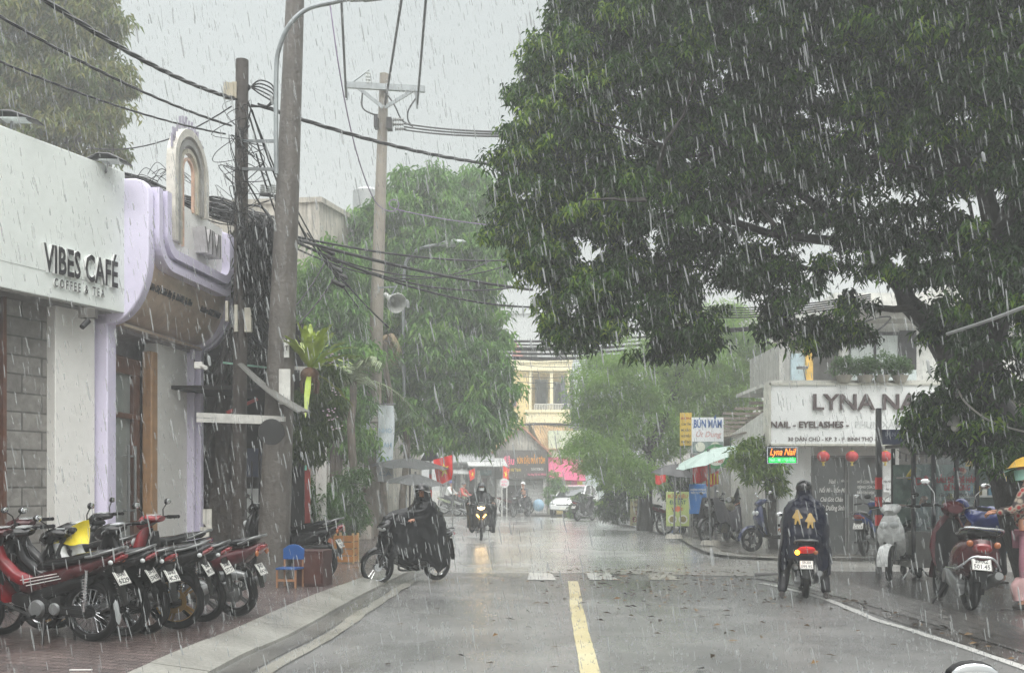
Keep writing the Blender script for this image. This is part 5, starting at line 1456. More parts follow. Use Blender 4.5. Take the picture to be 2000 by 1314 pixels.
# second street lamp
l2 = thing('street_lamp', 'distant grey street lamp in front of the green tree', 'street lamp', (P(792, 1040, 31).x, 31, .12)); l2b = Vector(l2.location)
def Q3(px, py, Y=31): return P(px, py, Y) - l2b
mb = MB(); pts = smooth_line([Vector((0, 0, 0)), Q3(790, 800), Q3(788, 620), Q3(790, 530), Q3(800, 500), Q3(825, 484), Q3(862, 477)], 6); mb.tube(pts, .05, 10); mb.build('pole', galv, l2)
lamp_head(l2, Q3(858, 479), (1, -.3, .08), .85, .32, .10)

# -------- big cables
p3c = P(462, 192, 15.3)
cable(P(-120, -150, 7.6), P(458, 193, 15.3), .18, .026, 'thick twisted black cable reaching from the top left to the dark pole', twist=.32)
cable(P(505, 205, 15.6), P(968, 322, 21), .12, .030, 'thick twisted black cable sagging past the crossarm pole into the big tree', twist=.32)
cable(P(-80, -15, 9.6), P(452, 246, 15.4), .12, .016, 'twisted black cable below the thick one over the café sign', twist=.4)
cable(P(-60, 95, 10.4), P(440, 262, 15.2), .10, .012, 'thin twisted cable running low over the café sign', twist=.5)
cable(P(170, 288, 18), P(452, 208, 15.4), .25, .010, 'thin cable crossing from behind the café sign up to the dark pole', twist=.5)
for (pa, pb, ya, lab) in (((668, -6), (676, 190), 22.6, 'leftmost overhead line dropping to the crossarm end'), ((779, -6), (752, 205), 22.4, 'middle overhead line dropping to the crossarm centre'), ((829, -6), (815, 205), 22.4, 'rightmost overhead line dropping to the crossarm end')):
    b = P(pb[0], pb[1], 27.3); a = P(pa[0], pa[1], ya); a2 = b + (a - b) * 6.5; a2.z = a.z + .9
    cable(a2, b, .25, .03, lab)
loop([P(642, -10, 22), P(660, 120, 22), P(680, 230, 23), P(700, 310, 24), P(722, 372, 26), P(740, 402, 27), P(764, 413, 27.2), P(778, 405, 27.2), P(776, 392, 27.2), P(763, 392, 27.2), P(764, 405, 27.2), P(800, 415, 27.5), P(880, 430, 28), P(975, 442, 29)], .016, 'thin lilac wire hanging in a long curve to the crossarm pole', m=M('lilac_cable', (120, 104, 134), rough=.4))
for i, dy in enumerate((0, 6, 12)):
    cable(P(790, 242 + dy, 27.3), P(1000, 258 + dy * .7, 20), .05, .022, ('upper', 'middle', 'lower')[i] + ' of three parallel cables running right from the crossarm pole', group='three cables from the crossarm pole')
for i, (pa, pb, ya, yb, sg_, r) in enumerate((((560, 458), (1000, 508), 17, 24, .15, .022), ((560, 462), (1040, 566), 17, 22, .1, .03), ((560, 464), (1050, 600), 17, 22, .28, .022), ((575, 470), (1010, 560), 17, 22, .35, .02), ((570, 470), (985, 520), 17, 22, .4, .014), ((560, 476), (960, 508), 17, 23, .5, .014))):
    cable(P(*pa, ya), P(*pb, yb), sg_, r, 'black cable in the bundle crossing from the leaning pole to the big tree', group='cable bundle from the leaning pole')
for i in range(7):
    y = 655 + i * 3.2
    cable(P(770, y - 2, 38), P(1420, y - 14 + (i % 3) * 3, 36), .35 + .05 * i, .03 if i % 2 else .045, 'dark cable in the sagging bundle across the far end of the street', group='cables across the far street')
for i in range(6):
    cable(P(960, 690 + i * 12, 56), P(1180, 700 + i * 9, 54), .3, .018, 'thin wire in front of the distant yellow house and tower', group='thin wires before the yellow house')
cable(P(960, 836, 50), P(1190, 840, 50), -.25, .05, 'thick drooping cable before the rusty corrugated roof')
for i in range(5):
    cable(P(1330, 596 + i * 5, 26), P(1700, 575 + i * 4, 20), .15, .016, 'black cable running behind the big tree toward the nail shop roof', group='cables toward the nail shop')
for i in range(3):
    cable(P(1360, 640 + i * 3, 26), P(1560, 622 + i * 3, 22), .1, .02, 'dark cable under the big crown left of the nail shop', group='cables under the crown')
loop([P(1850, 652, 12), P(1930, 626, 11), P(2030, 588, 10)], .02, 'pale pipe slanting across the trunk at the right edge', m=M('pale_pipe', (150, 152, 152)))
loop([P(1870, 760, 12.6), P(1890, 790, 12.6), P(1940, 825, 12.5), P(2010, 845, 12.4)], .012, 'pale wire looped round the leaning trunk', m=M('pale_wire', (170, 168, 160)))
# coil loops on top of the dark pole and looped wires by the nail shop eave
mb = MB(); rg = random.Random(3)
for k in range(5):
    pts = [P(482, 180 - 4 * k, 15.4), P(505, 158 + 6 * k, 15.4), P(530, 165 + 8 * k, 15.4), P(536, 185 + 4 * k, 15.4), P(520, 208, 15.4), P(490, 205 + k, 15.4)]
    mb.tube(smooth_line(pts, 5), .012, 5)
tag(mb.build('cable_coil', cable_m), 'loops of spare black cable beside the top of the dark pole', 'cable coil')
loop([P(1640, 600, 22), P(1600, 640, 21.8), P(1690, 655, 21.6), P(1740, 620, 21.6), P(1690, 628, 21.6), P(1640, 668, 21.8)], .02, 'slack black cable looping before the nail shop eave')

# insulators on the strut beside the leaning pole
ig = thing('insulator_rack', 'white porcelain insulators on a bracket left of the leaning pole', 'insulators', P(526, 400, 15.6)); ib = Vector(ig.location)
for (px, py) in ((513, 376), (524, 378), (534, 376)): insulator(ig, P(px, py, 15.6) - ib, .13, .045)
mb = MB(); mb.bar(P(508, 380, 15.6) - ib, P(545, 384, 15.6) - ib, .03, .04); mb.build('bracket', dark_metal, ig)
# black clamps on a slanting guy by the leaning pole
for i, (px, py) in enumerate(((640, 492), (650, 508), (655, 527), (665, 540), (660, 556))):
    a, b = P(px - 14, py - 9, 19), P(px + 14, py + 5, 19)
    mb = MB(); mb.tube([a, a.lerp(b, .1), a.lerp(b, .9), b], [.015, .045, .045, .015], 8)
    tag(mb.build('cable_clamp', cable_m), 'black clamp sleeve on the slanting cables right of the leaning pole', 'clamp', 'black clamps by the leaning pole')
for i, (pa, pb) in enumerate((((575, 400), (700, 600)), ((580, 430), (680, 560)), ((575, 600), (650, 480)), ((575, 640), (672, 510)), ((600, 455), (760, 640)))):
    cable(P(*pa, 18), P(*pb, 19.5), .1, .014, 'slanting service wire right of the leaning pole', group='slanting service wires')
for i, (pa, pb) in enumerate((((492, 215), (560, 400)), ((488, 230), (556, 440)), ((485, 200), (600, 470)), ((500, 300), (560, 470)), ((470, 330), (545, 450)))):
    cable(P(*pa, 15.4), P(*pb, 15.9), .06, .014, 'steep cable falling from the dark pole behind the leaning pole', group='steep cables between the two poles')
# tangled cable mass
def tangle():
    rg = random.Random(11); mb = MB()
    def C_(pts, r): mb.tube(smooth_line(pts, 5), r, 4)
    for k in range(46):   # thick bundle from behind the shop roof to the pole
        y0 = rg.uniform(-10, 14); j = lambda s: rg.gauss(0, s)
        C_([P(205, 338 + y0, 17.6 + j(.1)), P(290, 362 + y0 + j(2), 17.7 + j(.1)), P(360, 395 + y0 + j(4), 17.8 + j(.1)), P(430, 412 + y0 + j(8), 17.7 + j(.1)), P(500 + j(10), 435 + y0 + j(12), 16.8), P(545 + j(10), 450 + j(14), 16.4)], rg.uniform(.009, .018))
    for k in range(230):  # hanging mess
        x = rg.uniform(464, 548); y = rg.uniform(415, 490); L = rg.uniform(60, 230)
        j = lambda s: rg.gauss(0, s)
        q = lambda a: max(a, 463)
        C_([P(x, y, 15.3 + j(.2)), P(q(x + j(14)), y + L * .35, 15.2 + j(.25)), P(q(x + j(18)), y + L * .7, 15.8 + j(.25)), P(q(x + j(20)), y + L, 15.8 + j(.25)), P(q(x + j(20)), y + L * .8, 15.8 + j(.2))], rg.uniform(.005, .011))
    for k in range(40):
        x, y = rg.uniform(430, 500), rg.uniform(200, 420)
        j = lambda s: rg.gauss(0, s)
        C_([P(470 + j(5), y, 15.3), P(470 + j(30), y + j(20), 15.2 + j(.1)), P(470 + j(30), y + 30 + j(20), 15.2 + j(.1)), P(470 + j(6), y + 60 + j(20), 15.3)], rg.uniform(.004, .008))
    for k in range(14):
        x, y = rg.uniform(250, 330), rg.uniform(338, 360)
        C_([P(x, y, 15.5), P(x + 20, y - rg.uniform(5, 25), 15.5), P(x + 50, y + rg.uniform(0, 16), 15.7)], .006)
    tag(mb.build('cable_tangle', cable_m), 'matted black tangle of telephone cables between shop and poles', 'cables', kind='stuff')
tangle()
# aerial mast
mb = MB(); mb.tube([P(798, 372, 40), P(793, 300, 40)], .025, 5); mb.ball(P(793, 300, 40), .06, 8, 6); tag(mb.build('lightning_mast', galv), 'thin pale mast standing above the green tree', 'mast')

# street name post on the right
sp = thing('street_name_post', 'grey street name post with red bands and dark blue plate', 'street sign', (P(1716, 1125, 15.9).x, 15.9, .1)); sb_ = Vector(sp.location)
def Q4(px, py, Y=15.9): return P(px, py, Y) - sb_
mb = MB(); mb.box((0, 0, Q4(1716, 797).z / 2), (.075, .075, Q4(1716, 797).z)); mb.build('post', M('dark_grey_post', (84, 84, 86), rough=.4, metal=.2, streak=.3), sp, bevel=.006)
for (a, b) in ((932, 955), (970, 990), (1005, 1026)):
    z1, z0 = Q4(0, a).z, Q4(0, b).z; mb = MB(); mb.box((0, 0, (z0 + z1) / 2), (.082, .082, z1 - z0)); mb.build('red_band', M('red_band', (206, 44, 44), rough=.4), sp)
mb = MB(); c = Q4(1750, 853); mb.box((c.x, 0, c.z), (.44, .02, .235)); pn = mb.build('name_plate', M('navy_plate', (42, 52, 84), rough=.3), sp, bevel=.006)
v = text('DÂN CHỦ', .09, .003, bold=.01, w=.34); mb = MB(); mb.mesh(v, T(c.x, -.0115, c.z + .01) @ RX(PI / 2)); mb.build('lettering', M('dull_plate_letter', (120, 128, 146)), pn, smooth=False)
# flood lamps and cameras on the facades
for i, (px, py, sc_, lab) in enumerate(((212, 316, 1.0, 'black floodlight on an arm above the right end of the café sign'), (25, 235, 1.2, 'black floodlight at the left end above the café sign'))):
    c = P(px, py, 13.6 - i); fl = thing('flood_light', lab, 'floodlight', c)
    mb = MB(); mb.loft([(-.28 * sc_, .03, .05, .02), (-.1, .07, .14, .03), (.05, .06, .15, .035), (.28 * sc_, -.03, .12, .012)], 12); mb.build('hood', dark_metal, fl)
    mb = MB(); mb.box((.06, 0, .0), (.3 * sc_, .2, .012)); mb.build('lens', M('flood_lens', (200, 206, 206), rough=.2), fl)
    mb = MB(); mb.tube([(0, 0, .06), (-.05, .05, -.1), (-.15, .2, -.16)], .015, 6); mb.build('arm', grey_metal, fl)
cc = thing('security_camera', 'dark security camera on a box under the café sign', 'camera', P(172, 612, 13.4))
mb = MB(); mb.box((0, 0, 0), (.22, .1, .13)); mb.build('box', M('cam_box_grey', (88, 86, 82), rough=.5), cc, bevel=.006)
mb = MB(); mb.tube([(0, -.02, -.06), (.0, -.04, -.12)], .014); mb.tube([(0.01, -.02, -.1), (-.02, -.14, -.2)], [.038, .034], 14); mb.build('camera_body', dark_metal, cc)
cc = thing('security_camera', 'white security camera on the purple shop jamb', 'camera', P(396, 716, 15.4))
mb = MB(); mb.box((-.06, 0, .02), (.12, .08, .1)); mb.build('box', white_paint, cc, bevel=.006)
mb = MB(); mb.tube([(0, -.02, 0), (.08, -.12, -.03)], [.035, .032], 14); mb.build('camera_body', white_paint, cc)
cc = thing('flood_light', 'small grey lamp on a stem above the nail sign left end', 'floodlight', P(1567, 718, 22))
mb = MB(); mb.box((0, 0, 0), (.22, .14, .06)); mb.build('hood', grey_metal, cc, bevel=.01)
mb = MB(); mb.tube([(.02, 0, 0), (.08, .05, -.2), (.12, .1, -.33)], .012); mb.build('arm', grey_metal, cc)
cc = thing('flood_light', 'small grey lamp on a stem amid the terrace plants', 'floodlight', P(1676, 722, 22))
mb = MB(); mb.box((0, 0, 0), (.22, .14, .06)); mb.build('hood', grey_metal, cc, bevel=.01)
mb = MB(); mb.tube([(.02, 0, 0), (.0, .05, -.28)], .012); mb.build('arm', grey_metal, cc)
cc = thing('hanging_lamp', 'grey bell lamp hanging beside the leaning trunk', 'lamp', P(1866, 826, 13.0))
mb = MB(); mb.tube([(0, 0, .12), (0, 0, .06), (0, 0, .0), (0, 0, -.03)], [.02, .06, .1, .1], 14); mb.build('shade', M('lamp_shade_grey', (130, 130, 126), rough=.5), cc)
mb = MB(); mb.ball((0, 0, -.05), (.055, .055, .06), 12, 8); mb.build('bulb', M('frosted_bulb', (190, 190, 184), rough=.3), cc)
# ================================================================== MOTORBIKES
tyre_m = M('black_tyre', (16, 16, 17), spec=.15, rough=.55, var=.2, scale=20)
black_plastic = M('black_plastic', (11, 11, 12), rough=.2, var=.3, spec=.3)
seat_m = M('wet_vinyl_seat', (11, 11, 12), rough=.24, var=.3, spec=.35)
chrome = M('chrome', (206, 208, 210), rough=.12, metal=1.0, var=.03)
alloy = M('cast_alloy', (130, 132, 132), rough=.4, metal=.7, var=.2)
engine_m = M('engine_dark', (34, 34, 34), rough=.45, metal=.5, var=.3)
gold_m = M('gold_rim', (160, 128, 72), rough=.3, metal=.8, var=.15)
red_lens = M('red_lens', (120, 20, 26), rough=.12, coat=.6)
orange_lens = M('orange_lens', (150, 84, 40), rough=.12, coat=.6)
clear_lens = M('clear_lens', (196, 200, 200), rough=.08, coat=.6)
mirror_glass = M('mirror_glass', (236, 238, 240), rough=.02, metal=1.0, var=0)
plate_m = M('number_plate', (214, 214, 208), rough=.35, var=.04)
plate_ink = M('plate_ink', (48, 48, 52), rough=.5)
def paint(name, c): return M('paint_' + name, c, rough=.2, coat=.15, spec=.35, var=.3, scale=14)
RED, BLK, WHT_P, NAVY, SILV, MAROON, OLIVE, BLUE_P = paint('red', (116, 16, 25)), paint('black', (14, 14, 16)), paint('white', (206, 208, 206)), paint('navy', (36, 44, 78)), paint('silver', (170, 172, 170)), paint('maroon', (66, 18, 24)), paint('olive_grey', (110, 108, 92)), paint('blue', (36, 62, 120))
XR = Matrix(((0, 0, -1, 0), (-1, 0, 0, 0), (0, 1, 0, 0), (0, 0, 0, 1)))   # lettering facing backward (-x): local x-> -y, y -> z, z-> -x

def wheel(parent, x, Rw, tw, rim_m, style, name='wheel', steer=0.0, z=None):
    w = thing(name, None, None, (x, 0, Rw if z is None else z), steer); del_props(w); w.parent = parent
    mb = MB(); mb.torus((0, 0, 0), Rw - tw, tw, 'Y', 44, 10, sq=1.0)
    mb.build('tyre', tyre_m, w)
    ri = Rw - tw * 1.75
    mb = MB(); mb.torus((0, 0, 0), ri, .013, 'Y', 40, 6, sq=1.7)
    mb.cyl((0, -.06, 0), (0, .06, 0), .035, 14)
    if style == 'spoke':
        for k in range(24):
            a = 2 * PI * k / 24; b = a + (.45 if k % 2 else -.45); s_ = .04 if (k // 2) % 2 else -.04
            mb.tube([(.03 * math.cos(b), s_, .03 * math.sin(b)), (ri * math.cos(a), 0, ri * math.sin(a))], .0028, 4)
        mb.cyl((0, -.05, 0), (0, .05, 0), .065, 18)
    else:
        for k in range(5):
            a = 2 * PI * k / 5
            for q in (-.16, .16):
                mb.bar((.04 * math.cos(a + q), 0, .04 * math.sin(a + q)), (ri * math.cos(a + q * .6), 0, ri * math.sin(a + q * .6)), .022, .02, up=(0, 1, 0))
        mb.cyl((0, .035, 0), (0, .045, 0), ri * .55, 24); 
    mb.build('rim', rim_m, w)
    return w
def del_props(o):
    for k in ('label', 'category', 'group'):
        if k in o: del o[k]
def arc_strip(cx, cz, r, a0, a1, w, th, n=14, w1=None):
    def fn(u, v):
        a = R(a0 + (a1 - a0) * u); ww = w + ((w1 or w) - w) * u; y = (v - .5) * 2 * ww
        rr = r - .35 * abs(y)
        return Vector((cx + rr * math.cos(a), y, cz + rr * math.sin(a)))
    mb = MB(); mb.sheet(fn, n, 4, th=th); return mb
PLATE_PARTS = True
def add_plate(root, x, z, tilt, txt, dark=False):
    pl = thing('license_plate', None, None, (x, 0, z), 0); del_props(pl); pl.parent = root; pl.rotation_euler = (0, tilt + .34, 0)
    mb = MB(); mb.box((0, 0, 0), (.006, .19, .14)); mb.build('plate', plate_m, pl, bevel=.002)
    mb = MB()
    for z_ in (.066, -.066): mb.box((-.0035, 0, z_), (.002, .184, .004))
    for y_ in (.09, -.09): mb.box((-.0036, y_, 0), (.002, .004, .132))
    for (b_, z_, wd) in ((txt[0], .012, .12), (txt[1], -.052, .155)):
        v = text(b_, .066, .002, bold=.018, w=wd); mb.mesh(v, T(-.0035, 0, z_) @ XR)
    mb.build('lettering', plate_ink, pl, smooth=False)
def mirrors(root, x, z, y0, up=.2, out=.12, glass=True, shape=(.015, .07, .045), sides=(-1, 1), m=None):
    for s in sides:
        mb = MB(); a = (x, s * y0, z); b = (x + .02, s * (y0 + out), z + up)
        mb.tube([a, (x + .01, s * (y0 + .02), z + up * .6), b], .007, 6)
        mb.ball((b[0] + .005, b[1] + s * .02, b[2] + .02), (shape[0] * 1.6, shape[1], shape[2]), 16, 8)
        mr = mb.build('mirror', m or black_plastic, root)
        mb = MB(); mb.ball((b[0] - .018, b[1] + s * .02, b[2] + .02), (.006, shape[1] * .9, shape[2] * .88), 16, 8); mb.build('mirror_glass', mirror_glass, mr)

def make_bike(name, label, loc, ang, body=BLK, accent=None, style='underbone', wheels='spoke', rim=None, plate=None, steer=0.0, group='motorbikes parked on the left pavement',
              scale=1.0, cover=True, stripes=False, rail=None, seatm=None, mirror=True, lit=False, lean=0.0, topbox=False, mirror_kw={}, taillit=False, cvt=True, stand=True, cat='motorbike'):
    accent = accent or body
    rim = rim or (chrome if wheels == 'spoke' else alloy)
    root = thing(name, label, cat, loc, ang, group=group, scale=scale)
    if lean:
        root.rotation_mode = 'ZYX' if False else 'XYZ'
        root.rotation_euler = (Matrix.Rotation(ang, 3, 'Z') @ Matrix.Rotation(lean, 3, 'X')).to_euler()
    WB = 1.22; B = black_plastic
    if style == 'underbone':
        Rw = .285; wheel(root, 0, Rw, .042, rim, wheels); wheel(root, WB, Rw, .036, rim, wheels, steer=steer)
        mb = MB(); mb.loft([(-.36, .83, .05, .02, 8), (-.3, .83, .10, .035, 6), (-.05, .80, .125, .045, 4), (.12, .765, .125, .05, 8), (.2, .74, .115, .05, 10), (.4, .715, .095, .05, 6), (.52, .69, .06, .04, 10)], 18); mb.build('seat', seatm or seat_m, root)
        mb = MB(); mb.loft([(-.56, .83, .02, .012, 20), (-.46, .80, .07, .035, 18), (-.25, .745, .115, .06, 14), (0, .68, .125, .085, 10), (.25, .61, .12, .1, 12), (.45, .55, .10, .11, 10), (.6, .50, .07, .09, 0), (.72, .5, .055, .07, -20)], 18); bd = mb.build('body_panel', body, root)
        mb = MB(); mb.loft([(-.1, .60, .09, .05, 10), (.15, .54, .115, .08, 10), (.4, .46, .11, .1, 5), (.62, .40, .07, .08, 0)], 14); mb.build('side_cover', B, root)
        mb = MB(); mb.loft([(.62, .52, .06, .07, 30), (.8, .6, .065, .06, 40), (.95, .74, .07, .06, 60), (1.0, .9, .06, .05, 80)], 14); mb.build('centre_cowl', accent, root)
        mb = MB(); mb.loft([(1.06, .90, .10, .02, 100), (1.08, .78, .19, .03, 100), (1.02, .62, .22, .03, 110), (.93, .46, .19, .025, 118), (.86, .36, .10, .02, 118)], 20); mb.build('leg_shield', accent if stripes else body, root)
        if stripes:
            for k in range(3):
                mb = MB(); y = .128; mb.bar((.22 + k * .02, y, .60 + k * .022), (.62 + k * .03, y - .04, .52 + k * .025), .008, .004, up=(0, 1, 0)); mb.bar((1.0 - k * .01, .12 + k * .03, .72), (.9 - k * .01, .12 + k * .03, .5), .008, .012); mb.build('stripe', WHT_P, root)
        mb = MB(); mb.tube([(.95, 0, .35), (1.0, 0, .8), (.93, 0, .98)], [.03, .035, .03], 10)
        for s in (-1, 1): mb.tube([(1.0, s * .065, .8), (1.08, s * .065, .62), (1.22, s * .065, .285)], [.024, .024, .02], 8)
        mb.tube([(.9, -.08, .36), (.5, -.08, .2), (.3, -.08, .3)], .016, 6); mb.tube([(.9, .08, .36), (.5, .08, .2), (.3, .08, .3)], .016, 6)
        mb.build('fork', engine_m, root)
        arc_strip(1.22, .285, .325, 15, 165, .055, .006).build('front_fender', body, root)
        arc_strip(0, .285, .35, 60, 175, .06, .006, w1=.075).build('rear_fender', B, root)
        mb = MB(); mb.loft([(-.42, .70, .07, .02, 60), (-.47, .58, .075, .012, 70), (-.53, .42, .07, .008, 65), (-.56, .34, .05, .006, 65)], 12); mb.build('mud_flap', B, root)
        if plate: add_plate(root, -.50, .60, .18, plate)
        mb = MB(); mb.loft([(-.60, .80, .03, .02, 20), (-.55, .79, .075, .03, 20), (-.45, .765, .09, .035, 18)], 12); mb.build('tail_lamp', red_lens if not taillit else M('lit_tail', (220, 30, 30), emit=(255, 30, 30), estr=.04), root)
        for s in (-1, 1):
            mb = MB(); mb.ball((-.40, s * .095, .75), (.05, .02, .022), 10, 6); mb.build('turn_signal', orange_lens if s < 0 else clear_lens, root)
        mb = MB(); mb.tube(smooth_line([(-.05, .14, .80), (-.3, .15, .84), (-.5, .09, .87), (-.54, 0, .88), (-.5, -.09, .87), (-.3, -.15, .84), (-.05, -.14, .80)], 4), .013, 8); mb.build('grab_rail', rail or alloy, root)
        # engine, exhaust, chain case, swing arm, shocks
        mb = MB(); mb.cyl((.48, -.1, .31), (.48, .1, .31), .115, 20); mb.loft([(.5, .33, .08, .08), (.62, .36, .075, .075), (.78, .38, .06, .06), (.82, .38, .04, .04)], 10, p=4); mb.box((.38, 0, .36), (.22, .16, .14)); en = mb.build('engine', engine_m, root)
        for (x_, y_, e_, r_) in ((.5, .1, .135, .085), (.5, -.1, -.14, .09), (.32, .1, .12, .06)): mb = MB(); mb.cyl((x_, y_, .31), (x_, e_, .31), r_, 24, r2=r_ * .8); mb.build('engine_cover', alloy, en)
        mb = MB(); mb.tube(smooth_line([(.74, -.04, .33), (.72, -.1, .22), (.5, -.14, .19), (.2, -.15, .22)], 4), .018, 8); mb.tube([(.22, -.15, .22), (.1, -.155, .26), (-.35, -.165, .37), (-.4, -.165, .385)], [.022, .05, .052, .035], 14); mb.build('exhaust', alloy, root)
        mb = MB(); mb.loft([(-.08, .285, .02, .03), (0, .285, .022, .06), (.2, .295, .02, .05), (.42, .31, .02, .055), (.48, .31, .02, .03)], 12, y0=.085); mb.build('chain_case', B, root)
        mb = MB()
        for s in (-1, 1): mb.bar((0, s * .1, .285), (.4, s * .09, .32), .02, .04)
        mb.build('swing_arm', engine_m, root)
        for s in (-1, 1):
            mb = MB(); mb.tube([(0, s * .125, .30), (-.05, s * .125, .68)], .014, 8)
            n_ = 9
            mb.tube([(-.01 - .035 * (i / 80) + 0, s * .125, .38 + .24 * i / 80) if False else (-.02 * (i / 80) - .012 + .026 * math.cos(i * 2 * PI * n_ / 80), s * .125 + .026 * math.sin(i * 2 * PI * n_ / 80), .38 + .24 * i / 80) for i in range(81)], .006, 4)
            mb.build('shock_absorber', chrome, root)
        for s in (-1, 1): mb = MB(); mb.tube([(.5, 0, .25), (.5, s * .2, .25), (.5, s * .2, .25), (.5, s * .31, .25)], [.012, .012, .022, .022], 8); mb.build('foot_peg', B, root)
        if stand: mb = MB(); mb.tube([(.42, .12, .22), (.34, .26, .012)], .012, 6); mb.build('kick_stand', engine_m, root)
        hz, hx = 1.0, .94
        mb = MB(); mb.loft([(.86, 1.0, .07, .03, 20), (.93, 1.0, .13, .05, 10), (1.02, .985, .15, .075, -10), (1.1, .95, .13, .075, -25), (1.17, .91, .07, .05, -40)], 18); cw = mb.build('headlight_cowl', body, root)
        mb = MB(); mb.ball((1.12, 0, .925), (.07, .1, .065), 18, 10); mb.build('headlight', clear_lens if not lit else M('lit_headlight', (255, 240, 210), emit=(255, 214, 150), estr=26), cw)
        mb = MB(); mb.box((.93, 0, 1.055), (.1, .12, .012)); mb.build('dial', clear_lens, cw)
    else:
        Rw = .25 if style != 'retro' else .235
        wheel(root, 0, Rw, .05, rim, wheels); wheel(root, WB, Rw, .046, rim, wheels, steer=steer)
        if style == 'scooter':
            mb = MB(); mb.loft([(-.38, .84, .06, .02, 6), (-.3, .83, .12, .04, 5), (-.02, .80, .14, .05, 5), (.1, .77, .135, .05, 8), (.35, .74, .11, .05, 5), (.47, .71, .07, .04, 14)], 18); mb.build('seat', seatm or seat_m, root)
            mb = MB(); mb.loft([(-.5, .79, .04, .02, 14), (-.4, .75, .11, .05, 14), (-.15, .68, .15, .09, 10), (.1, .60, .16, .13, 6), (.3, .54, .155, .17, 4), (.45, .50, .12, .17, -10), (.52, .46, .07, .12, -20)], 20); mb.build('body_panel', body, root)
        else:
            mb = MB(); mb.loft([(-.32, .80, .08, .02, 4), (-.25, .80, .14, .04, 3), (0, .79, .15, .05, 0), (.2, .78, .14, .05, 0), (.42, .76, .09, .04, 8)], 18); mb.build('seat', seatm or seat_m, root)
            mb = MB(); mb.loft([(-.42, .62, .05, .08, 0), (-.36, .62, .15, .13, 4), (-.15, .56, .21, .19, 2), (.1, .52, .21, .21, 0), (.32, .52, .15, .2, 0), (.44, .5, .09, .16, 0)], 22, p=2.2); mb.build('body_panel', body, root)
        mb = MB(); mb.loft([(.4, .31, .12, .05), (.55, .30, .17, .045), (.8, .31, .17, .045), (.92, .36, .14, .05, 30)], 14, p=4); mb.build('floorboard', B, root)
        mb = MB(); mb.loft([(1.0, .99, .06, .03, 90), (1.04, .88, .13, .06, 95), (1.06, .74, .19, .07, 98), (1.04, .58, .20, .06, 104), (.96, .42, .17, .05, 112), (.9, .32, .1, .03, 115)], 22); mb.build('front_apron', accent, root)
        mb = MB(); mb.loft([(.93, .92, .05, .04, 95), (.95, .75, .16, .03, 95), (.92, .5, .16, .03, 100), (.86, .34, .14, .02, 110)], 16); mb.build('inner_apron', B, root)
        mb = MB(); mb.tube([(1.02, 0, .6), (.97, 0, .95)], .03, 8)
        for s in (-1, 1): mb.tube([(1.1, s * .075, .55), (WB, s * .075, Rw)], .022, 8)
        mb.build('fork', engine_m, root)
        arc_strip(WB, Rw, Rw + .04, -5, 170, .075, .006).build('front_fender', accent, root)
        arc_strip(0, Rw, Rw + .05, 70, 190, .07, .006).build('rear_fender', B, root)
        mb = MB(); mb.loft([(-.34, .58, .06, .02, 70), (-.4, .45, .07, .012, 68), (-.46, .32, .06, .008, 66)], 12); mb.build('mud_flap', B, root)
        if plate: add_plate(root, -.44, .52 if style == 'scooter' else .50, .22, plate)
        if style == 'retro':
            mb = MB(); mb.loft([(-.47, .66, .06, .03, 10), (-.44, .66, .09, .05, 8), (-.38, .65, .1, .05, 5)], 14); mb.build('tail_lamp', red_lens, root)
            mb = MB(); mb.tube(smooth_line([(-.05, .2, .78), (-.3, .2, .84), (-.48, .13, .86), (-.52, 0, .86), (-.48, -.13, .86), (-.3, -.2, .84), (-.05, -.2, .78)], 5), .012, 8)
            mb.tube(smooth_line([(.1, .235, .42), (-.3, .2, .45), (-.5, .1, .56), (-.52, 0, .57), (-.5, -.1, .56), (-.3, -.2, .45), (.1, -.235, .42)], 5), .012, 8)
            mb.build('grab_rail', chrome, root)
        else:
            mb = MB(); mb.loft([(-.55, .76, .04, .02, 16), (-.50, .75, .12, .04, 14), (-.42, .73, .13, .05, 12)], 14); mb.build('tail_lamp', red_lens if not taillit else M('lit_tail', (220, 30, 30), emit=(255, 30, 30), estr=.04), root)
            mb = MB(); mb.tube(smooth_line([(-.1, .15, .80), (-.35, .16, .86), (-.5, .09, .88), (-.53, 0, .88), (-.5, -.09, .88), (-.35, -.16, .86), (-.1, -.15, .80)], 4), .014, 8); mb.build('grab_rail', rail or alloy, root)
        for s in (-1, 1):
            mb = MB(); mb.ball((-.46, s * .13, .70), (.04, .035, .035), 10, 6); mb.build('turn_signal', (M('lit_indicator', (255, 190, 60), emit=(255, 170, 30), estr=9) if (taillit and s > 0) else orange_lens), root)
        mb = MB(); mb.loft([(-.06, Rw, .05, .08), (.12, Rw + .03, .055, .085), (.34, .32, .06, .09), (.5, .33, .05, .07)], 14, y0=.12); mb.cyl((0, .08, Rw), (0, .16, Rw), .07, 18); mb.cyl((.38, .1, .32), (.38, .185, .32), .075, 20)
        mb.loft([(-.2, .47, .03, .03), (-.1, .47, .055, .055, -5), (.2, .44, .055, .06, -5), (.28, .43, .03, .03)], 14, y0=.14)
        mb.build('transmission_cover', alloy if cvt else engine_m, root)
        mb = MB(); mb.tube(smooth_line([(.5, -.08, .25), (.35, -.14, .2), (.2, -.16, .24)], 4), .018, 8); mb.tube([(.22, -.17, .24), (.12, -.175, .27), (-.3, -.185, .38), (-.36, -.185, .395)], [.025, .055, .058, .04], 14); mb.build('exhaust', alloy, root)
        for s in (-1, 1):
            mb = MB(); mb.tube([(0, s * .11, Rw + .05), (-.06, s * .11, .62)], .018, 8); mb.build('shock_absorber', chrome, root)
        if stand: mb = MB(); mb.tube([(.42, .13, .24), (.34, .28, .012)], .012, 6); mb.build('kick_stand', engine_m, root)
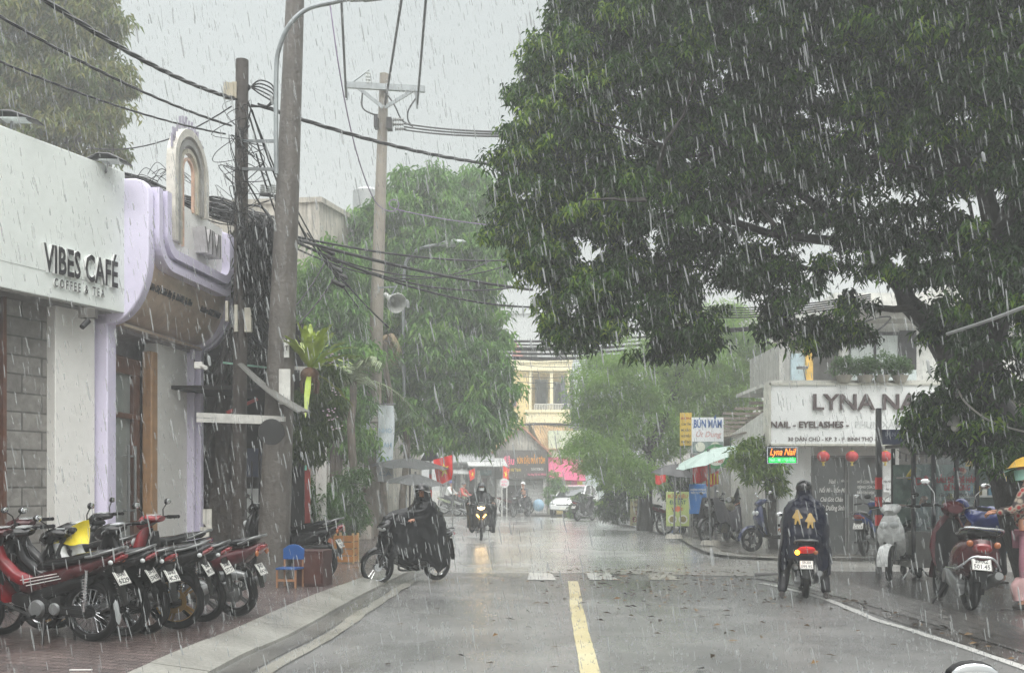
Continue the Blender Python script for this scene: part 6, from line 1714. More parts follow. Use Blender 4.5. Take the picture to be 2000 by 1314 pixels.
        hz, hx = 1.04, .93
        if style == 'retro':
            mb = MB(); mb.loft([(.86, 1.03, .08, .05, 0), (.95, 1.03, .13, .09, 0), (1.05, 1.03, .11, .09, 0), (1.08, 1.03, .09, .08, 0)], 16, p=2); cw = mb.build('headlight_cowl', accent, root)
            mb = MB(); mb.cyl((1.07, 0, 1.03), (1.10, 0, 1.03), .075, 22, r2=.06); mb.build('headlight', clear_lens, cw)
        else:
            mb = MB(); mb.loft([(.84, 1.05, .08, .03, 15), (.93, 1.05, .13, .05, 5), (1.02, 1.02, .14, .07, -15), (1.09, .97, .08, .05, -35)], 16); cw = mb.build('headlight_cowl', accent, root)
            for s in (-1, 1):
                mb = MB(); mb.ball((1.12, s * .075, .80), (.03, .065, .05), 14, 8); mb.build('headlight', clear_lens if not lit else M('lit_headlight', (255, 240, 210), emit=(255, 214, 150), estr=26), cw)
            mb = MB(); mb.box((.93, 0, 1.095), (.1, .14, .012)); mb.build('dial', clear_lens, cw)
    # handlebar
    mb = MB(); mb.tube(smooth_line([(hx, -.1, hz), (hx - .01, -.2, hz + .02), (hx - .1, -.34, hz + .01)], 4), .012, 8); mb.tube(smooth_line([(hx, .1, hz), (hx - .01, .2, hz + .02), (hx - .1, .34, hz + .01)], 4), .012, 8); mb.tube([(hx, -.1, hz), (hx, .1, hz)], .014, 8)
    hb_ = mb.build('handlebar', B, root)
    for s in (-1, 1):
        mb = MB(); mb.tube([(hx - .035, s * .24, hz + .017), (hx - .1, s * .35, hz + .01)], .02, 10); mb.ball((hx - .1, s * .352, hz + .01), .022, 8, 6); mb.build('grip', tyre_m, hb_)
        mb = MB(); mb.tube(smooth_line([(hx + .02, s * .19, hz + .01), (hx + .02, s * .24, hz), (hx - .03, s * .33, hz - .01)], 4), .006, 6); mb.build('brake_lever', alloy, hb_)
    if mirror: mirrors(root, hx, hz + .01, .2, **dict(mirror_kw, **({} if 'up' in mirror_kw else dict(up=.15)), **({} if 'shape' in mirror_kw else dict(shape=(.013, .055, .034)))))
    # short tail: everything behind the axle is drawn in toward the wheel
    for ch in root.children:
        if ch.name.startswith('license_plate'): ch.location.x = -.15 + (ch.location.x + .15) * .5
        if ch.type != 'MESH': continue
        for v in ch.data.vertices:
            if v.co.x < -.15: v.co.x = -.15 + (v.co.x + .15) * .5
    return root

def heading(dx, dy): return math.atan2(dy, dx)
hd = heading(-.975, .22)
LP = .12
def rear(px, py, z=LP): return G(px, py, z)
make_bike('motorbike', 'dark red motorbike with white stripes, nearest of the left row', rear(182, 1252), hd, body=paint('dark_red', (58, 8, 13)), accent=RED, stripes=True, plate=('59-N1', '6229'), wheels='spoke', lean=-.06, scale=.93)
make_bike('motorbike', 'all black motorbike directly behind the striped red one', rear(240, 1242), hd + .13, body=BLK, plate=('59-T1', '574.93'), wheels='spoke', lean=-.1, mirror=False, scale=.93)
make_bike('motorbike', 'black and white motorbike with spoked wheel next to the gold-wheeled one', rear(284, 1238), hd - .05, body=BLK, accent=WHT_P, plate=('50-R1', '4C.93'), wheels='spoke', lean=-.04, scale=.9, mirror_kw=dict(sides=(1,)))
make_bike('motorbike', 'black motorbike with gold cast wheels in the left row', rear(346, 1228), hd + .2, body=BLK, accent=WHT_P, plate=('59-AR', '997.73'), wheels='cast', rim=gold_m, lean=-.09, scale=.95, mirror_kw=dict(sides=(-1,)))
make_bike('motorbike', 'dark motorbike with red tail panel between the gold-wheeled and maroon bikes', rear(396, 1214), hd + .02, body=BLK, accent=BLK, mirror=False, plate=('59-M1', '577.77'), wheels='cast', lean=-.12, scale=.92)
make_bike('scooter', 'maroon scooter with silver engine cover, last of the left row', rear(462, 1203), hd + .06, body=MAROON, accent=RED, style='scooter', plate=('59-X3', '414.14'), wheels='cast', lean=-.05, scale=.95, cat='scooter')
make_bike('motorbike', 'dark red motorbike tucked behind the left row nearest the café pillar', (-4.2, 10.7, LP), hd + .1, body=paint('dark_red', (58, 8, 13)), accent=BLK, wheels='cast', lean=-.08, scale=.95, mirror_kw=dict(sides=(1,)))
make_bike('scooter', 'dark scooter tucked behind the left row before the purple jamb', (-3.75, 11.7, LP), hd + .25, body=BLK, accent=BLK, style='scooter', wheels='cast', lean=-.06, scale=.95, cat='scooter', mirror_kw=dict(sides=(-1,)))
# one more at the far left edge
make_bike('motorbike', 'grey and black motorbike cut by the left edge of the view', (-4.75, 8.9, LP), hd - .1, body=paint('grey', (96, 98, 100)), accent=BLK, wheels='spoke', lean=-.06)
make_bike('motorbike', 'black motorbike with red tail lamp beyond the old tree trunk', rear(628, 1130), heading(-.98, .2), body=BLK, accent=BLK, style='scooter', plate=('59-C2', '118.26'), wheels='cast', rim=engine_m, lean=-.05, group=None, cvt=False)
mb = MB(); c = Vector((-4.05, 9.4, .92)); mb.sheet(lambda u, v: c + Vector((-.16 + .32 * u, .02 * math.sin(7 * u) + .1 * v * (1 - v), .12 * v + .10 * u * v + .01 * math.sin(9 * u))), 8, 6, th=.004)
tag(mb.build('yellow_cloth', M('yellow_cloth', (226, 206, 50), rough=.5)), 'small bright yellow cloth tucked on a parked motorbike', 'cloth')
# right side parked bikes
RP = .1
make_bike('scooter', 'maroon retro scooter with chrome rails and plate 501.45 at the food cart', G(1893, 1192, RP), heading(.16, .98), body=MAROON, accent=paint('dark_plum', (70, 30, 36)), style='retro', plate=('59-X2', '501.45'), wheels='cast', lean=.08, group=None, mirror_kw=dict(up=.24, out=.1, m=chrome), cat='scooter', scale=1.06)
sr = G(1737, 1135, RP); a_ = heading(-.62, -.78)
make_bike('scooter', 'silver white scooter nose-on beside the street name post', (sr.x - math.cos(a_) * 1.22, sr.y - math.sin(a_) * 1.22, RP), a_, body=SILV, accent=WHT_P, style='scooter', wheels='cast', group=None, lean=.05, steer=.3, mirror_kw=dict(m=black_plastic), cat='scooter')
make_bike('motorbike', 'blue and black motorbike parked tail-out before the nail shop door', G(1688, 1086, RP), heading(.55, .83), body=BLUE_P, accent=BLK, plate=('59-H1', '216.18'), wheels='cast', group=None, lean=-.05)
make_bike('motorbike', 'black motorbike parked right of the street post before the white pillar', G(1742, 1088, RP), heading(.45, .88), body=BLK, plate=('59-C1', '140.3'), wheels='cast', group=None, lean=-.05)
f_ = G(1468, 1077, RP); a_ = heading(-.96, -.2)
make_bike('scooter', 'navy blue scooter pointing left beside the slim tree', (f_.x - math.cos(a_) * 1.22, f_.y - math.sin(a_) * 1.22, RP), a_, body=NAVY, accent=NAVY, style='scooter', wheels='cast', rim=engine_m, group=None, lean=.05, mirror_kw=dict(m=chrome), cat='scooter')
f_ = G(1420, 1056, RP); a_ = heading(-.45, -.85)
make_bike('scooter', 'olive grey retro scooter parked between the covered bike and the navy scooter', (f_.x - math.cos(a_) * 1.22, f_.y - math.sin(a_) * 1.22, RP), a_, body=OLIVE, accent=OLIVE, style='retro', wheels='cast', group=None, mirror_kw=dict(m=chrome), cat='scooter')
f_ = G(1378, 1058, RP); a_ = heading(-.7, -.6)
cb = make_bike('motorbike', 'motorbike half hidden under a grey rain cover', (f_.x - math.cos(a_) * 1.22, f_.y - math.sin(a_) * 1.22, RP), a_, body=BLK, accent=WHT_P, wheels='cast', group=None)
def cover_fn(u, v):
    th = (v - .5) * 2; x = -.35 + 1.5 * u
    top = .86 + .22 * (1 / (1 + math.exp(-(x - .65) * 14))) - .15 * math.exp(-((x - .45) / .22) ** 2)
    s_ = abs(th); y = .33 * math.copysign(s_ ** .6, th); z = top - .52 * max(0, s_ - .35) / .65 * (1 + .15 * math.sin(u * 9)) - .03 * math.sin(u * 31 + th * 4) * s_
    return Vector((x, y * (1 + .1 * math.sin(u * 17)), z))
mb = MB(); mb.sheet(cover_fn, 40, 30, th=.004); cv = mb.build('rain_cover', M('grey_cover_cloth', (92, 90, 100), rough=.35, var=.2, bump=.4, bscale=8))
cv.matrix_world = cb.matrix_basis.copy(); tag(cv, 'grey rain sheet draped over a parked motorbike', 'cover')
f_ = G(1298, 1044, RP); a_ = heading(-.95, -.25)
make_bike('motorbike', 'dark motorbike standing behind the green noodle menu board', (f_.x - math.cos(a_) * 1.22, f_.y - math.sin(a_) * 1.22, RP), a_, body=BLK, accent=BLK, wheels='cast', group=None)
make_bike('motorbike', 'red motorbike beside the pale menu board, nose to the right', (P(1262, 1030, 34).x, 33.6, RP), heading(.9, .35), body=RED, accent=BLK, wheels='cast', group=None)
make_bike('motorbike', 'dark motorbike parked behind the blue banner', (P(1340, 1040, 29).x, 29.4, RP), heading(.3, .95), body=paint('dark_red', (58, 8, 13)), accent=BLK, wheels='cast', group=None)
make_bike('motorbike', 'black motorbike in front of the white car', (P(1128, 1018, 43).x, 43, 0), heading(.55, .8), body=BLK, plate=('59-K1', '204.4'), wheels='cast', group=None)
for i, (px, Y, hx_, hy_, bc, lab) in enumerate(((868, 50.2, .9, -.3, paint('sage', (150, 160, 130)), 'pale green motorbike at the left kerb of the bend'), (893, 50.0, .9, -.4, SILV, 'silver motorbike under the rider in red'), (912, 49.6, .8, -.6, BLK, 'small black motorbike right of the red-shirted rider'), (985, 50.2, .9, .2, MAROON, 'reddish motorbike by the round sign'))):
    make_bike('motorbike', lab, ((px - CX) / F * Y, Y, .1 if Y > 50 else 0), heading(hx_, hy_), body=bc, accent=bc, wheels='cast', group='far motorbikes at the bend')
# the bike just under the frame whose mirror shows at the bottom right
make_bike('scooter', 'scooter just ahead, only its left mirror reaching into view', (1.42, 1.66, 0), heading(0, 1), body=BLK, style='scooter', wheels='cast', group=None, scale=.88, mirror_kw=dict(up=.055, out=.12, shape=(.016, .075, .042), m=black_plastic), cat='scooter')
# ================================================================== PEOPLE
skin_m = M('skin', (176, 128, 104), rough=.45, var=.06)
hair_m = M('black_hair', (28, 26, 26), rough=.4, var=.2)
poncho_blk = M('black_poncho', (9, 10, 14), rough=.27, var=.3, scale=4, spec=.22, bump=.25, bscale=9)
poncho_navy = M('navy_poncho', (14, 18, 36), rough=.27, var=.3, scale=4, spec=.22, bump=.25, bscale=9)
dark_cloth = M('dark_trousers', (28, 29, 35), rough=.6, var=.2)
shoe_m = M('wet_shoe', (62, 58, 56), rough=.35, var=.2)

def skinned(name, nodes, edges, mat, parent, root=0, sub=2):
    """nodes: list of (pos, radius or (rx, ry)); grows one continuous limb surface"""
    me = bpy.data.meshes.new(name)
    me.from_pydata([tuple(n[0]) for n in nodes], edges, [])
    o = bpy.data.objects.new(name, me); col.objects.link(o)
    o.modifiers.new('skin', 'SKIN')
    if not me.skin_vertices: 
        bpy.context.view_layer.update()
    sv = me.skin_vertices[0].data if me.skin_vertices else None
    if sv is None:
        bpy.context.view_layer.objects.active = o
    for i, n in enumerate(nodes):
        r = n[1] if isinstance(n[1], (tuple, list)) else (n[1], n[1])
        sv[i].radius = r; sv[i].use_root = (i == root)
    s_ = o.modifiers.new('sub', 'SUBSURF'); s_.levels = sub; s_.render_levels = sub
    bpy.context.view_layer.update()
    dg = bpy.context.evaluated_depsgraph_get()
    m2 = bpy.data.meshes.new_from_object(o.evaluated_get(dg))
    m2.polygons.foreach_set('use_smooth', [True] * len(m2.polygons))
    vs = [tuple(v.co) for v in m2.vertices]; fs = [tuple(p.vertices) for p in m2.polygons]
    bpy.data.objects.remove(o); bpy.data.meshes.remove(me); bpy.data.meshes.remove(m2)
    mb = MB(); mb.add(vs, fs)
    if mat is None: return mb
    return mb.build(name, mat, parent, sharp=180)

def hand(mb, w, d, up, s=1.0, curl=.6, side=1):
    """palm and five bent fingers; w wrist, d pointing direction, up back-of-hand normal"""
    w, d, up = Vector(w), Vector(d).normalized(), Vector(up).normalized()
    x = d.cross(up).normalized() * side; up = x.cross(d).normalized() * side
    pc = w + d * .045 * s
    Mx = Matrix((x, d, up)).transposed()
    mb.ball(pc, (.042 * s, .052 * s, .017 * s), 12, 8, M_=Mx)
    for i, (ox, L) in enumerate(((-.03, .062), (-.011, .074), (.010, .07), (.029, .055))):
        b = pc + x * ox * s + d * .04 * s; pts = [b]; a = 0; p = b
        for k in range(3):
            a += curl * (.5 + .35 * k); dd = d * math.cos(a) - up * math.sin(a)
            p = p + dd * L * s * (.42, .33, .25)[k]; pts.append(p)
        mb.tube(pts, [.0095 * s, .009 * s, .008 * s, .006 * s], 8)
    b = pc - x * .038 * s - d * .01 * s
    mb.tube([b, b - x * .025 * s + d * .02 * s - up * .01 * s, b - x * .02 * s + d * .05 * s - up * .025 * s], [.012 * s, .0105 * s, .008 * s], 8)

def head(mb, c, face, up=(0, 0, 1), s=1.0):
    """head with nose, lips, ears, brow; returns its matrix"""
    c, f, u = Vector(c), Vector(face).normalized(), Vector(up).normalized()
    sd = u.cross(f).normalized(); u = f.cross(sd).normalized()
    Mx = Matrix(((f.x, sd.x, u.x, c.x), (f.y, sd.y, u.y, c.y), (f.z, sd.z, u.z, c.z), (0, 0, 0, 1)))
    R3 = Mx.to_3x3()
    def w(p): return Mx @ (Vector(p) * s)
    mb.ball(w((-.01, 0, .02)), (.098 * s, .076 * s, .105 * s), 20, 14, M_=R3)
    mb.ball(w((.022, 0, -.055)), (.066 * s, .055 * s, .065 * s), 16, 10, M_=R3)
    mb.ball(w((.092, 0, -.008)), (.018 * s, .013 * s, .026 * s), 10, 8, M_=R3)
    mb.ball(w((.084, 0, .035)), (.012 * s, .05 * s, .01 * s), 10, 6, M_=R3)
    mb.ball(w((.08, 0, -.048)), (.012 * s, .024 * s, .008 * s), 10, 6, M_=R3)
    for q in (-1, 1): mb.ball(w((-.005, q * .077, -.005)), (.018 * s, .009 * s, .03 * s), 8, 6, M_=R3)
    return Mx
def eyes(parent, Mx, s=1.0):
    for q in (-1, 1):
        mb = MB(); mb.ball(Mx @ (Vector((.083, q * .031, .012)) * s), (.008 * s,) * 3, 8, 6); mb.build('eye', M('eye_dark', (40, 34, 30), rough=.1), parent)

def drape(rings, n=64, m=46, folds=11, amp=.12, seed=0, hem=.04, th=.006, open_top=True):
    """rings: (t, cx, cy, z, rx, ry); closed cloth surface hanging from shoulders with growing folds"""
    def ip(t):
        for i in range(len(rings) - 1):
            if t <= rings[i + 1][0] or i == len(rings) - 2:
                a, b = rings[i], rings[i + 1]; k = (t - a[0]) / max(1e-6, b[0] - a[0]); k = max(0, min(1, k)); k2 = k * k * (3 - 2 * k)
                return [a[j] + (b[j] - a[j]) * (k2 if j > 3 else k) for j in range(1, 6)]
    def fn(u, v):
        th_ = 2 * PI * u; cx, cy, z, rx, ry = ip(v)
        g = amp * (max(0, v - .12) ** .8)
        wv = math.sin(folds * th_ + seed + 2.5 * math.sin(2 * th_ + seed) + 1.2 * v) * .5 + .6 * (1 - 3.2 * abs(mnoise.noise(Vector((math.cos(th_) * 1.8 + seed, math.sin(th_) * 1.8, v * 1.9)))))
        k = 1 + g * wv
        zz = z - hem * v * (math.sin(3 * th_ + seed) + .6 * math.sin(7 * th_)) + .02 * mnoise.noise(Vector((math.cos(th_) * 3, math.sin(th_) * 3 + seed, v * 5)))
        return Vector((cx + rx * k * math.cos(th_), cy + ry * k * math.sin(th_), zz))
    mb = MB(); mb.sheet(fn, n, m, th=th)
    return mb

def helmet(parent, Mx, mat, s=1.0, rim=None, band=None):
    R3 = Mx.to_3x3()
    # open-face shell: a dome cut at the brow, lower at the back
    vs = []; n, m = 26, 10
    def fn(u, v):
        a = 2 * PI * u; lim = (100 if math.cos(a) < .2 else 100 - 26 * (math.cos(a) - .2) / .8)
        ph = R(lim) * v
        return Mx @ (Vector((-.008 + .135 * math.sin(ph) * math.cos(a), .118 * math.sin(ph) * math.sin(a), .022 + .128 * math.cos(ph))) * s)
    mb = MB(); mb.sheet(fn, n, m, th=-.008); h = mb.build('helmet', mat, parent, sharp=60)
    mb = MB(); pk = [Mx @ (Vector((.118 + .045 * math.cos(R(a)) * 1.0, .1 * math.sin(R(a)), .062 - .0 * abs(math.sin(R(a))))) * s) for a in range(-70, 71, 14)]
    pi_ = [Mx @ (Vector((.118 * math.cos(R(a * .9)), .1 * math.sin(R(a)), .075)) * s) for a in range(-70, 71, 14)]
    k = len(pk)
    off = Mx.to_3x3() @ Vector((0, 0, -.006))
    mb.add(pk + pi_ + [p + off for p in pk] + [p + off for p in pi_], [(i, i + 1, k + i + 1, k + i) for i in range(k - 1)] + [(2 * k + i, 3 * k + i, 3 * k + i + 1, 2 * k + i + 1) for i in range(k - 1)] + [(i, 2 * k + i, 2 * k + i + 1, i + 1) for i in range(k - 1)])
    mb.build('visor', mat if band is None else band, h)
    if rim:
        mb = MB(); mb.tube([fn(u / 30, .985) for u in range(31)], .007 * s, 6, cap=False); mb.build('rim', rim, h)
    return h

def rider_body(t, seat, lean=.18, hands=None, feet=None, face=(1, 0, 0), s=1.0, trousers=dark_cloth, jacket=None, headup=(0, 0, 1), head_off=(0, 0)):
    """seated rider in bike coordinates (x forward); one continuous body"""
    sx, sy, sz = seat
    pelvis = Vector((sx, sy, sz + .10 * s)); chest = pelvis + Vector((lean * s, 0, .34 * s)); neck = chest + Vector((lean * .35 * s, 0, .18 * s))
    hd_ = neck + Vector((.03 + head_off[0], head_off[1], .17)) * s
    nodes = [(pelvis, (.15 * s, .13 * s)), (pelvis.lerp(chest, .5), (.135 * s, .11 * s)), (chest, (.165 * s, .12 * s)), (neck, .058 * s), (neck + Vector((.01, 0, .07 * s)), .05 * s)]
    edges = [(0, 1), (1, 2), (2, 3), (3, 4)]
    hands = hands or [(sx + .62, .33, 1.03), (sx + .62, -.33, 1.03)]
    for i, hp in enumerate(hands):
        q = 1 if i == 0 else -1; hp = Vector(hp)
        sh = chest + Vector((.01, q * .19 * s, .10 * s)); el = sh.lerp(hp, .5) + Vector((-.03, q * .03 * s, -.10 * s)); wr = el.lerp(hp, .86)
        b = len(nodes); nodes += [(sh, .065 * s), (el, .045 * s), (wr, .03 * s)]; edges += [(2, b), (b, b + 1), (b + 1, b + 2)]
    body = skinned('body', nodes, edges, None, t)
    for i, hp in enumerate(hands):
        wr = Vector(nodes[7 if i == 0 else 10][0]); d = Vector(hp) - wr
        hand(body, wr, d if d.length > .01 else (1, 0, 0), (0, 0, 1), s, curl=1.0, side=1 if i == 0 else -1)
    Mx = head(body, hd_, face, headup, s)
    legs = []
    feet = feet or [(.5, .22, .30), (.5, -.22, .30)]
    ln = [(pelvis - Vector((0, 0, .02)), (.14 * s, .12 * s))]; le = []
    for i, fp in enumerate(feet):
        q = 1 if i == 0 else -1; fp = Vector(fp); hip = pelvis + Vector((.05, q * .10 * s, -.02)); kn = hip.lerp(fp, .5) + Vector((.20 * s if fp.z > .15 else .12, q * .05, .14 * s if fp.z > .15 else .06)); an = fp + Vector((-.02, 0, .07))
        b = len(ln); ln += [(hip, .11 * s), (kn, .095 * s), (kn.lerp(an, .5), .088 * s), (an, .072 * s)]; le += [(0, b), (b, b + 1), (b + 1, b + 2), (b + 2, b + 3)]
    bd = body.build('body', skin_m, t, sharp=180)
    skinned('trousers', ln, le, trousers, t)
    for fp in feet:
        mb = MB(); x, y, z = fp; mb.loft([(x - .10, z + .04, .03, .035), (x - .04, z + .05, .042, .05), (x + .05, z + .035, .046, .035), (x + .13, z + .025, .04, .024), (x + .16, z + .02, .02, .012)], 12, y0=y); mb.build('shoe', shoe_m, t)
    if True:
        jacket = jacket or poncho_blk
        jn = [(n[0], ((n[1][0] * 1.12, n[1][1] * 1.16) if isinstance(n[1], tuple) else n[1] * 1.28)) for n in nodes[:4]] + [(neck, .05)] + [(n[0], n[1] * 1.35) for n in nodes[5:]]
        skinned('jacket', jn, edges, jacket, t)
    eyes(t, Mx, s)
    return Mx

def person(name_label, loc, ang, scale=1.0, group=None, lean=0):
    return thing('person', name_label, 'person', loc, ang, group=group, scale=scale)

# ---- rider crossing on the left, heading toward the pavement
ya = heading(-.74, -.67)
fw = G(737, 1139, .02); rear_c = Vector((fw.x - math.cos(ya) * 1.11, fw.y - math.sin(ya) * 1.11, 0))
lb = make_bike('motorbike', 'dark motorbike with spoked wheels crossing to the left pavement under its rider', rear_c, ya, body=BLK, accent=RED, wheels='spoke', group=None, steer=-.25, mirror=False, stand=False, scale=.91)
t = person('person in a billowing black poncho and helmet riding across to the left pavement', rear_c, ya, scale=.93)
Mx = rider_body(t, (.14, 0, .80), lean=.12, face=(.9, .45, -.1), feet=[(.5, .22, .27), (.5, -.22, .27)], s=.84)
helmet(t, Mx, M('helmet_black', (20, 20, 23), rough=.3, coat=.2), 1.05, rim=WHT_P)
def hoodfn(u, v):
    a = R(38) + R(284) * u; z = .05 - .30 * v; r = .118 + .03 * v + .05 * v * v
    return Mx @ Vector((-.01 + r * math.cos(a) * 1.05, r * math.sin(a), z))
mb = MB(); mb.sheet(hoodfn, 24, 10, th=-.006); mb.build('hood', poncho_blk, t)
drape([(0, .27, 0, 1.39, .09, .09), (.05, .27, 0, 1.34, .11, .12), (.12, .26, 0, 1.28, .17, .23), (.21, .27, 0, 1.18, .24, .28), (.33, .47, 0, 1.08, .55, .29), (.5, .50, 0, .92, .60, .32), (.75, .44, 0, .60, .62, .35), (1, .46, 0, .30, .60, .33)], folds=7, amp=.22, seed=1.7, hem=.13).build('poncho', poncho_blk, t, sharp=180)

# ---- rider coming toward us in the middle distance
base_c = P(938, 1055, 27.6); ya = heading(0.02, -1)
bc = Vector((base_c.x, 27.6 + 1.2, 0))
cbk = make_bike('motorbike', 'motorbike with its headlight lit coming toward us', bc, ya, body=BLK, accent=BLK, wheels='cast', group=None, lit=True, scale=.97, mirror=True, stand=False, mirror_kw=dict(m=black_plastic))
for s_ in (-1, 1):
    mb = MB(); mb.bar((1.135, s_ * .13, .72), (1.115, s_ * .06, .64), .02, .03); mb.build('running_light', M('amber_running_light', (255, 200, 110), emit=(255, 190, 90), estr=7), cbk)
t = person('person in black poncho and white face mask riding toward us with headlight on', bc, ya, scale=.97)
Mx = rider_body(t, (.15, 0, .78), lean=.16, face=(1, 0, -.12), feet=[(.55, .26, .27), (.55, -.26, .27)], s=.88)
helmet(t, Mx, M('helmet_grey', (48, 50, 52), rough=.3, coat=.2), 1.02)
mb = MB(); mb.sheet(lambda u, v: Mx @ Vector((.03 + .078 * math.cos(R(-75 + 150 * u)), .082 * math.sin(R(-75 + 150 * u)), -.005 - .085 * v + .01 * math.cos(R(-75 + 150 * u)))), 14, 6, th=-.003); mb.build('face_mask', M('mask_white', (222, 226, 226), rough=.6), t)
mb = MB(); mb.sheet(lambda u, v: Mx @ Vector((-.01 + (.118 + .03 * v + .05 * v * v) * math.cos(R(50) + R(260) * u) * 1.05, (.118 + .03 * v + .05 * v * v) * math.sin(R(50) + R(260) * u), .02 - .24 * v)), 24, 10, th=-.006); mb.build('hood', poncho_blk, t)
drape([(0, .31, 0, 1.40, .09, .09), (.06, .31, 0, 1.35, .12, .12), (.13, .31, 0, 1.28, .18, .24), (.3, .34, 0, 1.14, .30, .37), (.5, .42, 0, .98, .48, .42), (.7, .28, 0, .75, .40, .40), (1, .26, 0, .32, .34, .36)], folds=7, amp=.2, seed=4.1, hem=.1).build('poncho', poncho_blk, t, sharp=180)

# ---- rider seen from behind on the right, feet down
ya = heading(.22, .97); rb = G(1573, 1168); rb.z = 0
rbk = make_bike('scooter', 'scooter waiting at the right kerb, amber indicator lit, plate 099.95', rb, ya, body=paint('dark_grey', (60, 60, 64)), accent=BLK, style='scooter', wheels='cast', group=None, plate=('59-X4', '099.95'), scale=.875, taillit=True, stand=False, cat='scooter', mirror_kw=dict(m=chrome))
t = person('person in navy poncho with yellow figures on its back, feet down on a scooter', rb, ya, scale=.875)
Mx = rider_body(t, (.14, 0, .82), lean=.12, face=(1, -.1, 0), feet=[(.05, .34, .0), (.08, -.30, .0)], hands=[(.76, .30, 1.0), (.76, -.30, 1.0)])
helmet(t, Mx, M('helmet_gloss_black', (18, 18, 21), rough=.25, coat=.3), 1.04)
mb = MB(); mb.sheet(lambda u, v: Mx @ Vector((-.01 + (.12 + .05 * v * v) * math.cos(R(60) + R(240) * u), (.112 + .06 * v * v) * math.sin(R(60) + R(240) * u), .01 - .22 * v)), 22, 8, th=-.006); mb.build('hood', poncho_navy, t)
prings = [(0, .27, 0, 1.54, .09, .09), (.05, .27, 0, 1.48, .13, .13), (.12, .25, 0, 1.41, .18, .24), (.22, .22, 0, 1.31, .24, .30), (.4, .22, 0, 1.10, .38, .34), (.6, .20, 0, .90, .42, .34), (1, .24, 0, .52, .42, .35)]
drape(prings, folds=6, amp=.14, seed=2.2, hem=.08).build('poncho', poncho_navy, t, sharp=180)
# side panels hanging lower over the legs
for q in (-1, 1):
    mb = MB(); mb.sheet(lambda u, v: Vector((.02 + .34 * u, q * (.33 + .03 * v + .03 * math.sin(u * 8 + q) + .02 * math.sin(v * 5)), .75 - (.62 if q > 0 else .42) * v + .03 * math.sin(u * 6))), 12, 12, th=.005); mb.build('poncho_side', poncho_navy, t)
# two yellow figures hand in hand on the back (behind -x): built as raised print following the cloth
fig = [(0, .30), (.05, .27), (.07, .2), (.13, .10), (.16, .02), (.12, .0), (.085, .07), (.08, -.05), (.09, -.2), (.045, -.2), (.02, -.08), (-.02, -.08), (-.05, -.2), (-.1, -.2), (-.08, -.05), (-.09, .06), (-.13, .0), (-.16, .03), (-.11, .12), (-.07, .2), (-.05, .27)]
for q, sx_ in ((.12, 1), (-.06, -1)):
    mb = MB(); N = len(fig)
    pts = [(q + a * .48 * sx_, 1.17 + b * .44 + (.02 if q > 0 else -.03)) for a, b in fig]
    def backx(y, z):
        k = (1.31 - z) / .5; return -.085 - .17 * max(0, min(1.2, k)) ** .8 + .75 * y * y
    c = (q, 1.17 + (.02 if q > 0 else -.03))
    M1 = []; 
    for (y, z) in pts: M1.append((backx(y, z) - .035, y, z))
    ctr = (backx(*c) - .04, c[0], c[1])
    vs = M1 + [ctr] + [(x + .012, y, z) for x, y, z in M1]
    fs = [(i, (i + 1) % N, N) for i in range(N)] + [(i, N + 1 + i, N + 1 + (i + 1) % N, (i + 1) % N) for i in range(N)]
    mb.add(vs, fs); mb.build('printed_figure', M('mustard_print', (150, 120, 44), rough=.4), t)

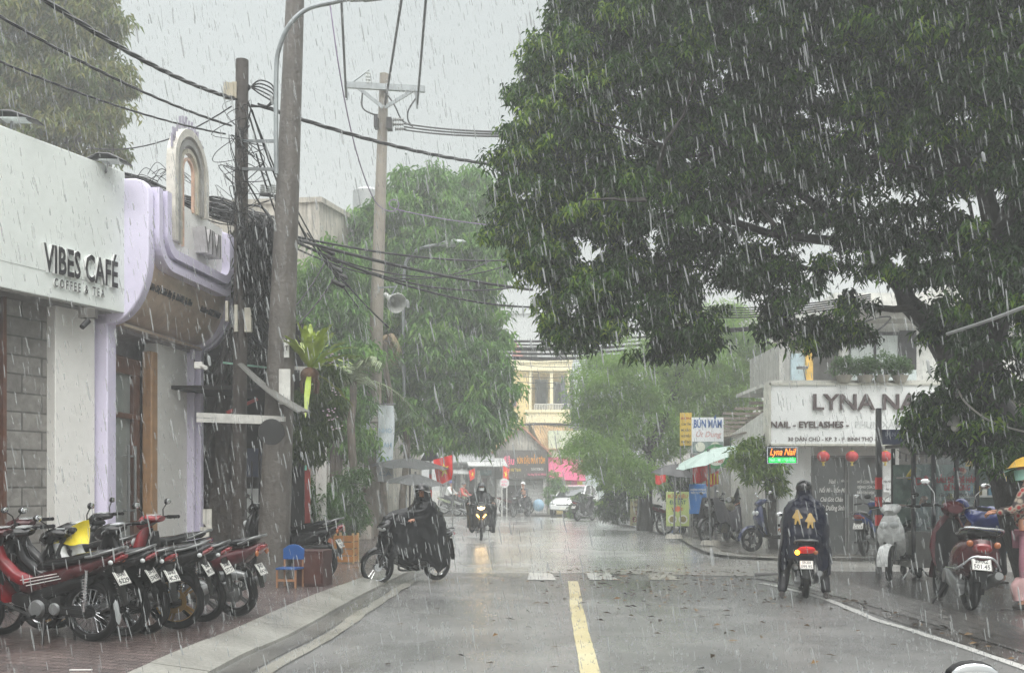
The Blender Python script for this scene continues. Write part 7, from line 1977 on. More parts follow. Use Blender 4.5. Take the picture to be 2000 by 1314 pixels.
# ---- woman with yellow hat and floral clothes at the right edge
def standing(label, loc, ang, scale, hat=None, top=None, bottom=None, bend=0.0, hands=None, facev=(1, 0, 0), floral=False):
    t = person(label, loc, ang, scale)
    pel = Vector((0, 0, .92)); ch = Vector((.34 * math.sin(bend), 0, .92 + .34 * math.cos(bend))); nk = ch + Vector((.16 * math.sin(bend * 1.1), 0, .16 * math.cos(bend * 1.1)))
    hdp = nk + Vector((.03 + .16 * math.sin(bend), 0, .05 + .12 * math.cos(bend)))
    nodes = [(pel, (.15, .12)), (pel.lerp(ch, .5), (.13, .105)), (ch, (.165, .115)), (nk, .055), (nk.lerp(hdp, .4), .05)]; edges = [(0, 1), (1, 2), (2, 3), (3, 4)]
    hands = hands or [(.30, .18, 1.0), (.30, -.18, 1.05)]
    for i, hp in enumerate(hands):
        q = 1 if i == 0 else -1; hp = Vector(hp); sh = ch + Vector((0, q * .18, .09 * math.cos(bend))); el = sh.lerp(hp, .5) + Vector((-.06, q * .07, -.10)); wr = el.lerp(hp, .84)
        b = len(nodes); nodes += [(sh, .06), (el, .042), (wr, .028)]; edges += [(2, b), (b, b + 1), (b + 1, b + 2)]
    for q in (1, -1):
        b = len(nodes); nodes += [(Vector((0, q * .09, .88)), .085), (Vector((.02, q * .10, .48)), .058), (Vector((-.02, q * .10, .09)), .038), (Vector((.10, q * .11, .035)), .03)]
        edges += [(0, b), (b, b + 1), (b + 1, b + 2), (b + 2, b + 3)]
    body = skinned('body', nodes, edges, None, t)
    for i, hp in enumerate(hands):
        wr = Vector(nodes[7 if i == 0 else 10][0]); hand(body, wr, Vector(hp) - wr, (0, 0, 1), 1, curl=.7, side=1 if i == 0 else -1)
    Mx = head(body, hdp, facev, (math.sin(bend) * .6, 0, 1)); body.build('body', skin_m, t, sharp=180); eyes(t, Mx)
    if top:
        jn = [(pel - Vector((0, 0, .03)), (.17, .14)), (nodes[1][0], (.155, .13)), (nodes[2][0], (.185, .14)), (nodes[3][0], .06), (nodes[3][0] + Vector((0, 0, .01)), .05)] + [(n[0], n[1] * 1.5) for n in nodes[5:11]]
        skinned('blouse', jn, edges[:4] + edges[4:10], top, t)
    if bottom:
        ln = [(Vector((0, 0, .9)), (.16, .14))]; le = []
        for q in (1, -1):
            b = len(ln); ln += [(Vector((0, q * .09, .82)), .09), (Vector((.02, q * .10, .48)), .078), (Vector((-.01, q * .105, .13)), .07)]; le += [(0, b), (b, b + 1), (b + 1, b + 2)]
        skinned('trousers', ln, le, bottom, t)
    for q in (1, -1):
        mb = MB(); mb.loft([(-.09, .03, .03, .025), (0, .04, .04, .035), (.1, .03, .045, .028), (.15, .02, .03, .018)], 12, y0=q * .105); mb.build('shoe', shoe_m, t)
    return t, Mx
def floral_mat(name, base, spots):
    m = bpy.data.materials.new(name); m.use_nodes = True; n, l = m.node_tree.nodes, m.node_tree.links; b = n['Principled BSDF']
    tc = n.new("ShaderNodeTexCoord"); v = n.new("ShaderNodeTexVoronoi"); v.inputs['Scale'].default_value = 14; l.new(tc.outputs['Object'], v.inputs['Vector'])
    rp = n.new("ShaderNodeValToRGB"); rp.color_ramp.elements[0].color = lin(spots[0]) + [1]; rp.color_ramp.elements[1].color = lin(base) + [1]; rp.color_ramp.elements[0].position = .25; rp.color_ramp.elements[1].position = .62
    e = rp.color_ramp.elements.new(.42); e.color = lin(spots[1]) + [1]
    l.new(v.outputs['Distance'], rp.inputs['Fac']); l.new(rp.outputs[0], b.inputs['Base Color']); b.inputs['Roughness'].default_value = .7; return m
wl_ = G(1990, 1208, RP)
t, Mx = standing('person in floral blouse, pink trousers and yellow hat by the maroon scooter', Vector((5.72, 11.35, RP)), heading(-.75, .45), .96,
    top=floral_mat('floral_blouse', (46, 34, 36), ((150, 44, 44), (160, 150, 134))), bottom=M('pink_check_trousers', (170, 118, 132), rough=.7, var=.12, scale=30), facev=(1, .25, -.15), hands=[(.36, .12, 1.1), (.36, -.1, 1.12)])
mb = MB(); R3 = Mx.to_3x3()
mb.tube([Mx @ Vector((0, 0, z)) for z in (.055, .06, .10, .14, .16)], [.2, .17, .13, .08, .01], 24); mb.build('hat', M('yellow_hat', (206, 166, 62), rough=.55), t)
mb = MB(); mb.sheet(lambda u, v: Mx @ Vector((.02 + .1 * math.cos(R(-100 + 200 * u)), .1 * math.sin(R(-100 + 200 * u)), .02 - .12 * v)), 14, 6, th=-.004); mb.build('face_cloth', M('mint_cloth', (140, 184, 168), rough=.6), t)
mb = MB(); mb.sheet(lambda u, v: Mx @ Vector((.09 + .12 * u, -.06 + .12 * v, .05 - .03 * u)), 6, 6, th=.004); mb.build('hat_brim', MATS['mint_cloth'], t)
hb_ = thing('plastic_bag', 'translucent pink shopping bag hanging low beside the floral-clothed person', 'bag', (5.50, 11.1, RP + .12))
mb = MB(); mb.sheet(lambda u, v: Vector(((.11 + .03 * math.sin(v * 4)) * math.cos(2 * PI * u) * (.4 + .6 * min(1, v * 3 + .2)), .07 * math.sin(2 * PI * u), .34 - .34 * v + .01 * math.sin(9 * u))), 18, 10, th=.003); mb.build('bag', M('pink_film', (206, 170, 170), rough=.3, alpha=.7), hb_)
mb = MB(); mb.ball((0, 0, .1), (.07, .05, .06), 12, 8); mb.build('contents', M('orange_food', (206, 120, 60), rough=.6), hb_)

hb_.scale = (.7, .7, .7)
# ---- person in blue poncho bending at the food cart
t, Mx = standing('person in bright blue rain poncho bending over behind the maroon scooter', Vector((P(1950, 1000, 14.2).x, 14.2, RP)), heading(-1, -.15), .88, bottom=dark_cloth, bend=1.15, facev=(.6, 0, -.8), hands=[(.62, .15, .85), (.62, -.15, .85)])
def bend_p(u, v):
    a = R(-115 + 230 * u); x = .62 - .78 * v; zc = .93 + .10 * math.sin(PI * v) + .12 * (1 - v) * 0; r = .20 + .05 * math.sin(PI * v) + .015 * math.sin(6 * a + v * 9)
    drop = .42 * max(0, (abs(a) - 1.1))
    return Vector((x, r * math.sin(a) * (1.2 if abs(a) > 1.2 else 1), zc + r * math.cos(a) * .8 - drop * .35 + .01 * math.sin(14 * v)))
mb = MB(); mb.sheet(bend_p, 40, 24, th=.006); mb.build('poncho', M('blue_poncho', (34, 52, 128), rough=.25, coat=.4, var=.25, bump=.3, bscale=9), t, sharp=180)
mb = MB(); mb.ball(Mx @ Vector((-.02, 0, .01)), (.125, .115, .13), 18, 12, M_=Mx.to_3x3()); mb.build('hood', MATS['blue_poncho'], t)

# ---- dark raincoat figure beyond the navy scooter
t, Mx = standing('person in a long dark raincoat standing behind the retro scooter', Vector((P(1452, 1050, 26).x, 26, .09)), heading(-.9, -.3), .93, bottom=dark_cloth)
drape([(0, .03, 0, 1.46, .08, .09), (.1, .02, 0, 1.40, .15, .2), (.3, .02, 0, 1.2, .22, .26), (.6, .02, 0, .8, .26, .32), (1, .02, 0, .35, .3, .36)], folds=8, amp=.1, seed=7, n=40, m=24).build('raincoat', poncho_blk, t, sharp=180)
mb = MB(); mb.ball(Mx @ Vector((-.02, 0, .0)), (.125, .115, .15), 18, 12, M_=Mx.to_3x3()); mb.build('hood', poncho_blk, t)

# ---- far riders at the bend
def far_rider(label, px, Y, h, ang, jac, hel, z=0.0):
    loc = Vector(((px - CX) / F * Y, Y, z)); t = person(label, loc, ang, h)
    Mx = rider_body(t, (.12, 0, .80), face=(1, 0, 0), jacket=jac); helmet(t, Mx, hel, 1.02); return t
far_rider('person in white shirt and blue helmet on the pale green motorbike', 868, 50.2, .95, heading(.9, -.3), M('white_shirt', (206, 208, 206), rough=.6), M('helmet_blue', (60, 70, 120), rough=.2), .1)
far_rider('person in red shirt on the silver motorbike at the bend', 893, 50.0, .97, heading(.9, -.4), M('red_shirt', (170, 60, 50), rough=.6), M('helmet_dark', (60, 56, 56), rough=.2))
fb = Vector((P(1030, 1008, 49).x, 49.4, 0))
make_bike('motorbike', 'dark motorbike ridden past the shuttered noodle shop', fb, heading(-.55, -.83), body=BLK, accent=WHT_P, wheels='cast', group=None)
t = far_rider('person in dark jacket and white helmet riding before the shutters', 1030, 49.4, .97, heading(-.55, -.83), M('dark_jacket', (54, 56, 60), rough=.5), M('helmet_white', (206, 208, 208), rough=.2))
mb = MB(); mb.ball((0, 0, 0), (.28, .2, .3), 14, 10)
bg = tag(mb.build('sack', M('pale_blue_sack', (130, 160, 180), rough=.5, bump=.5)), 'pale blue sack tied on the far motorbike by the shutters', 'sack'); bg.location = fb + Vector((.55, .25, .55))
# ================================================================== STREET OBJECTS
# blue child's chair, dark red cabinet, crate, fence by the trunk
ch = thing('small_chair', 'small blue and wood chair at the foot of the old trunk', 'chair', G(566, 1146, .12), R(-12)); 
mb = MB(); mb.box((0, 0, .25), (.29, .26, .025)); mb.build('seat', M('blue_plastic', (26, 78, 140), rough=.35), ch, bevel=.006)
mb = MB(); arcp = [(-.15, .36), (.15, .36), (.15, .50)] + [(.15 * math.cos(R(a)) * .8, .50 + .06 * math.sin(R(a))) for a in range(20, 161, 20)] + [(-.15, .50)]
mb.prism(arcp, -.012, .012, Matrix(((1, 0, 0, 0), (0, 0, -1, .13), (0, 1, 0, 0), (0, 0, 0, 1)))); mb.build('backrest', MATS['blue_plastic'], ch, bevel=.004)
for x in (-.13, .13):
    for y, h in ((-.11, .25), (.13, .5)):
        mb = MB(); mb.box((x, y, h / 2), (.022, .022, h)); mb.build('leg', M('chair_wood', (150, 110, 80), rough=.5), ch)
mb = MB(); mb.box((0, -.11, .1), (.26, .015, .03)); mb.build('stretcher', MATS['chair_wood'], ch)
cb_ = thing('cabinet', 'dark red cabinet box beside the blue chair', 'cabinet', G(598, 1145, .12) + Vector((.05, .2, 0)), R(-10))
mb = MB(); mb.box((0, 0, .24), (.42, .36, .48)); mb.build('box', M('dark_red_box', (66, 38, 34), rough=.45, streak=.4), cb_, bevel=.008)
mb = MB(); mb.box((0, -.185, .24), (.36, .012, .4)); mb.build('door', M('dark_red_door', (74, 44, 38), rough=.4), cb_)
cr = thing('crate', 'orange brown wooden crate at the kerb behind the parked motorbike', 'crate', G(677, 1098, .12), R(-8))
for k in range(4):
    mb = MB(); mb.box((0, -.16, .07 + k * .12), (.34, .02, .10)); mb.box((.16, 0, .07 + k * .12), (.02, .32, .10)); mb.build('slat', M('orange_wood', (176, 122, 66), rough=.5, streak=.3), cr)
for x in (-.16, .16):
    for y in (-.145, .15):
        mb = MB(); mb.box((x, y, .26), (.035, .035, .52)); mb.build('post', M('pale_wood', (186, 160, 116), rough=.5), cr)
# planter boxes under the shrubs
for i, (px, py, w, lab) in enumerate(((690, 1040, 1.0, 'stained concrete planter beside the crossarm pole'), (605, 1050, 1.2, 'low terracotta planter under the bushy shrub'))):
    g = G(px, py + 12, .12); pt = thing('planter', lab, 'planter', g)
    mb = MB(); mb.box((0, 0, .2), (w, .45, .4)); mb.build('box', concrete_m if i == 0 else M('terracotta', (170, 104, 80), rough=.6, streak=.4), pt, bevel=.01)
    mb = MB(); mb.box((0, 0, .405), (w - .1, .35, .03)); mb.build('soil', M('soil', (60, 50, 42), rough=.9, bump=1), pt)
# stall under the awning left
aw = thing('stall_awning', 'sloping grey awning sheet with white beam over the tree stall', 'awning', G(455, 1110, .12) + Vector((0, .3, 0))); ab = Vector(aw.location)
a1, a2, a3, a4 = P(474, 712, 15.2), P(606, 806, 13.9), P(580, 806, 13.5), P(464, 712, 14.8)
mb = MB()
v = [p - ab for p in (a1, a2, a3, a4)]
mb.sheet(lambda u, w_: v[0].lerp(v[1], u).lerp(v[3].lerp(v[2], u), w_) + Vector((0, 0, -.06 * math.sin(PI * u) + .01 * math.sin(w_ * 20))), 16, 10, th=.02); mb.build('sheet', M('grey_awning', (104, 104, 100), rough=.4, streak=.3), aw)
mb = MB(); mb.bar(P(386, 810, 14.9) - ab, P(556, 818, 14.2) - ab, .05, .07); mb.bar(P(386, 820, 14.9) - ab, P(530, 824, 14.3) - ab, .05, .06); mb.build('beam', M('beam_white', (206, 206, 200), rough=.5), aw)
mb = MB(); mb.bar(P(443, 806, 16.3) - ab, P(502, 779, 16.6) - ab, .05, .05); mb.build('strut', M('red_strut', (160, 50, 46), rough=.5), aw)
mb = MB(); mb.tube([P(507, 820, 15.3) - ab, Vector((P(507, 1110, 15.3).x - ab.x, 15.3 - ab.y, 0))], .018); mb.tube([P(492, 900, 15.6) - ab, Vector((P(492, 900, 15.6).x - ab.x, 15.6 - ab.y, 0))], .012); mb.build('post', dark_metal, aw)
mb = MB(); mb.bar(P(436, 708, 16.5) - ab, P(524, 718, 16.3) - ab, .03, .03); mb.build('green_rail', M('mint_rail', (150, 200, 180), rough=.5), aw)
dc = thing('round_sign', 'dark round sign seen edge-lit on the old trunk below the awning', 'sign', P(530, 843, 13.0))
mb = MB(); mb.tube([(0, -.01, 0), (0, .01, 0)], .155, 30); mb.torus((0, 0, 0), .155, .012, 'Y', 36, 6); mb.build('disc', M('disc_dark', (30, 30, 30), rough=.2, coat=.4), dc)
# dark back wall and goods behind the trunks
bw = thing('stall_wall', 'dim makeshift stall wall behind the tree trunks', 'wall', (P(470, 1000, 18.2).x, 18.0, .12))
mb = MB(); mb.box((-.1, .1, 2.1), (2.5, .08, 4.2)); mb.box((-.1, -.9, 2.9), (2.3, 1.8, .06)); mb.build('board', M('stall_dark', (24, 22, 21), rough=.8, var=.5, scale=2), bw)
mb = MB(); mb.box((.35, -.08, 1.0), (.32, .05, .6)); mb.build('white_fence', M('fence_white', (196, 200, 198), rough=.5), bw)
mb = MB(); mb.box((.2, -.1, 1.75), (.5, .1, .5)); mb.build('crate_stack', M('navy_crate', (44, 54, 84), rough=.4), bw)
for i, (px, py, c, lab) in enumerate(((476, 1040, (40, 90, 150), 'blue water bottle on the stall'), (404, 1010, (190, 188, 180), 'pale rag hanging on the gnarled trunk'), (399, 1045, (170, 170, 160), 'second pale rag lower on the gnarled trunk'))):
    if i == 0:
        b_ = thing('bottle', lab, 'bottle', P(px, py + 30, 15.9)); mb = MB(); mb.tube([(0, 0, 0), (0, 0, .2), (0, 0, .26), (0, 0, .32)], [.09, .09, .04, .03], 14); mb.build('body', M('water_blue', c, rough=.15, coat=.5), b_)
        mb = MB(); mb.cyl((0, 0, .32), (0, 0, .35), .035); mb.build('cap', white_paint, b_)
    else:
        mb = MB(); p0 = P(px, py, 14.6); mb.sheet(lambda u, w_: p0 + Vector((-.06 + .13 * u, .015 * math.sin(9 * u), .12 - (.2 + .12 * u) * w_)), 8, 6, th=.004); tag(mb.build('rag', M('rag_pale', c, rough=.7)), lab, 'rag')
# red notice board with stickers, white leaf door
rb_ = thing('notice_board', 'red notice board with three coloured stickers beyond the parked bike', 'board', (P(590, 1000, 20).x, 20, .12))
mb = MB(); mb.box((0, 0, 1.15), (.32, .04, 2.0)); mb.build('board', M('board_red', (150, 52, 44), rough=.5), rb_, bevel=.006)
for k, c in enumerate(((120, 200, 180), (210, 200, 230), (140, 210, 190))):
    mb = MB(); mb.box((0, -.026, 2.02 - k * .16), (.2, .01, .1)); mb.build('sticker', M('sticker%s' % 'abc'[k], c, rough=.5), rb_)
mb = MB(); mb.box((-.36, .1, 1.2), (.25, .04, 2.1)); mb.box((.35, .12, 1.2), (.2, .04, 2.1)); mb.build('side_panel', white_paint, rb_)
# hanging white banner pair by the crossarm pole
for k, (xa, xb, ya_, yb, lab) in enumerate(((737, 769, 790, 940, 'long white banner hanging right of the crossarm pole'), (704, 722, 793, 860, 'white banner edge hanging left of the crossarm pole'))):
    bn = thing('banner', lab, 'banner', P((xa + xb) / 2, ya_, 27.2)); b0 = Vector(bn.location); A_, B_ = P(xa, ya_, 27.2) - b0, P(xb, yb, 27.2) - b0
    mb = MB(); mb.sheet(lambda u, w_: Vector((A_.x + (B_.x - A_.x) * u + .02 * math.sin(w_ * 7), .04 * math.sin(u * 5 + w_ * 6), A_.z + (B_.z - A_.z) * w_ - .03 * u)), 10, 16, th=.006); fb_ = mb.build('cloth', M('banner_white', (204, 212, 216), rough=.5, var=.05, streak=.1), bn)
    if k == 0:
        for j, b__ in enumerate(('NHO', 'NAM', 'PHƯỚC', 'CÀ')): mb = MB(); mb.mesh(text(b__, .17, .002, bold=.012, w=.34), T(0, -.055, -.75 - j * .38) @ RX(PI / 2)); mb.build('lettering', M('banner_blue', (150, 176, 196)), fb_, smooth=False)
    mb = MB(); mb.tube([A_ + Vector((-.05, 0, .02)), Vector((B_.x + .05, 0, A_.z + .02))], .015, 6); mb.build('rod', grey_metal, bn)
# dark parasols behind the left rider
def parasol(label, c, r, h, tilt, m, ribs=8, drop=.25, pole_h=None, name='parasol', pm=None):
    t = thing(name, label, 'parasol', (c.x, c.y, pole_h[0] if pole_h else 0)); 
    top = Vector((0, 0, c.z - t.location.z))
    Rt = Euler(tilt).to_matrix()
    def fn(u, v):
        a = 2 * PI * u; rr = r * v; z = h * (1 - v ** 1.4) - .04 * r * (1 - abs(math.cos(a * ribs / 2))) * v
        return top + Rt @ Vector((rr * math.cos(a) * (1 - .05 * abs(math.sin(a * ribs / 2)) * v), rr * math.sin(a) * (1 - .05 * abs(math.sin(a * ribs / 2)) * v), z))
    mb = MB(); mb.sheet(fn, ribs * 6, 8, th=.006); cn = mb.build('canopy', m, t, sharp=60)
    mb = MB()
    for k in range(ribs):
        a = 2 * PI * k / ribs; mb.tube([top + Rt @ Vector((.05 * math.cos(a), .05 * math.sin(a), h * .5)), top + Rt @ Vector((r * .6 * math.cos(a), r * .6 * math.sin(a), h * .45))], .01, 4)
        o_ = mb.build('rib', steel_m, t); mb = MB()
    mb.tube([(0, 0, 0), top + Rt @ Vector((0, 0, h + .06))], .025, 8); mb.build('pole', pm or grey_metal, t)
    mb = MB(); mb.cyl((0, 0, 0), (0, 0, .1), .24, 20, r2=.2); mb.build('base', concrete_m, t)
    return t
slate = M('dark_slate_canopy', (70, 72, 72), rough=.5, var=.15)
parasol('wide flat dark parasol behind the left rider, its tip at the flag', Vector((P(800, 911, 27).x, 27, P(800, 911, 27).z)), 1.05, .22, (.05, .05, 0), slate, pole_h=(.12,))
parasol('lower dark parasol just above the left rider helmet', Vector((P(810, 945, 25.6).x, 25.6, P(810, 944, 25.6).z)), .78, .24, (.05, .06, .3), slate, pole_h=(.0,))
# warning triangle seen behind, red-white post, white round sign
tr = thing('warning_sign', 'back of a dark triangular warning sign on a striped post', 'sign', (P(841, 1010, 33).x, 33, 0)); zb = P(841, 900, 33).z
mb = MB(); mb.prism([(-.33, zb), (.33, zb), (.0, zb + .6)], 0, .02, Matrix(((1, 0, 0, 0), (0, 0, 1, -.05), (0, 1, 0, 0), (0, 0, 0, 1)))); mb.build('plate', M('sign_back', (84, 88, 90), rough=.5), tr)
mb = MB(); mb.tube([(0, 0, 0), (0, 0, zb + .6)], .04, 10); pp = mb.build('post', M('grey_post', (130, 128, 124), rough=.5), tr)
for k in range(3): mb = MB(); mb.cyl((0, 0, .6 + k * .5), (0, 0, .85 + k * .5), .044, 12); mb.build('red_band', MATS['red_band'], pp)
# national flags: red with a yellow five-pointed star
def star(cx_, cy_, r):
    return [(cx_ + (r if k % 2 == 0 else r * .4) * math.sin(k * PI / 5), cy_ + (r if k % 2 == 0 else r * .4) * math.cos(k * PI / 5)) for k in range(10)]
RF = M('flag_red', (216, 36, 32), rough=.55, var=.06); YF = M('flag_yellow', (246, 214, 60), rough=.5, var=.03)
def flag(label, c, w, h, ang, base_z=0.0, tilt=.0, sag=.35):
    """flag hanging from a slanted pole; c is the hoist top"""
    t = thing('flag', label, 'flag', (c.x, c.y, base_z)); o = c - Vector(t.location)
    def fn(u, v):
        x = w * u * (1 - .25 * v); z = -h * v - sag * w * u * (1 + .6 * v); y = .06 * math.sin(u * 6 + v * 3) * w
        return o + Vector((x * math.cos(ang) - y * math.sin(ang), x * math.sin(ang) + y * math.cos(ang), z))
    mb = MB(); mb.sheet(fn, 16, 12, th=.004); cl = mb.build('cloth', RF, t)
    pts = star(.5, .5, .30)
    mb = MB(); vs = []
    for (a, b) in pts + [(.5, .5)]:
        p = fn(a, 1 - b); vs.append(p + Vector((0, -.014, 0)))
    mb.add(vs, [(i, (i + 1) % 10, 10) for i in range(10)]); mb.build('star', YF, cl, smooth=False)
    mb = MB(); mb.tube([(o.x - tilt, 0, 0), (o.x, o.y, o.z + .1)], .018, 6); mb.build('pole', steel_m, t)
    return t
flag('large red flag with yellow star at the parasol tip', P(884, 888, 27), .52, .62, PI * .98, 0, sag=.25)
flag('small faded red flag before the left shops', P(928, 914, 45), .3, .4, PI * .9, 0)
flag('red flag hanging below the noodle shop sign', P(982, 908, 49), .34, .62, .3, 0, sag=.6)
rs = thing('round_sign', 'round white sign on two thin posts before the noodle shop', 'sign', (P(985, 1003, 49).x, 49, 0)); z_ = P(985, 943, 49).z
mb = MB(); mb.tube([(0, -.03, z_), (0, .03, z_)], .23, 26); d_ = mb.build('disc', M('disc_white', (206, 204, 204), rough=.4), rs)
for k, b__ in enumerate(('BÚN', 'ĐẬU')): mb = MB(); mb.mesh(text(b__, .13, .003, bold=.01), T(0, -.034, z_ + .03 - k * .16) @ RX(PI / 2)); mb.build('lettering', PK, d_, smooth=False)
for x in (-.12, .12): mb = MB(); mb.tube([(x, 0, 0), (x, 0, z_)], .02, 6); mb.build('post', white_paint, rs)
yb_ = thing('delivery_box', 'bright yellow box standing behind the left rider', 'box', (P(855, 1018, 30).x, 30, 0), R(10))
mb = MB(); mb.prism([(-.16, 0), (.16, 0), (.10, .55), (-.16, .55)], -.12, .12, Matrix(((1, 0, 0, 0), (0, 0, 1, 0), (0, 1, 0, 0), (0, 0, 0, 1)))); mb.build('box', M('yellow_plastic', (232, 190, 50), rough=.4), yb_, bevel=.01)
mb = MB(); mb.box((0, -.125, .4), (.1, .012, .04)); mb.build('handle', dark_metal, yb_)

# white hatchback by the pink shop
def car():
    Y = 50.5; c = P(1122, 1004, Y); t = thing('parked_car', 'white car parked facing left beside the pink shop', 'car', (c.x, Y, 0), heading(-.3, -.95))
    # profile in x (forward), z; half-width 0.85
    W = M('car_white', (206, 208, 208), rough=.2, coat=.6, var=.04)
    def sec(x, z0, z1, w): return x, z0, z1, w
    mb = MB(); prof = [(-2.0, .45, .95, .74), (-1.9, .3, 1.05, .82), (-1.2, .28, 1.0, .86), (0, .26, .98, .87), (.9, .27, .95, .86), (1.5, .3, .82, .84), (1.85, .32, .68, .78), (1.98, .38, .55, .66)]
    mb.loft([(x, (a + b) / 2, w, (b - a) / 2) for x, a, b, w in prof], 24, p=4.5); bd_ = mb.build('body', W, t)
    mb = MB(); mb.loft([(-1.85, 1.08, .62, .06), (-1.6, 1.2, .68, .22), (-.8, 1.24, .70, .28), (.1, 1.22, .69, .26), (.6, 1.08, .70, .13), (.98, .97, .72, .03)], 20, p=3.6); cab = mb.build('cabin_glass', M('car_glass', (50, 56, 58), rough=.05, spec=.9, var=.05), t)
    mb = MB(); mb.loft([(-1.7, 1.36, .58, .02), (-1.2, 1.49, .64, .03), (-.3, 1.51, .64, .03), (.15, 1.45, .6, .03)], 16, p=4); mb.build('roof', W, t)
    mb = MB()
    for s in (-1, 1): mb.bar((.15, s * .6, 1.46), (.95, s * .68, .98), .06, .05); mb.bar((-.55, s * .685, 1.47), (-.5, s * .74, .98), .05, .05); mb.bar((-1.6, s * .6, 1.42), (-1.9, s * .68, 1.02), .1, .06)
    mb.build('pillar', W, t)
    for x in (-1.25, 1.22):
        for s in (-1, 1):
            w_ = MB(); w_.torus((x, s * .78, .31), .23, .085, 'Y', 30, 10); wh_ = w_.build('wheel', tyre_m, t)
            w_ = MB(); w_.cyl((x, s * .72, .31), (x, s * .85, .31), .2, 20); w_.build('rim', alloy, wh_)
    for s in (-1, 1):
        mb = MB(); mb.ball((1.84, s * .58, .66), (.12, .17, .08), 14, 8); mb.build('headlight', clear_lens, t)
        mb = MB(); mb.ball((.62, s * .93, 1.02), (.07, .1, .06), 10, 6); mb.build('mirror', W, t)
    mb = MB(); mb.box((1.93, 0, .55), (.08, .8, .13)); mb.build('grille', dark_metal, t); mb = MB(); mb.box((1.975, 0, .42), (.03, .5, .11)); mb.build('license_plate', plate_m, t)
car()

# menu boards and signs on the right
def board(name, label, cat, x0, x1, y0, y1, Y, mat, ang=0.0, legs=True, depth=.04, ground=True, legm=None):
    c = P((x0 + x1) / 2, y1, Y); g0 = 0.09
    t = thing(name, label, cat, (c.x, Y, g0), ang); w = (x1 - x0) / F * Y; z0, z1 = P(0, y1, Y).z - g0, P(0, y0, Y).z - g0
    mb = MB(); mb.box((0, 0, (z0 + z1) / 2), (w, depth, z1 - z0)); bd_ = mb.build('board', mat, t, bevel=.004)
    if legs:
        for s in (-1, 1): mb = MB(); mb.tube([(s * (w / 2 - .02), .02, 0), (s * (w / 2 - .02), .02, z1)], .014, 6); mb.build('leg', legm or steel_m, t)
    return t, bd_, w, z0, z1, Y
def btext(bd_, info, body, fx_, fy, h, wf, m, bold=.015, shear=0):
    t, b_, w, z0, z1, Y = info
    mb = MB(); mb.mesh(text(body, h / .73, .003, bold=bold, shear=shear, w=w * wf), T(w * (fx_ - .5), -.0235, z0 + (z1 - z0) * fy) @ RX(PI / 2)); return mb.build('lettering', m, bd_, smooth=False)
BLU = M('ink_blue', (50, 90, 150)); MRN = M('ink_maroon', (150, 40, 50)); BRN2 = M('ink_brown', (110, 70, 50)); GRN = M('ink_green', (40, 120, 70)); DRK = M('ink_dark', (60, 56, 54)); GRY = M('ink_pinkgrey', (196, 160, 158))
i1 = board('menu_board', 'pale cream menu board with red noodle lettering near the feathery tree', 'menu board', 1231, 1266, 974, 1026, 33, M('cream_board', (226, 216, 176), rough=.5, var=.05), legs=True)
for (b__, fy, h, wf, m) in (('Hủ Tiếu', .84, .085, .6, BRN2), ('Nam Vang', .66, .085, .85, BRN2), ('BA', .40, .15, .45, MRN), ('ĐẠT', .14, .17, .8, MRN), ('ĐC: 32 DÂN CHỦ', .03, .04, .85, DRK)): btext(i1[1], i1, b__, .5, fy, h, wf, m)
i2 = board('menu_board', 'green and yellow menu board with soup bowls and a red burst', 'menu board', 1301, 1346, 960, 1027, 28.6, M('lime_board', (180, 196, 120), rough=.5, var=.15, scale=3))
btext(i2[1], i2, 'BÚN RIÊU', .5, .82, .10, .86, M('ink_brick', (180, 84, 60))); btext(i2[1], i2, 'ĐÀ LẠT', .5, .64, .11, .72, M('ink_teal', (30, 100, 90)))
mb = MB(); zc = i2[3] + (i2[4] - i2[3]) * .5; pts = [((.17 if k % 2 else .09) * math.cos(k * PI / 10), (.10 if k % 2 else .06) * math.sin(k * PI / 10) + zc) for k in range(20)]
mb.prism(pts, 0, .004, Matrix(((1, 0, 0, 0), (0, 0, -1, -.021), (0, 1, 0, 0), (0, 0, 0, 1)))); mb.build('burst', M('burst_orange', (220, 110, 60)), i2[1])
for s in (-1, 1):
    mb = MB(); zc = i2[3] + (i2[4] - i2[3]) * .2; mb.cyl((s * .15, -.021, zc), (s * .15, -.027, zc), .125, 24); mb.build('bowl', M('bowl_white', (206, 210, 196)), i2[1]); mb = MB(); mb.cyl((s * .15, -.027, zc), (s * .15, -.031, zc), .085, 20); mb.build('soup', M('soup_brown', (130, 120, 60), var=.5, scale=20), i2[1])
i3 = board('shop_sign', 'tall white and blue noodle sign above the pale parasol', 'sign', 1351, 1413, 815, 885, 27, M('white_sign_board', (222, 226, 228), rough=.4, var=.03))
btext(i3[1], i3, 'BÚN MẮM', .5, .72, .21, .88, BLU, bold=.03); btext(i3[1], i3, 'Út Dung', .5, .46, .15, .8, GRY, shear=.3)
mb = MB(); mb.box((0, -.024, i3[3] + .16), (i3[2] * .96, .006, .3)); ph_ = mb.build('picture_strip', M('food_strip', (120, 136, 132), var=.5, scale=9), i3[1])
for s in (-1, 1): mb = MB(); mb.cyl((s * .2, -.027, i3[3] + .17), (s * .2, -.033, i3[3] + .17), .13, 22); mb.build('bowl', MATS['bowl_white'], ph_)
i4 = board('shop_sign', 'yellow menu sign with faded writing left of the white noodle sign', 'sign', 1328, 1351, 806, 870, 27.6, M('ochre_board', (196, 168, 70), rough=.5, var=.1))
for k, b__ in enumerate(('BÚN', 'CƠM TẤM', 'MÌ XÀO', 'HỦ TIẾU', 'PHỞ BÒ')): btext(i4[1], i4, b__, .5, .8 - k * .18, .06, .8, DRK if k else MRN)
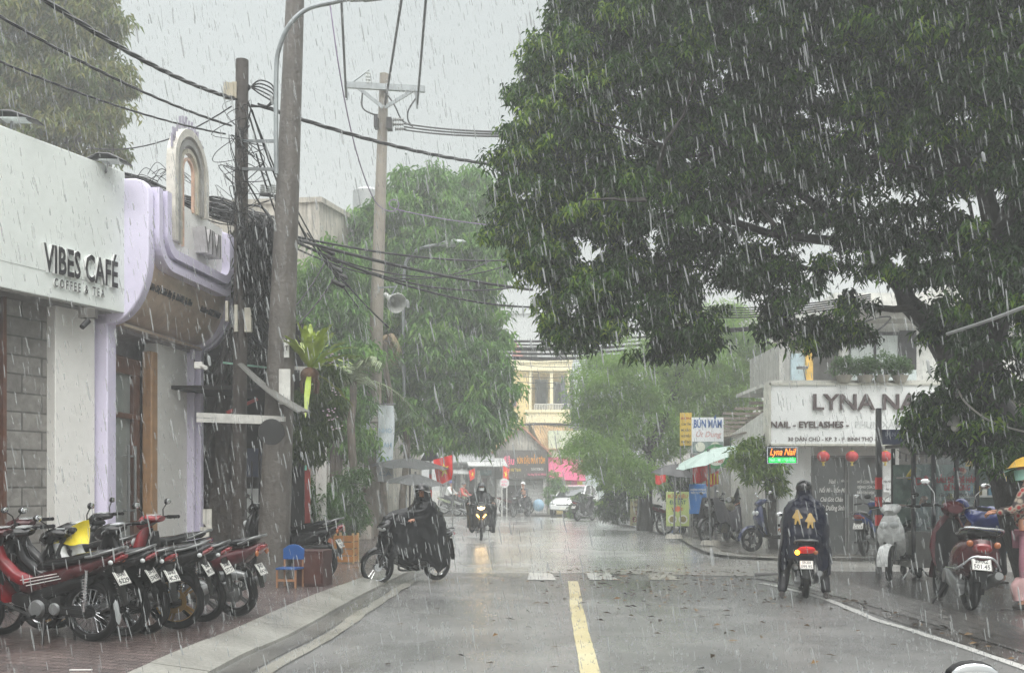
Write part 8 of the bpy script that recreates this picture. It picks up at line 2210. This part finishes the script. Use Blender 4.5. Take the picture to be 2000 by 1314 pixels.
i5 = board('vertical_banner', 'blue advertising banner standing behind the parked bikes', 'banner', 1346, 1380, 945, 1003, 27, M('banner_blue_board', (40, 110, 180), rough=.4, var=.1))
btext(i5[1], i5, 'KHÔNG VI PHẠM', .5, .78, .05, .85, WL); btext(i5[1], i5, 'TRẬT TỰ ĐÔ THỊ', .5, .68, .05, .85, WL)
rsg = thing('round_sign', 'round green and white sign half behind the pale parasol', 'sign', (P(1398, 890, 25.5).x, 25.5, .09)); z_ = P(0, 891, 25.5).z - .09
mb = MB(); mb.cyl((0, -.03, z_), (0, .03, z_), .31, 32); d_ = mb.build('disc', M('green_disc', (70, 140, 90), rough=.4), rsg)
mb = MB(); mb.cyl((0, -.036, z_), (0, -.03, z_), .23, 30); d2 = mb.build('face', M('disc_cream', (220, 224, 214)), d_)
for k, b__ in enumerate(('CƠM GÀ', 'BÚN BÒ')): mb = MB(); mb.mesh(text(b__, .09, .003, bold=.01, w=.34), T(0, -.039, z_ - .04 - k * .11) @ RX(PI / 2)); mb.build('lettering', M('ink_red', (190, 60, 50)), d2, smooth=False)
mb = MB(); mb.tube([(0, .05, 0), (0, .05, z_)], .03, 8); mb.build('post', grey_metal, rsg)
parasol('pale mint parasol tilted over the parked bikes on the right', Vector((P(1388, 884, 24).x, 24, P(1388, 892, 24).z)), .86, .15, (.12, -.34, 0), M('mint_canopy', (158, 178, 170), rough=.45, var=.06), pole_h=(.09,))
parasol('black parasol in front of the eatery behind the green menu board', Vector((P(1316, 925, 27).x, 27, P(1316, 928, 27).z)), .62, .3, (.1, .1, .4), M('black_canopy', (44, 44, 46), rough=.5), pole_h=(.09,))
for i, (px, py, w, h, Y, c, lab) in enumerate(((1370, 915, .42, .62, 24.6, (190, 30, 32), 'red cloth hanging under the mint parasol'), (1391, 935, .30, .30, 24.6, (214, 70, 50), 'red and yellow striped valance under the mint parasol'), (1290, 935, .30, .26, 30, (200, 50, 44), 'red cloth edge under the black parasol'))):
    mb = MB(); p0 = P(px, py, Y); mb.sheet(lambda u, v: p0 + Vector((-w / 2 + w * u, .03 * math.sin(u * 12), h / 2 - h * v - .04 * math.sin(u * 5))), 12, 8, th=.004); o_ = tag(mb.build('hanging_cloth', M('cloth_red%s' % 'abc'[i], c, rough=.6)), lab, 'cloth')
    if i == 1:
        for k in range(4): mb = MB(); mb.box((p0.x - .11 + k * .075, p0.y - .045, p0.z), (.03, .006, .26)); mb.build('stripe', YF, o_)
# stools and tables under the parasols
for i, (px, py, lab) in enumerate(((1320, 1040, 'low blue stool behind the menu board'), (1405, 1042, 'low red stool under the mint parasol'), (1440, 1038, 'low dark box seat near the white wall'))):
    g = G(px, py, .09); st = thing('stool', lab, 'stool', g)
    mb = MB(); mb.box((0, 0, .27), (.3, .3, .03)); mb.build('seat', (MATS['blue_plastic'], MATS['red_band'], dark_metal)[i], st, bevel=.01)
    for x in (-.11, .11):
        for y in (-.11, .11): mb = MB(); mb.tube([(x * 1.2, y * 1.2, 0), (x, y, .26)], .014, 6); mb.build('leg', (MATS['blue_plastic'], MATS['red_band'], dark_metal)[i], st)
pl_ = thing('plank_stack', 'low stack of planks by the slim tree foot', 'planks', G(1528, 1068, .09))
for k in range(3): mb = MB(); mb.box((.05 * k, 0, .04 + k * .09), (.9, .25, .05)); mb.build('plank', M('wet_plank', (170, 130, 84), rough=.4, streak=.3) if k != 1 else MATS['red_band'], pl_)

# LED sign of the nail shop
ld = thing('led_sign', 'lit LED sign in orange and green under the nail shop sign', 'sign', P(1528, 889, 21.9)); 
mb = MB(); mb.box((0, .05, 0), (.66, .08, .36)); mb.build('case', M('led_case', (24, 26, 26), rough=.4), ld, bevel=.005)
mb = MB()
for k in range(34):
    for z in (-.17, .17): mb.box((-.315 + k * .0191, .006, z), (.008, .006, .008))
for k in range(17):
    for x in (-.318, .318): mb.box((x, .006, -.15 + k * .0187), (.008, .006, .008))
mb.build('led_border', M('led_white', (230, 235, 240), emit=(220, 230, 240), estr=1.1), ld)
mb = MB(); mb.mesh(text('Lyna Nail', .2, .004, bold=.008, shear=.35, w=.56), T(0, .008, .01) @ RX(PI / 2)); mb.build('lettering', M('led_orange', (255, 140, 50), emit=(255, 130, 40), estr=1.4), ld, smooth=False)
mb = MB(); mb.box((0, .006, -.10), (.58, .004, .11)); gb = mb.build('led_band', M('led_green', (20, 190, 80), emit=(10, 220, 80), estr=.9), ld)
mb = MB(); mb.mesh(text('Nail - Mi - Gội Đầu', .095, .003, bold=.01, w=.54), T(0, .002, -.128) @ RX(PI / 2)); mb.build('lettering', M('led_green_bright', (120, 255, 140), emit=(120, 255, 140), estr=1.5), gb, smooth=False)
# lanterns
for i, (px, lab) in enumerate(((1608, 'leftmost red paper lantern under the nail shop lintel'), (1664, 'middle red paper lantern above the nail shop doors'), (1729, 'right red paper lantern half behind the street post'))):
    ln_ = thing('paper_lantern', lab, 'lantern', P(px, 891, 22.0), group='red lanterns at the nail shop')
    mb = MB(); vs = []; mb.sheet(lambda u, v: Vector((.13 * math.sin(PI * (.08 + .84 * v)) * math.cos(2 * PI * u) * (1 + .03 * math.cos(16 * PI * u)), .13 * math.sin(PI * (.08 + .84 * v)) * math.sin(2 * PI * u) * (1 + .03 * math.cos(16 * PI * u)), .115 * math.cos(PI * (.08 + .84 * v)))), 64, 12, th=.003); mb.build('shade', M('lantern_red', (190, 70, 72), rough=.6, var=.06), ln_)
    mb = MB(); mb.cyl((0, 0, .105), (0, 0, .125), .045); mb.cyl((0, 0, -.125), (0, 0, -.105), .045); mb.build('ring', YF, ln_)
    mb = MB(); mb.tube([(0, 0, -.125), (0, 0, -.2)], [.02, .03], 8); mb.build('tassel', M('tassel_yellow', (220, 200, 110)), ln_)
    mb = MB(); mb.tube([(0, 0, .12), (0, 0, .2)], .004, 5); mb.build('string', cable_m, ln_)
# welcome plaque
wp = thing('welcome_plaque', 'white scalloped plaque on the white pillar of the nail shop', 'plaque', P(1740, 948, 22.3))
mb = MB(); pts = []
for a in range(0, 360, 10): 
    r_ = 1 + .06 * math.cos(R(a * 6)); pts.append((.21 * r_ * math.cos(R(a)), .13 * r_ * math.sin(R(a)) + .08))
mb.prism(pts, 0, .02, Matrix(((1, 0, 0, 0), (0, 0, -1, 0), (0, 1, 0, 0), (0, 0, 0, 1)))); pq = mb.build('plaque', M('plaque_white', (226, 228, 228), rough=.4), wp)
mb = MB(); mb.box((-.02, -.006, -.08), (.3, .02, .14)); mb.build('lower_plaque', MATS['plaque_white'], wp, bevel=.01)
mb = MB(); mb.mesh(text('Hẹn Nhận Khách', .07, .003, w=.34, shear=.2), T(0, -.024, .07) @ RX(PI / 2)); mb.build('lettering', DRK, pq, smooth=False); mb = MB(); mb.mesh(text('Mời vào ạ!', .06, .003, w=.2, shear=.2), T(-.02, -.02, -.1) @ RX(PI / 2)); mb.build('lettering', DRK, pq, smooth=False)
# terrace pots
for i, (px, py, r_, lab) in enumerate(((1648, 740, 22, 'round grey pot with a small bush on the nail shop terrace'), (1690, 735, 18, 'thin straggly potted shrub in the middle of the terrace'), (1722, 735, 30, 'larger potted tree before the upstairs window'), (1758, 732, 20, 'white-flowered potted bush right on the terrace'))):
    c = P(px, 747, 21.9); pt = thing('potted_plant', lab, 'plant', c)
    mb = MB(); mb.tube([(0, 0, 0), (0, 0, .04), (0, 0, .13), (0, 0, .15)], [.11, .13, .17, .18], 20); mb.build('pot', M('pot_grey', (150, 146, 134), rough=.6, streak=.3), pt)
    mb = MB(); rg2 = random.Random(i)
    for k in range(5): branchy(mb, (0, 0, .12), (rg2.gauss(0, .14), rg2.gauss(0, .1), .3 + rg2.random() * .25), .014, .004, n=5, seed=i * 5 + k)
    mb.build('stem', bark2_m, pt)
    rng2 = np.random.default_rng(60 + i); rm = r_ / F * 21.9
    pts_ = blob_points([(0, 0, .34 + rm * .3, rm, rm * .8, rm * .7), (-rm * .7, 0, .26, rm * .6, rm * .5, rm * .4), (rm * .7, 0, .3, rm * .6, rm * .5, rm * .4)], 170, rng2, grain=0)
    V, Fc = whorl_leaves(pts_, rng2, per=7, L=(.05, .09), wr=.35, down=.1, jitter=.03); npobj('foliage', V, Fc, SHR, pt)

# glass food cart
fc = thing('food_cart', 'glass food cart with red goat menu lettering and steel base', 'food cart', (P(1857, 1125, 15.0).x, 15.0, RP)); c0 = Vector(fc.location)
def cxx(px, Y=15.0): return (px - CX) / F * Y - c0.x
def czz(py, Y=15.0): return P(0, py, Y).z - c0.z
mb = MB()
for px in (1784, 1823, 1868, 1908): mb.box((cxx(px), 0, (czz(872) + .25) / 2), (.05, .05, czz(872) - .25 + .0))
for px in (1784, 1908): mb.box((cxx(px), .8, (czz(872) + .25) / 2), (.05, .05, czz(872) - .25))
mb.build('frame_post', dark_metal, fc, smooth=False)
mb = MB(); mb.box((cxx(1850), .4, czz(868)), (1.16, 1.0, .05)); mb.box((cxx(1846), 0, czz(884)), (1.0, .035, .06)); mb.build('roof', M('cart_roof', (60, 58, 56), rough=.5), fc, smooth=False)
mb = MB(); mb.box((cxx(1846), .4, .14 + (czz(1040) - .1) / 2), (.98, .82, czz(1040) - .14)); mb.build('steel_base', M('cart_steel', (140, 140, 136), rough=.35, metal=.6, var=.15, streak=.3), fc, bevel=.01)
gm = M('cart_glass', (150, 165, 165), rough=.04, alpha=.32, spec=.9, var=.05)
mb = MB(); mb.box((cxx(1804), 0, (czz(905) + czz(1040)) / 2), (.24, .008, czz(905) - czz(1040))); mb.box((cxx(1866), 0, (czz(892) + czz(1040)) / 2), (.58, .008, czz(892) - czz(1040))); mb.build('glass_pane', gm, fc, smooth=False)
mb = MB(); mb.box((cxx(1846), .78, (czz(905) + czz(1040)) / 2), (.95, .02, czz(905) - czz(1040))); mb.build('back_board', M('cart_back', (120, 140, 132), rough=.5, var=.4, scale=6), fc, smooth=False)
rg2 = random.Random(9)
for k in range(16):
    x = cxx(1790) + rg2.random() * .9; z = (czz(1036), czz(985), czz(930))[k % 3]; h = rg2.uniform(.1, .22)
    mb = MB(); mb.tube([(x, .3 + rg2.random() * .3, z), (x, .3, z + h * .8), (x, .3, z + h)], [.05, .05, .03], 12); mb.build('jar', M('jar%s' % 'abcd'[k % 4], ((206, 190, 70), (190, 200, 190), (206, 120, 50), (150, 160, 150))[k % 4], rough=.2, coat=.5), fc)
for z in (czz(985) - .015, czz(930) - .015): mb = MB(); mb.box((cxx(1846), .4, z), (.94, .5, .02)); mb.build('shelf', steel_m, fc, smooth=False)
mb = MB(); mb.box((cxx(1838), .2, (czz(1040) + czz(985)) / 2), (.1, .02, .5)); mb.build('price_list', M('price_white', (200, 204, 200)), fc, smooth=False)
RL = M('cart_letter_red', (150, 36, 46)); KL = M('cart_letter_dark', (60, 50, 54))
def ctext(body, px, py, h, wpx, m):
    mb = MB(); mb.mesh(text(body, h / F * 15 / .73, .003, bold=.02, w=wpx / F * 15), T(cxx(px), -.008, czz(py)) @ RX(PI / 2)); mb.build('lettering', m, fc, smooth=False)
ctext('MENU', 1872, 920, 8, 20, RL); ctext('LẨU DÊ - DÊ HẤP', 1867, 942, 11, 76, RL); ctext('DÊ NƯỚNG', 1869, 957, 11, 50, RL); ctext('Gia Vị - Nước Chấm', 1870, 969, 7, 72, KL); ctext('Bán Miễn Phí', 1869, 979, 6, 50, KL); ctext('DÊ', 1800, 946, 14, 26, RL)
for x in (cxx(1800), cxx(1895)):
    for y in (.1, .7): 
        mb = MB(); mb.torus((x, y, .085), .055, .03, 'X', 20, 8); mb.build('wheel', tyre_m, fc)
mb = MB(); mb.tube([(cxx(1784) - .02, 0, .16), (cxx(1784) - .12, -.1, .1), (cxx(1784) - .2, -.1, 0)], .012); mb.build('stand', steel_m, fc)
# string of bulbs on the wall behind the cart
mb = MB(); pp_ = arc_pts(P(1752, 878, 22), P(1830, 880, 20), .12, 12); mb.tube(pp_, .008, 5); sb2 = tag(mb.build('bulb_string', cable_m), 'string of dark bulbs hanging under the nail sign right end', 'bulb string')
for k in range(1, 12, 2): mb = MB(); mb.tube([pp_[k], pp_[k] - Vector((0, 0, .06)), pp_[k] - Vector((0, 0, .13)), pp_[k] - Vector((0, 0, .15))], [.015, .018, .034, .01], 8); mb.build('bulb', dark_metal, sb2)
# goods rack behind the leaning trunk
gr = thing('goods_rack', 'lit shelf of yellow packets glimpsed behind the leaning trunk', 'shelf', (P(1925, 1050, 16.2).x, 16.2, RP))
mb = MB(); mb.box((0, .2, 1.0), (.7, .04, 2.0)); mb.build('back', M('rack_back', (110, 130, 126), rough=.5), gr)
for k in range(4):
    mb = MB(); mb.box((0, 0, .3 + k * .45), (.7, .4, .03)); sh_ = mb.build('shelf', steel_m, gr)
    for j in range(6):
        mb = MB(); mb.box((-.28 + j * .11, -.05 + .02 * (j % 2), .3 + k * .45 + .09), (.08, .1, .15)); mb.build('packet', M('packet%s' % 'abc'[(j + k) % 3], ((220, 190, 60), (206, 206, 196), (90, 130, 150))[(j + k) % 3], rough=.4), sh_)
fl_ = thing('pennant', 'small yellow pennant caught on the leaning trunk', 'pennant', P(1952, 905, 12.6))
mb = MB(); mb.add([(0, 0, 0), (.07, -.02, .02), (.08, -.02, -.22), (0, .006, 0), (.07, -.014, .02), (.08, -.014, -.22)], [(0, 2, 1), (3, 4, 5), (0, 1, 4, 3), (1, 2, 5, 4), (2, 0, 3, 5)]); mb.build('cloth', YF, fl_)
# litter sliver on the pavers
mb = MB(); g = G(158, 1308, .125); mb.box((g.x, g.y, .128), (.16, .012, .006), rz=.05); tag(mb.build('straw', white_paint), 'white straw lying on the wet red pavers', 'litter')
# ================================================================== RAIN, SPLASHES, HAZE
def rain():
    rng = np.random.default_rng(21)
    N = 60000
    Y = 2.6 + 50 * rng.uniform(0, 1, N) ** 1.35
    X = rng.uniform(-.62, .62, N) * (Y + 2)
    Z = rng.uniform(0.02, 1, N) * (1.45 + .56 * (Y + 2))
    L = rng.uniform(.018, .066, N) * (1 + .05 * Y); r = rng.uniform(.0006, .0020, N) * (1 + Y * .075)
    # a few fat near drops
    n2 = 46
    Y2 = rng.uniform(1.1, 2.6, n2); X2 = rng.uniform(-.55, .55, n2) * Y2; Z2 = CH + rng.uniform(-.18, .47, n2) * Y2
    Y = np.concatenate([Y, Y2]); X = np.concatenate([X, X2]); Z = np.concatenate([Z, Z2])
    L = np.concatenate([L, rng.uniform(.012, .03, n2)]); r = np.concatenate([r, rng.uniform(.001, .0028, n2)])
    N = len(X)
    d = np.stack([.17 + rng.normal(0, .04, N), rng.normal(0, .05, N), -np.ones(N)], 1); d /= np.linalg.norm(d, axis=1)[:, None]
    c = np.stack([X, Y, Z], 1)
    a = np.tile(np.array([1.0, 0, 0]), (N, 1)); a -= d * (a * d).sum(1)[:, None]; a /= np.linalg.norm(a, axis=1)[:, None]
    b = np.cross(d, a)
    V = []
    V.append(c - d * (L / 2)[:, None])
    for q in (-.32, .34):
        for k in range(4):
            an = k * PI / 2; V.append(c + d * (L * q)[:, None] + (a * math.cos(an) + b * math.sin(an)) * r[:, None])
    V.append(c + d * (L / 2)[:, None])
    V = np.stack(V, 1).reshape(-1, 3)
    i = np.arange(N)[:, None] * 10
    tri = [(0, 1, 2), (0, 2, 3), (0, 3, 4), (0, 4, 1), (9, 6, 5), (9, 7, 6), (9, 8, 7), (9, 5, 8)]
    for k in range(4):
        k2 = (k + 1) % 4; tri += [(1 + k, 5 + k, 5 + k2), (1 + k, 5 + k2, 1 + k2)]
    Fc = np.concatenate([i + np.array(t) for t in tri])
    m = bpy.data.materials.new('rain_water'); m.use_nodes = True; n, l = m.node_tree.nodes, m.node_tree.links; n.clear()
    o = n.new('ShaderNodeOutputMaterial'); tr = n.new('ShaderNodeBsdfTransparent'); df = n.new('ShaderNodeBsdfTranslucent'); d2 = n.new('ShaderNodeBsdfDiffuse')
    df.inputs['Color'].default_value = (.5, .52, .52, 1); d2.inputs['Color'].default_value = (.5, .52, .52, 1)
    g = n.new('ShaderNodeNewGeometry'); mr = n.new('ShaderNodeMapRange'); mr.inputs['To Min'].default_value = .05; mr.inputs['To Max'].default_value = .62
    l.new(g.outputs['Random Per Island'], mr.inputs['Value'])
    m1 = n.new('ShaderNodeMixShader'); m1.inputs['Fac'].default_value = .5; l.new(df.outputs[0], m1.inputs[1]); l.new(d2.outputs[0], m1.inputs[2])
    m2 = n.new('ShaderNodeMixShader'); l.new(mr.outputs[0], m2.inputs['Fac']); l.new(tr.outputs[0], m2.inputs[1]); l.new(m1.outputs[0], m2.inputs[2]); l.new(m2.outputs[0], o.inputs['Surface'])
    ob = npobj('rain', V, Fc, m, smooth=True)
    tag(ob, 'heavy rain falling in slanting pale streaks over the street', 'rain', kind='stuff')
    return m
rain_m = rain()
def splashes():
    rng = np.random.default_rng(5); vs = []; fs = []; k = 0
    for i in range(15000):
        Y = 6.5 + 30 * rng.uniform() ** 1.0; X = rng.uniform(-.3, .5) * Y
        if X < -2.0: z = .125
        elif X > 4.9 and Y < 16.3: z = .105
        else: z = .006
        if -2.4 < X < -2.0: continue
        h = rng.uniform(.012, .05); w = rng.uniform(.002, .005)
        for q in range(3):
            a = rng.uniform(0, 2 * PI); dx, dy = math.cos(a) * h * .6, math.sin(a) * h * .3
            vs += [(X + dx * .3 - w, Y + dy * .3, z), (X + dx * .3 + w, Y + dy * .3, z), (X + dx, Y + dy, z + h * rng.uniform(.6, 1)), (X + dx * .3, Y + dy * .3 + w, z)]
            fs += [(k, k + 1, k + 2), (k + 1, k + 3, k + 2), (k + 3, k, k + 2)]; k += 4
    o = npobj('rain_splashes', np.array(vs), np.array(fs), rain_m)
    tag(o, 'tiny splashes where raindrops strike the road', 'splashes', kind='stuff')
splashes()
def haze():
    me = bpy.data.meshes.new('haze'); b = MB(); b.box((0, 45, 8.4), (180, 120, 19.0)); me.from_pydata(b.v, [], b.f)
    m = bpy.data.materials.new('rain_haze'); m.use_nodes = True; n, l = m.node_tree.nodes, m.node_tree.links; n.clear()
    o = n.new('ShaderNodeOutputMaterial'); v = n.new('ShaderNodeVolumePrincipled')
    v.inputs['Color'].default_value = (.95, .97, .97, 1); v.inputs['Density'].default_value = HAZE_D; v.inputs['Anisotropy'].default_value = .2
    l.new(v.outputs[0], o.inputs['Volume']); me.materials.append(m)
    ob = bpy.data.objects.new('haze', me); col.objects.link(ob); tag(ob, kind='stuff')
HAZE_D = 0.0051
haze()
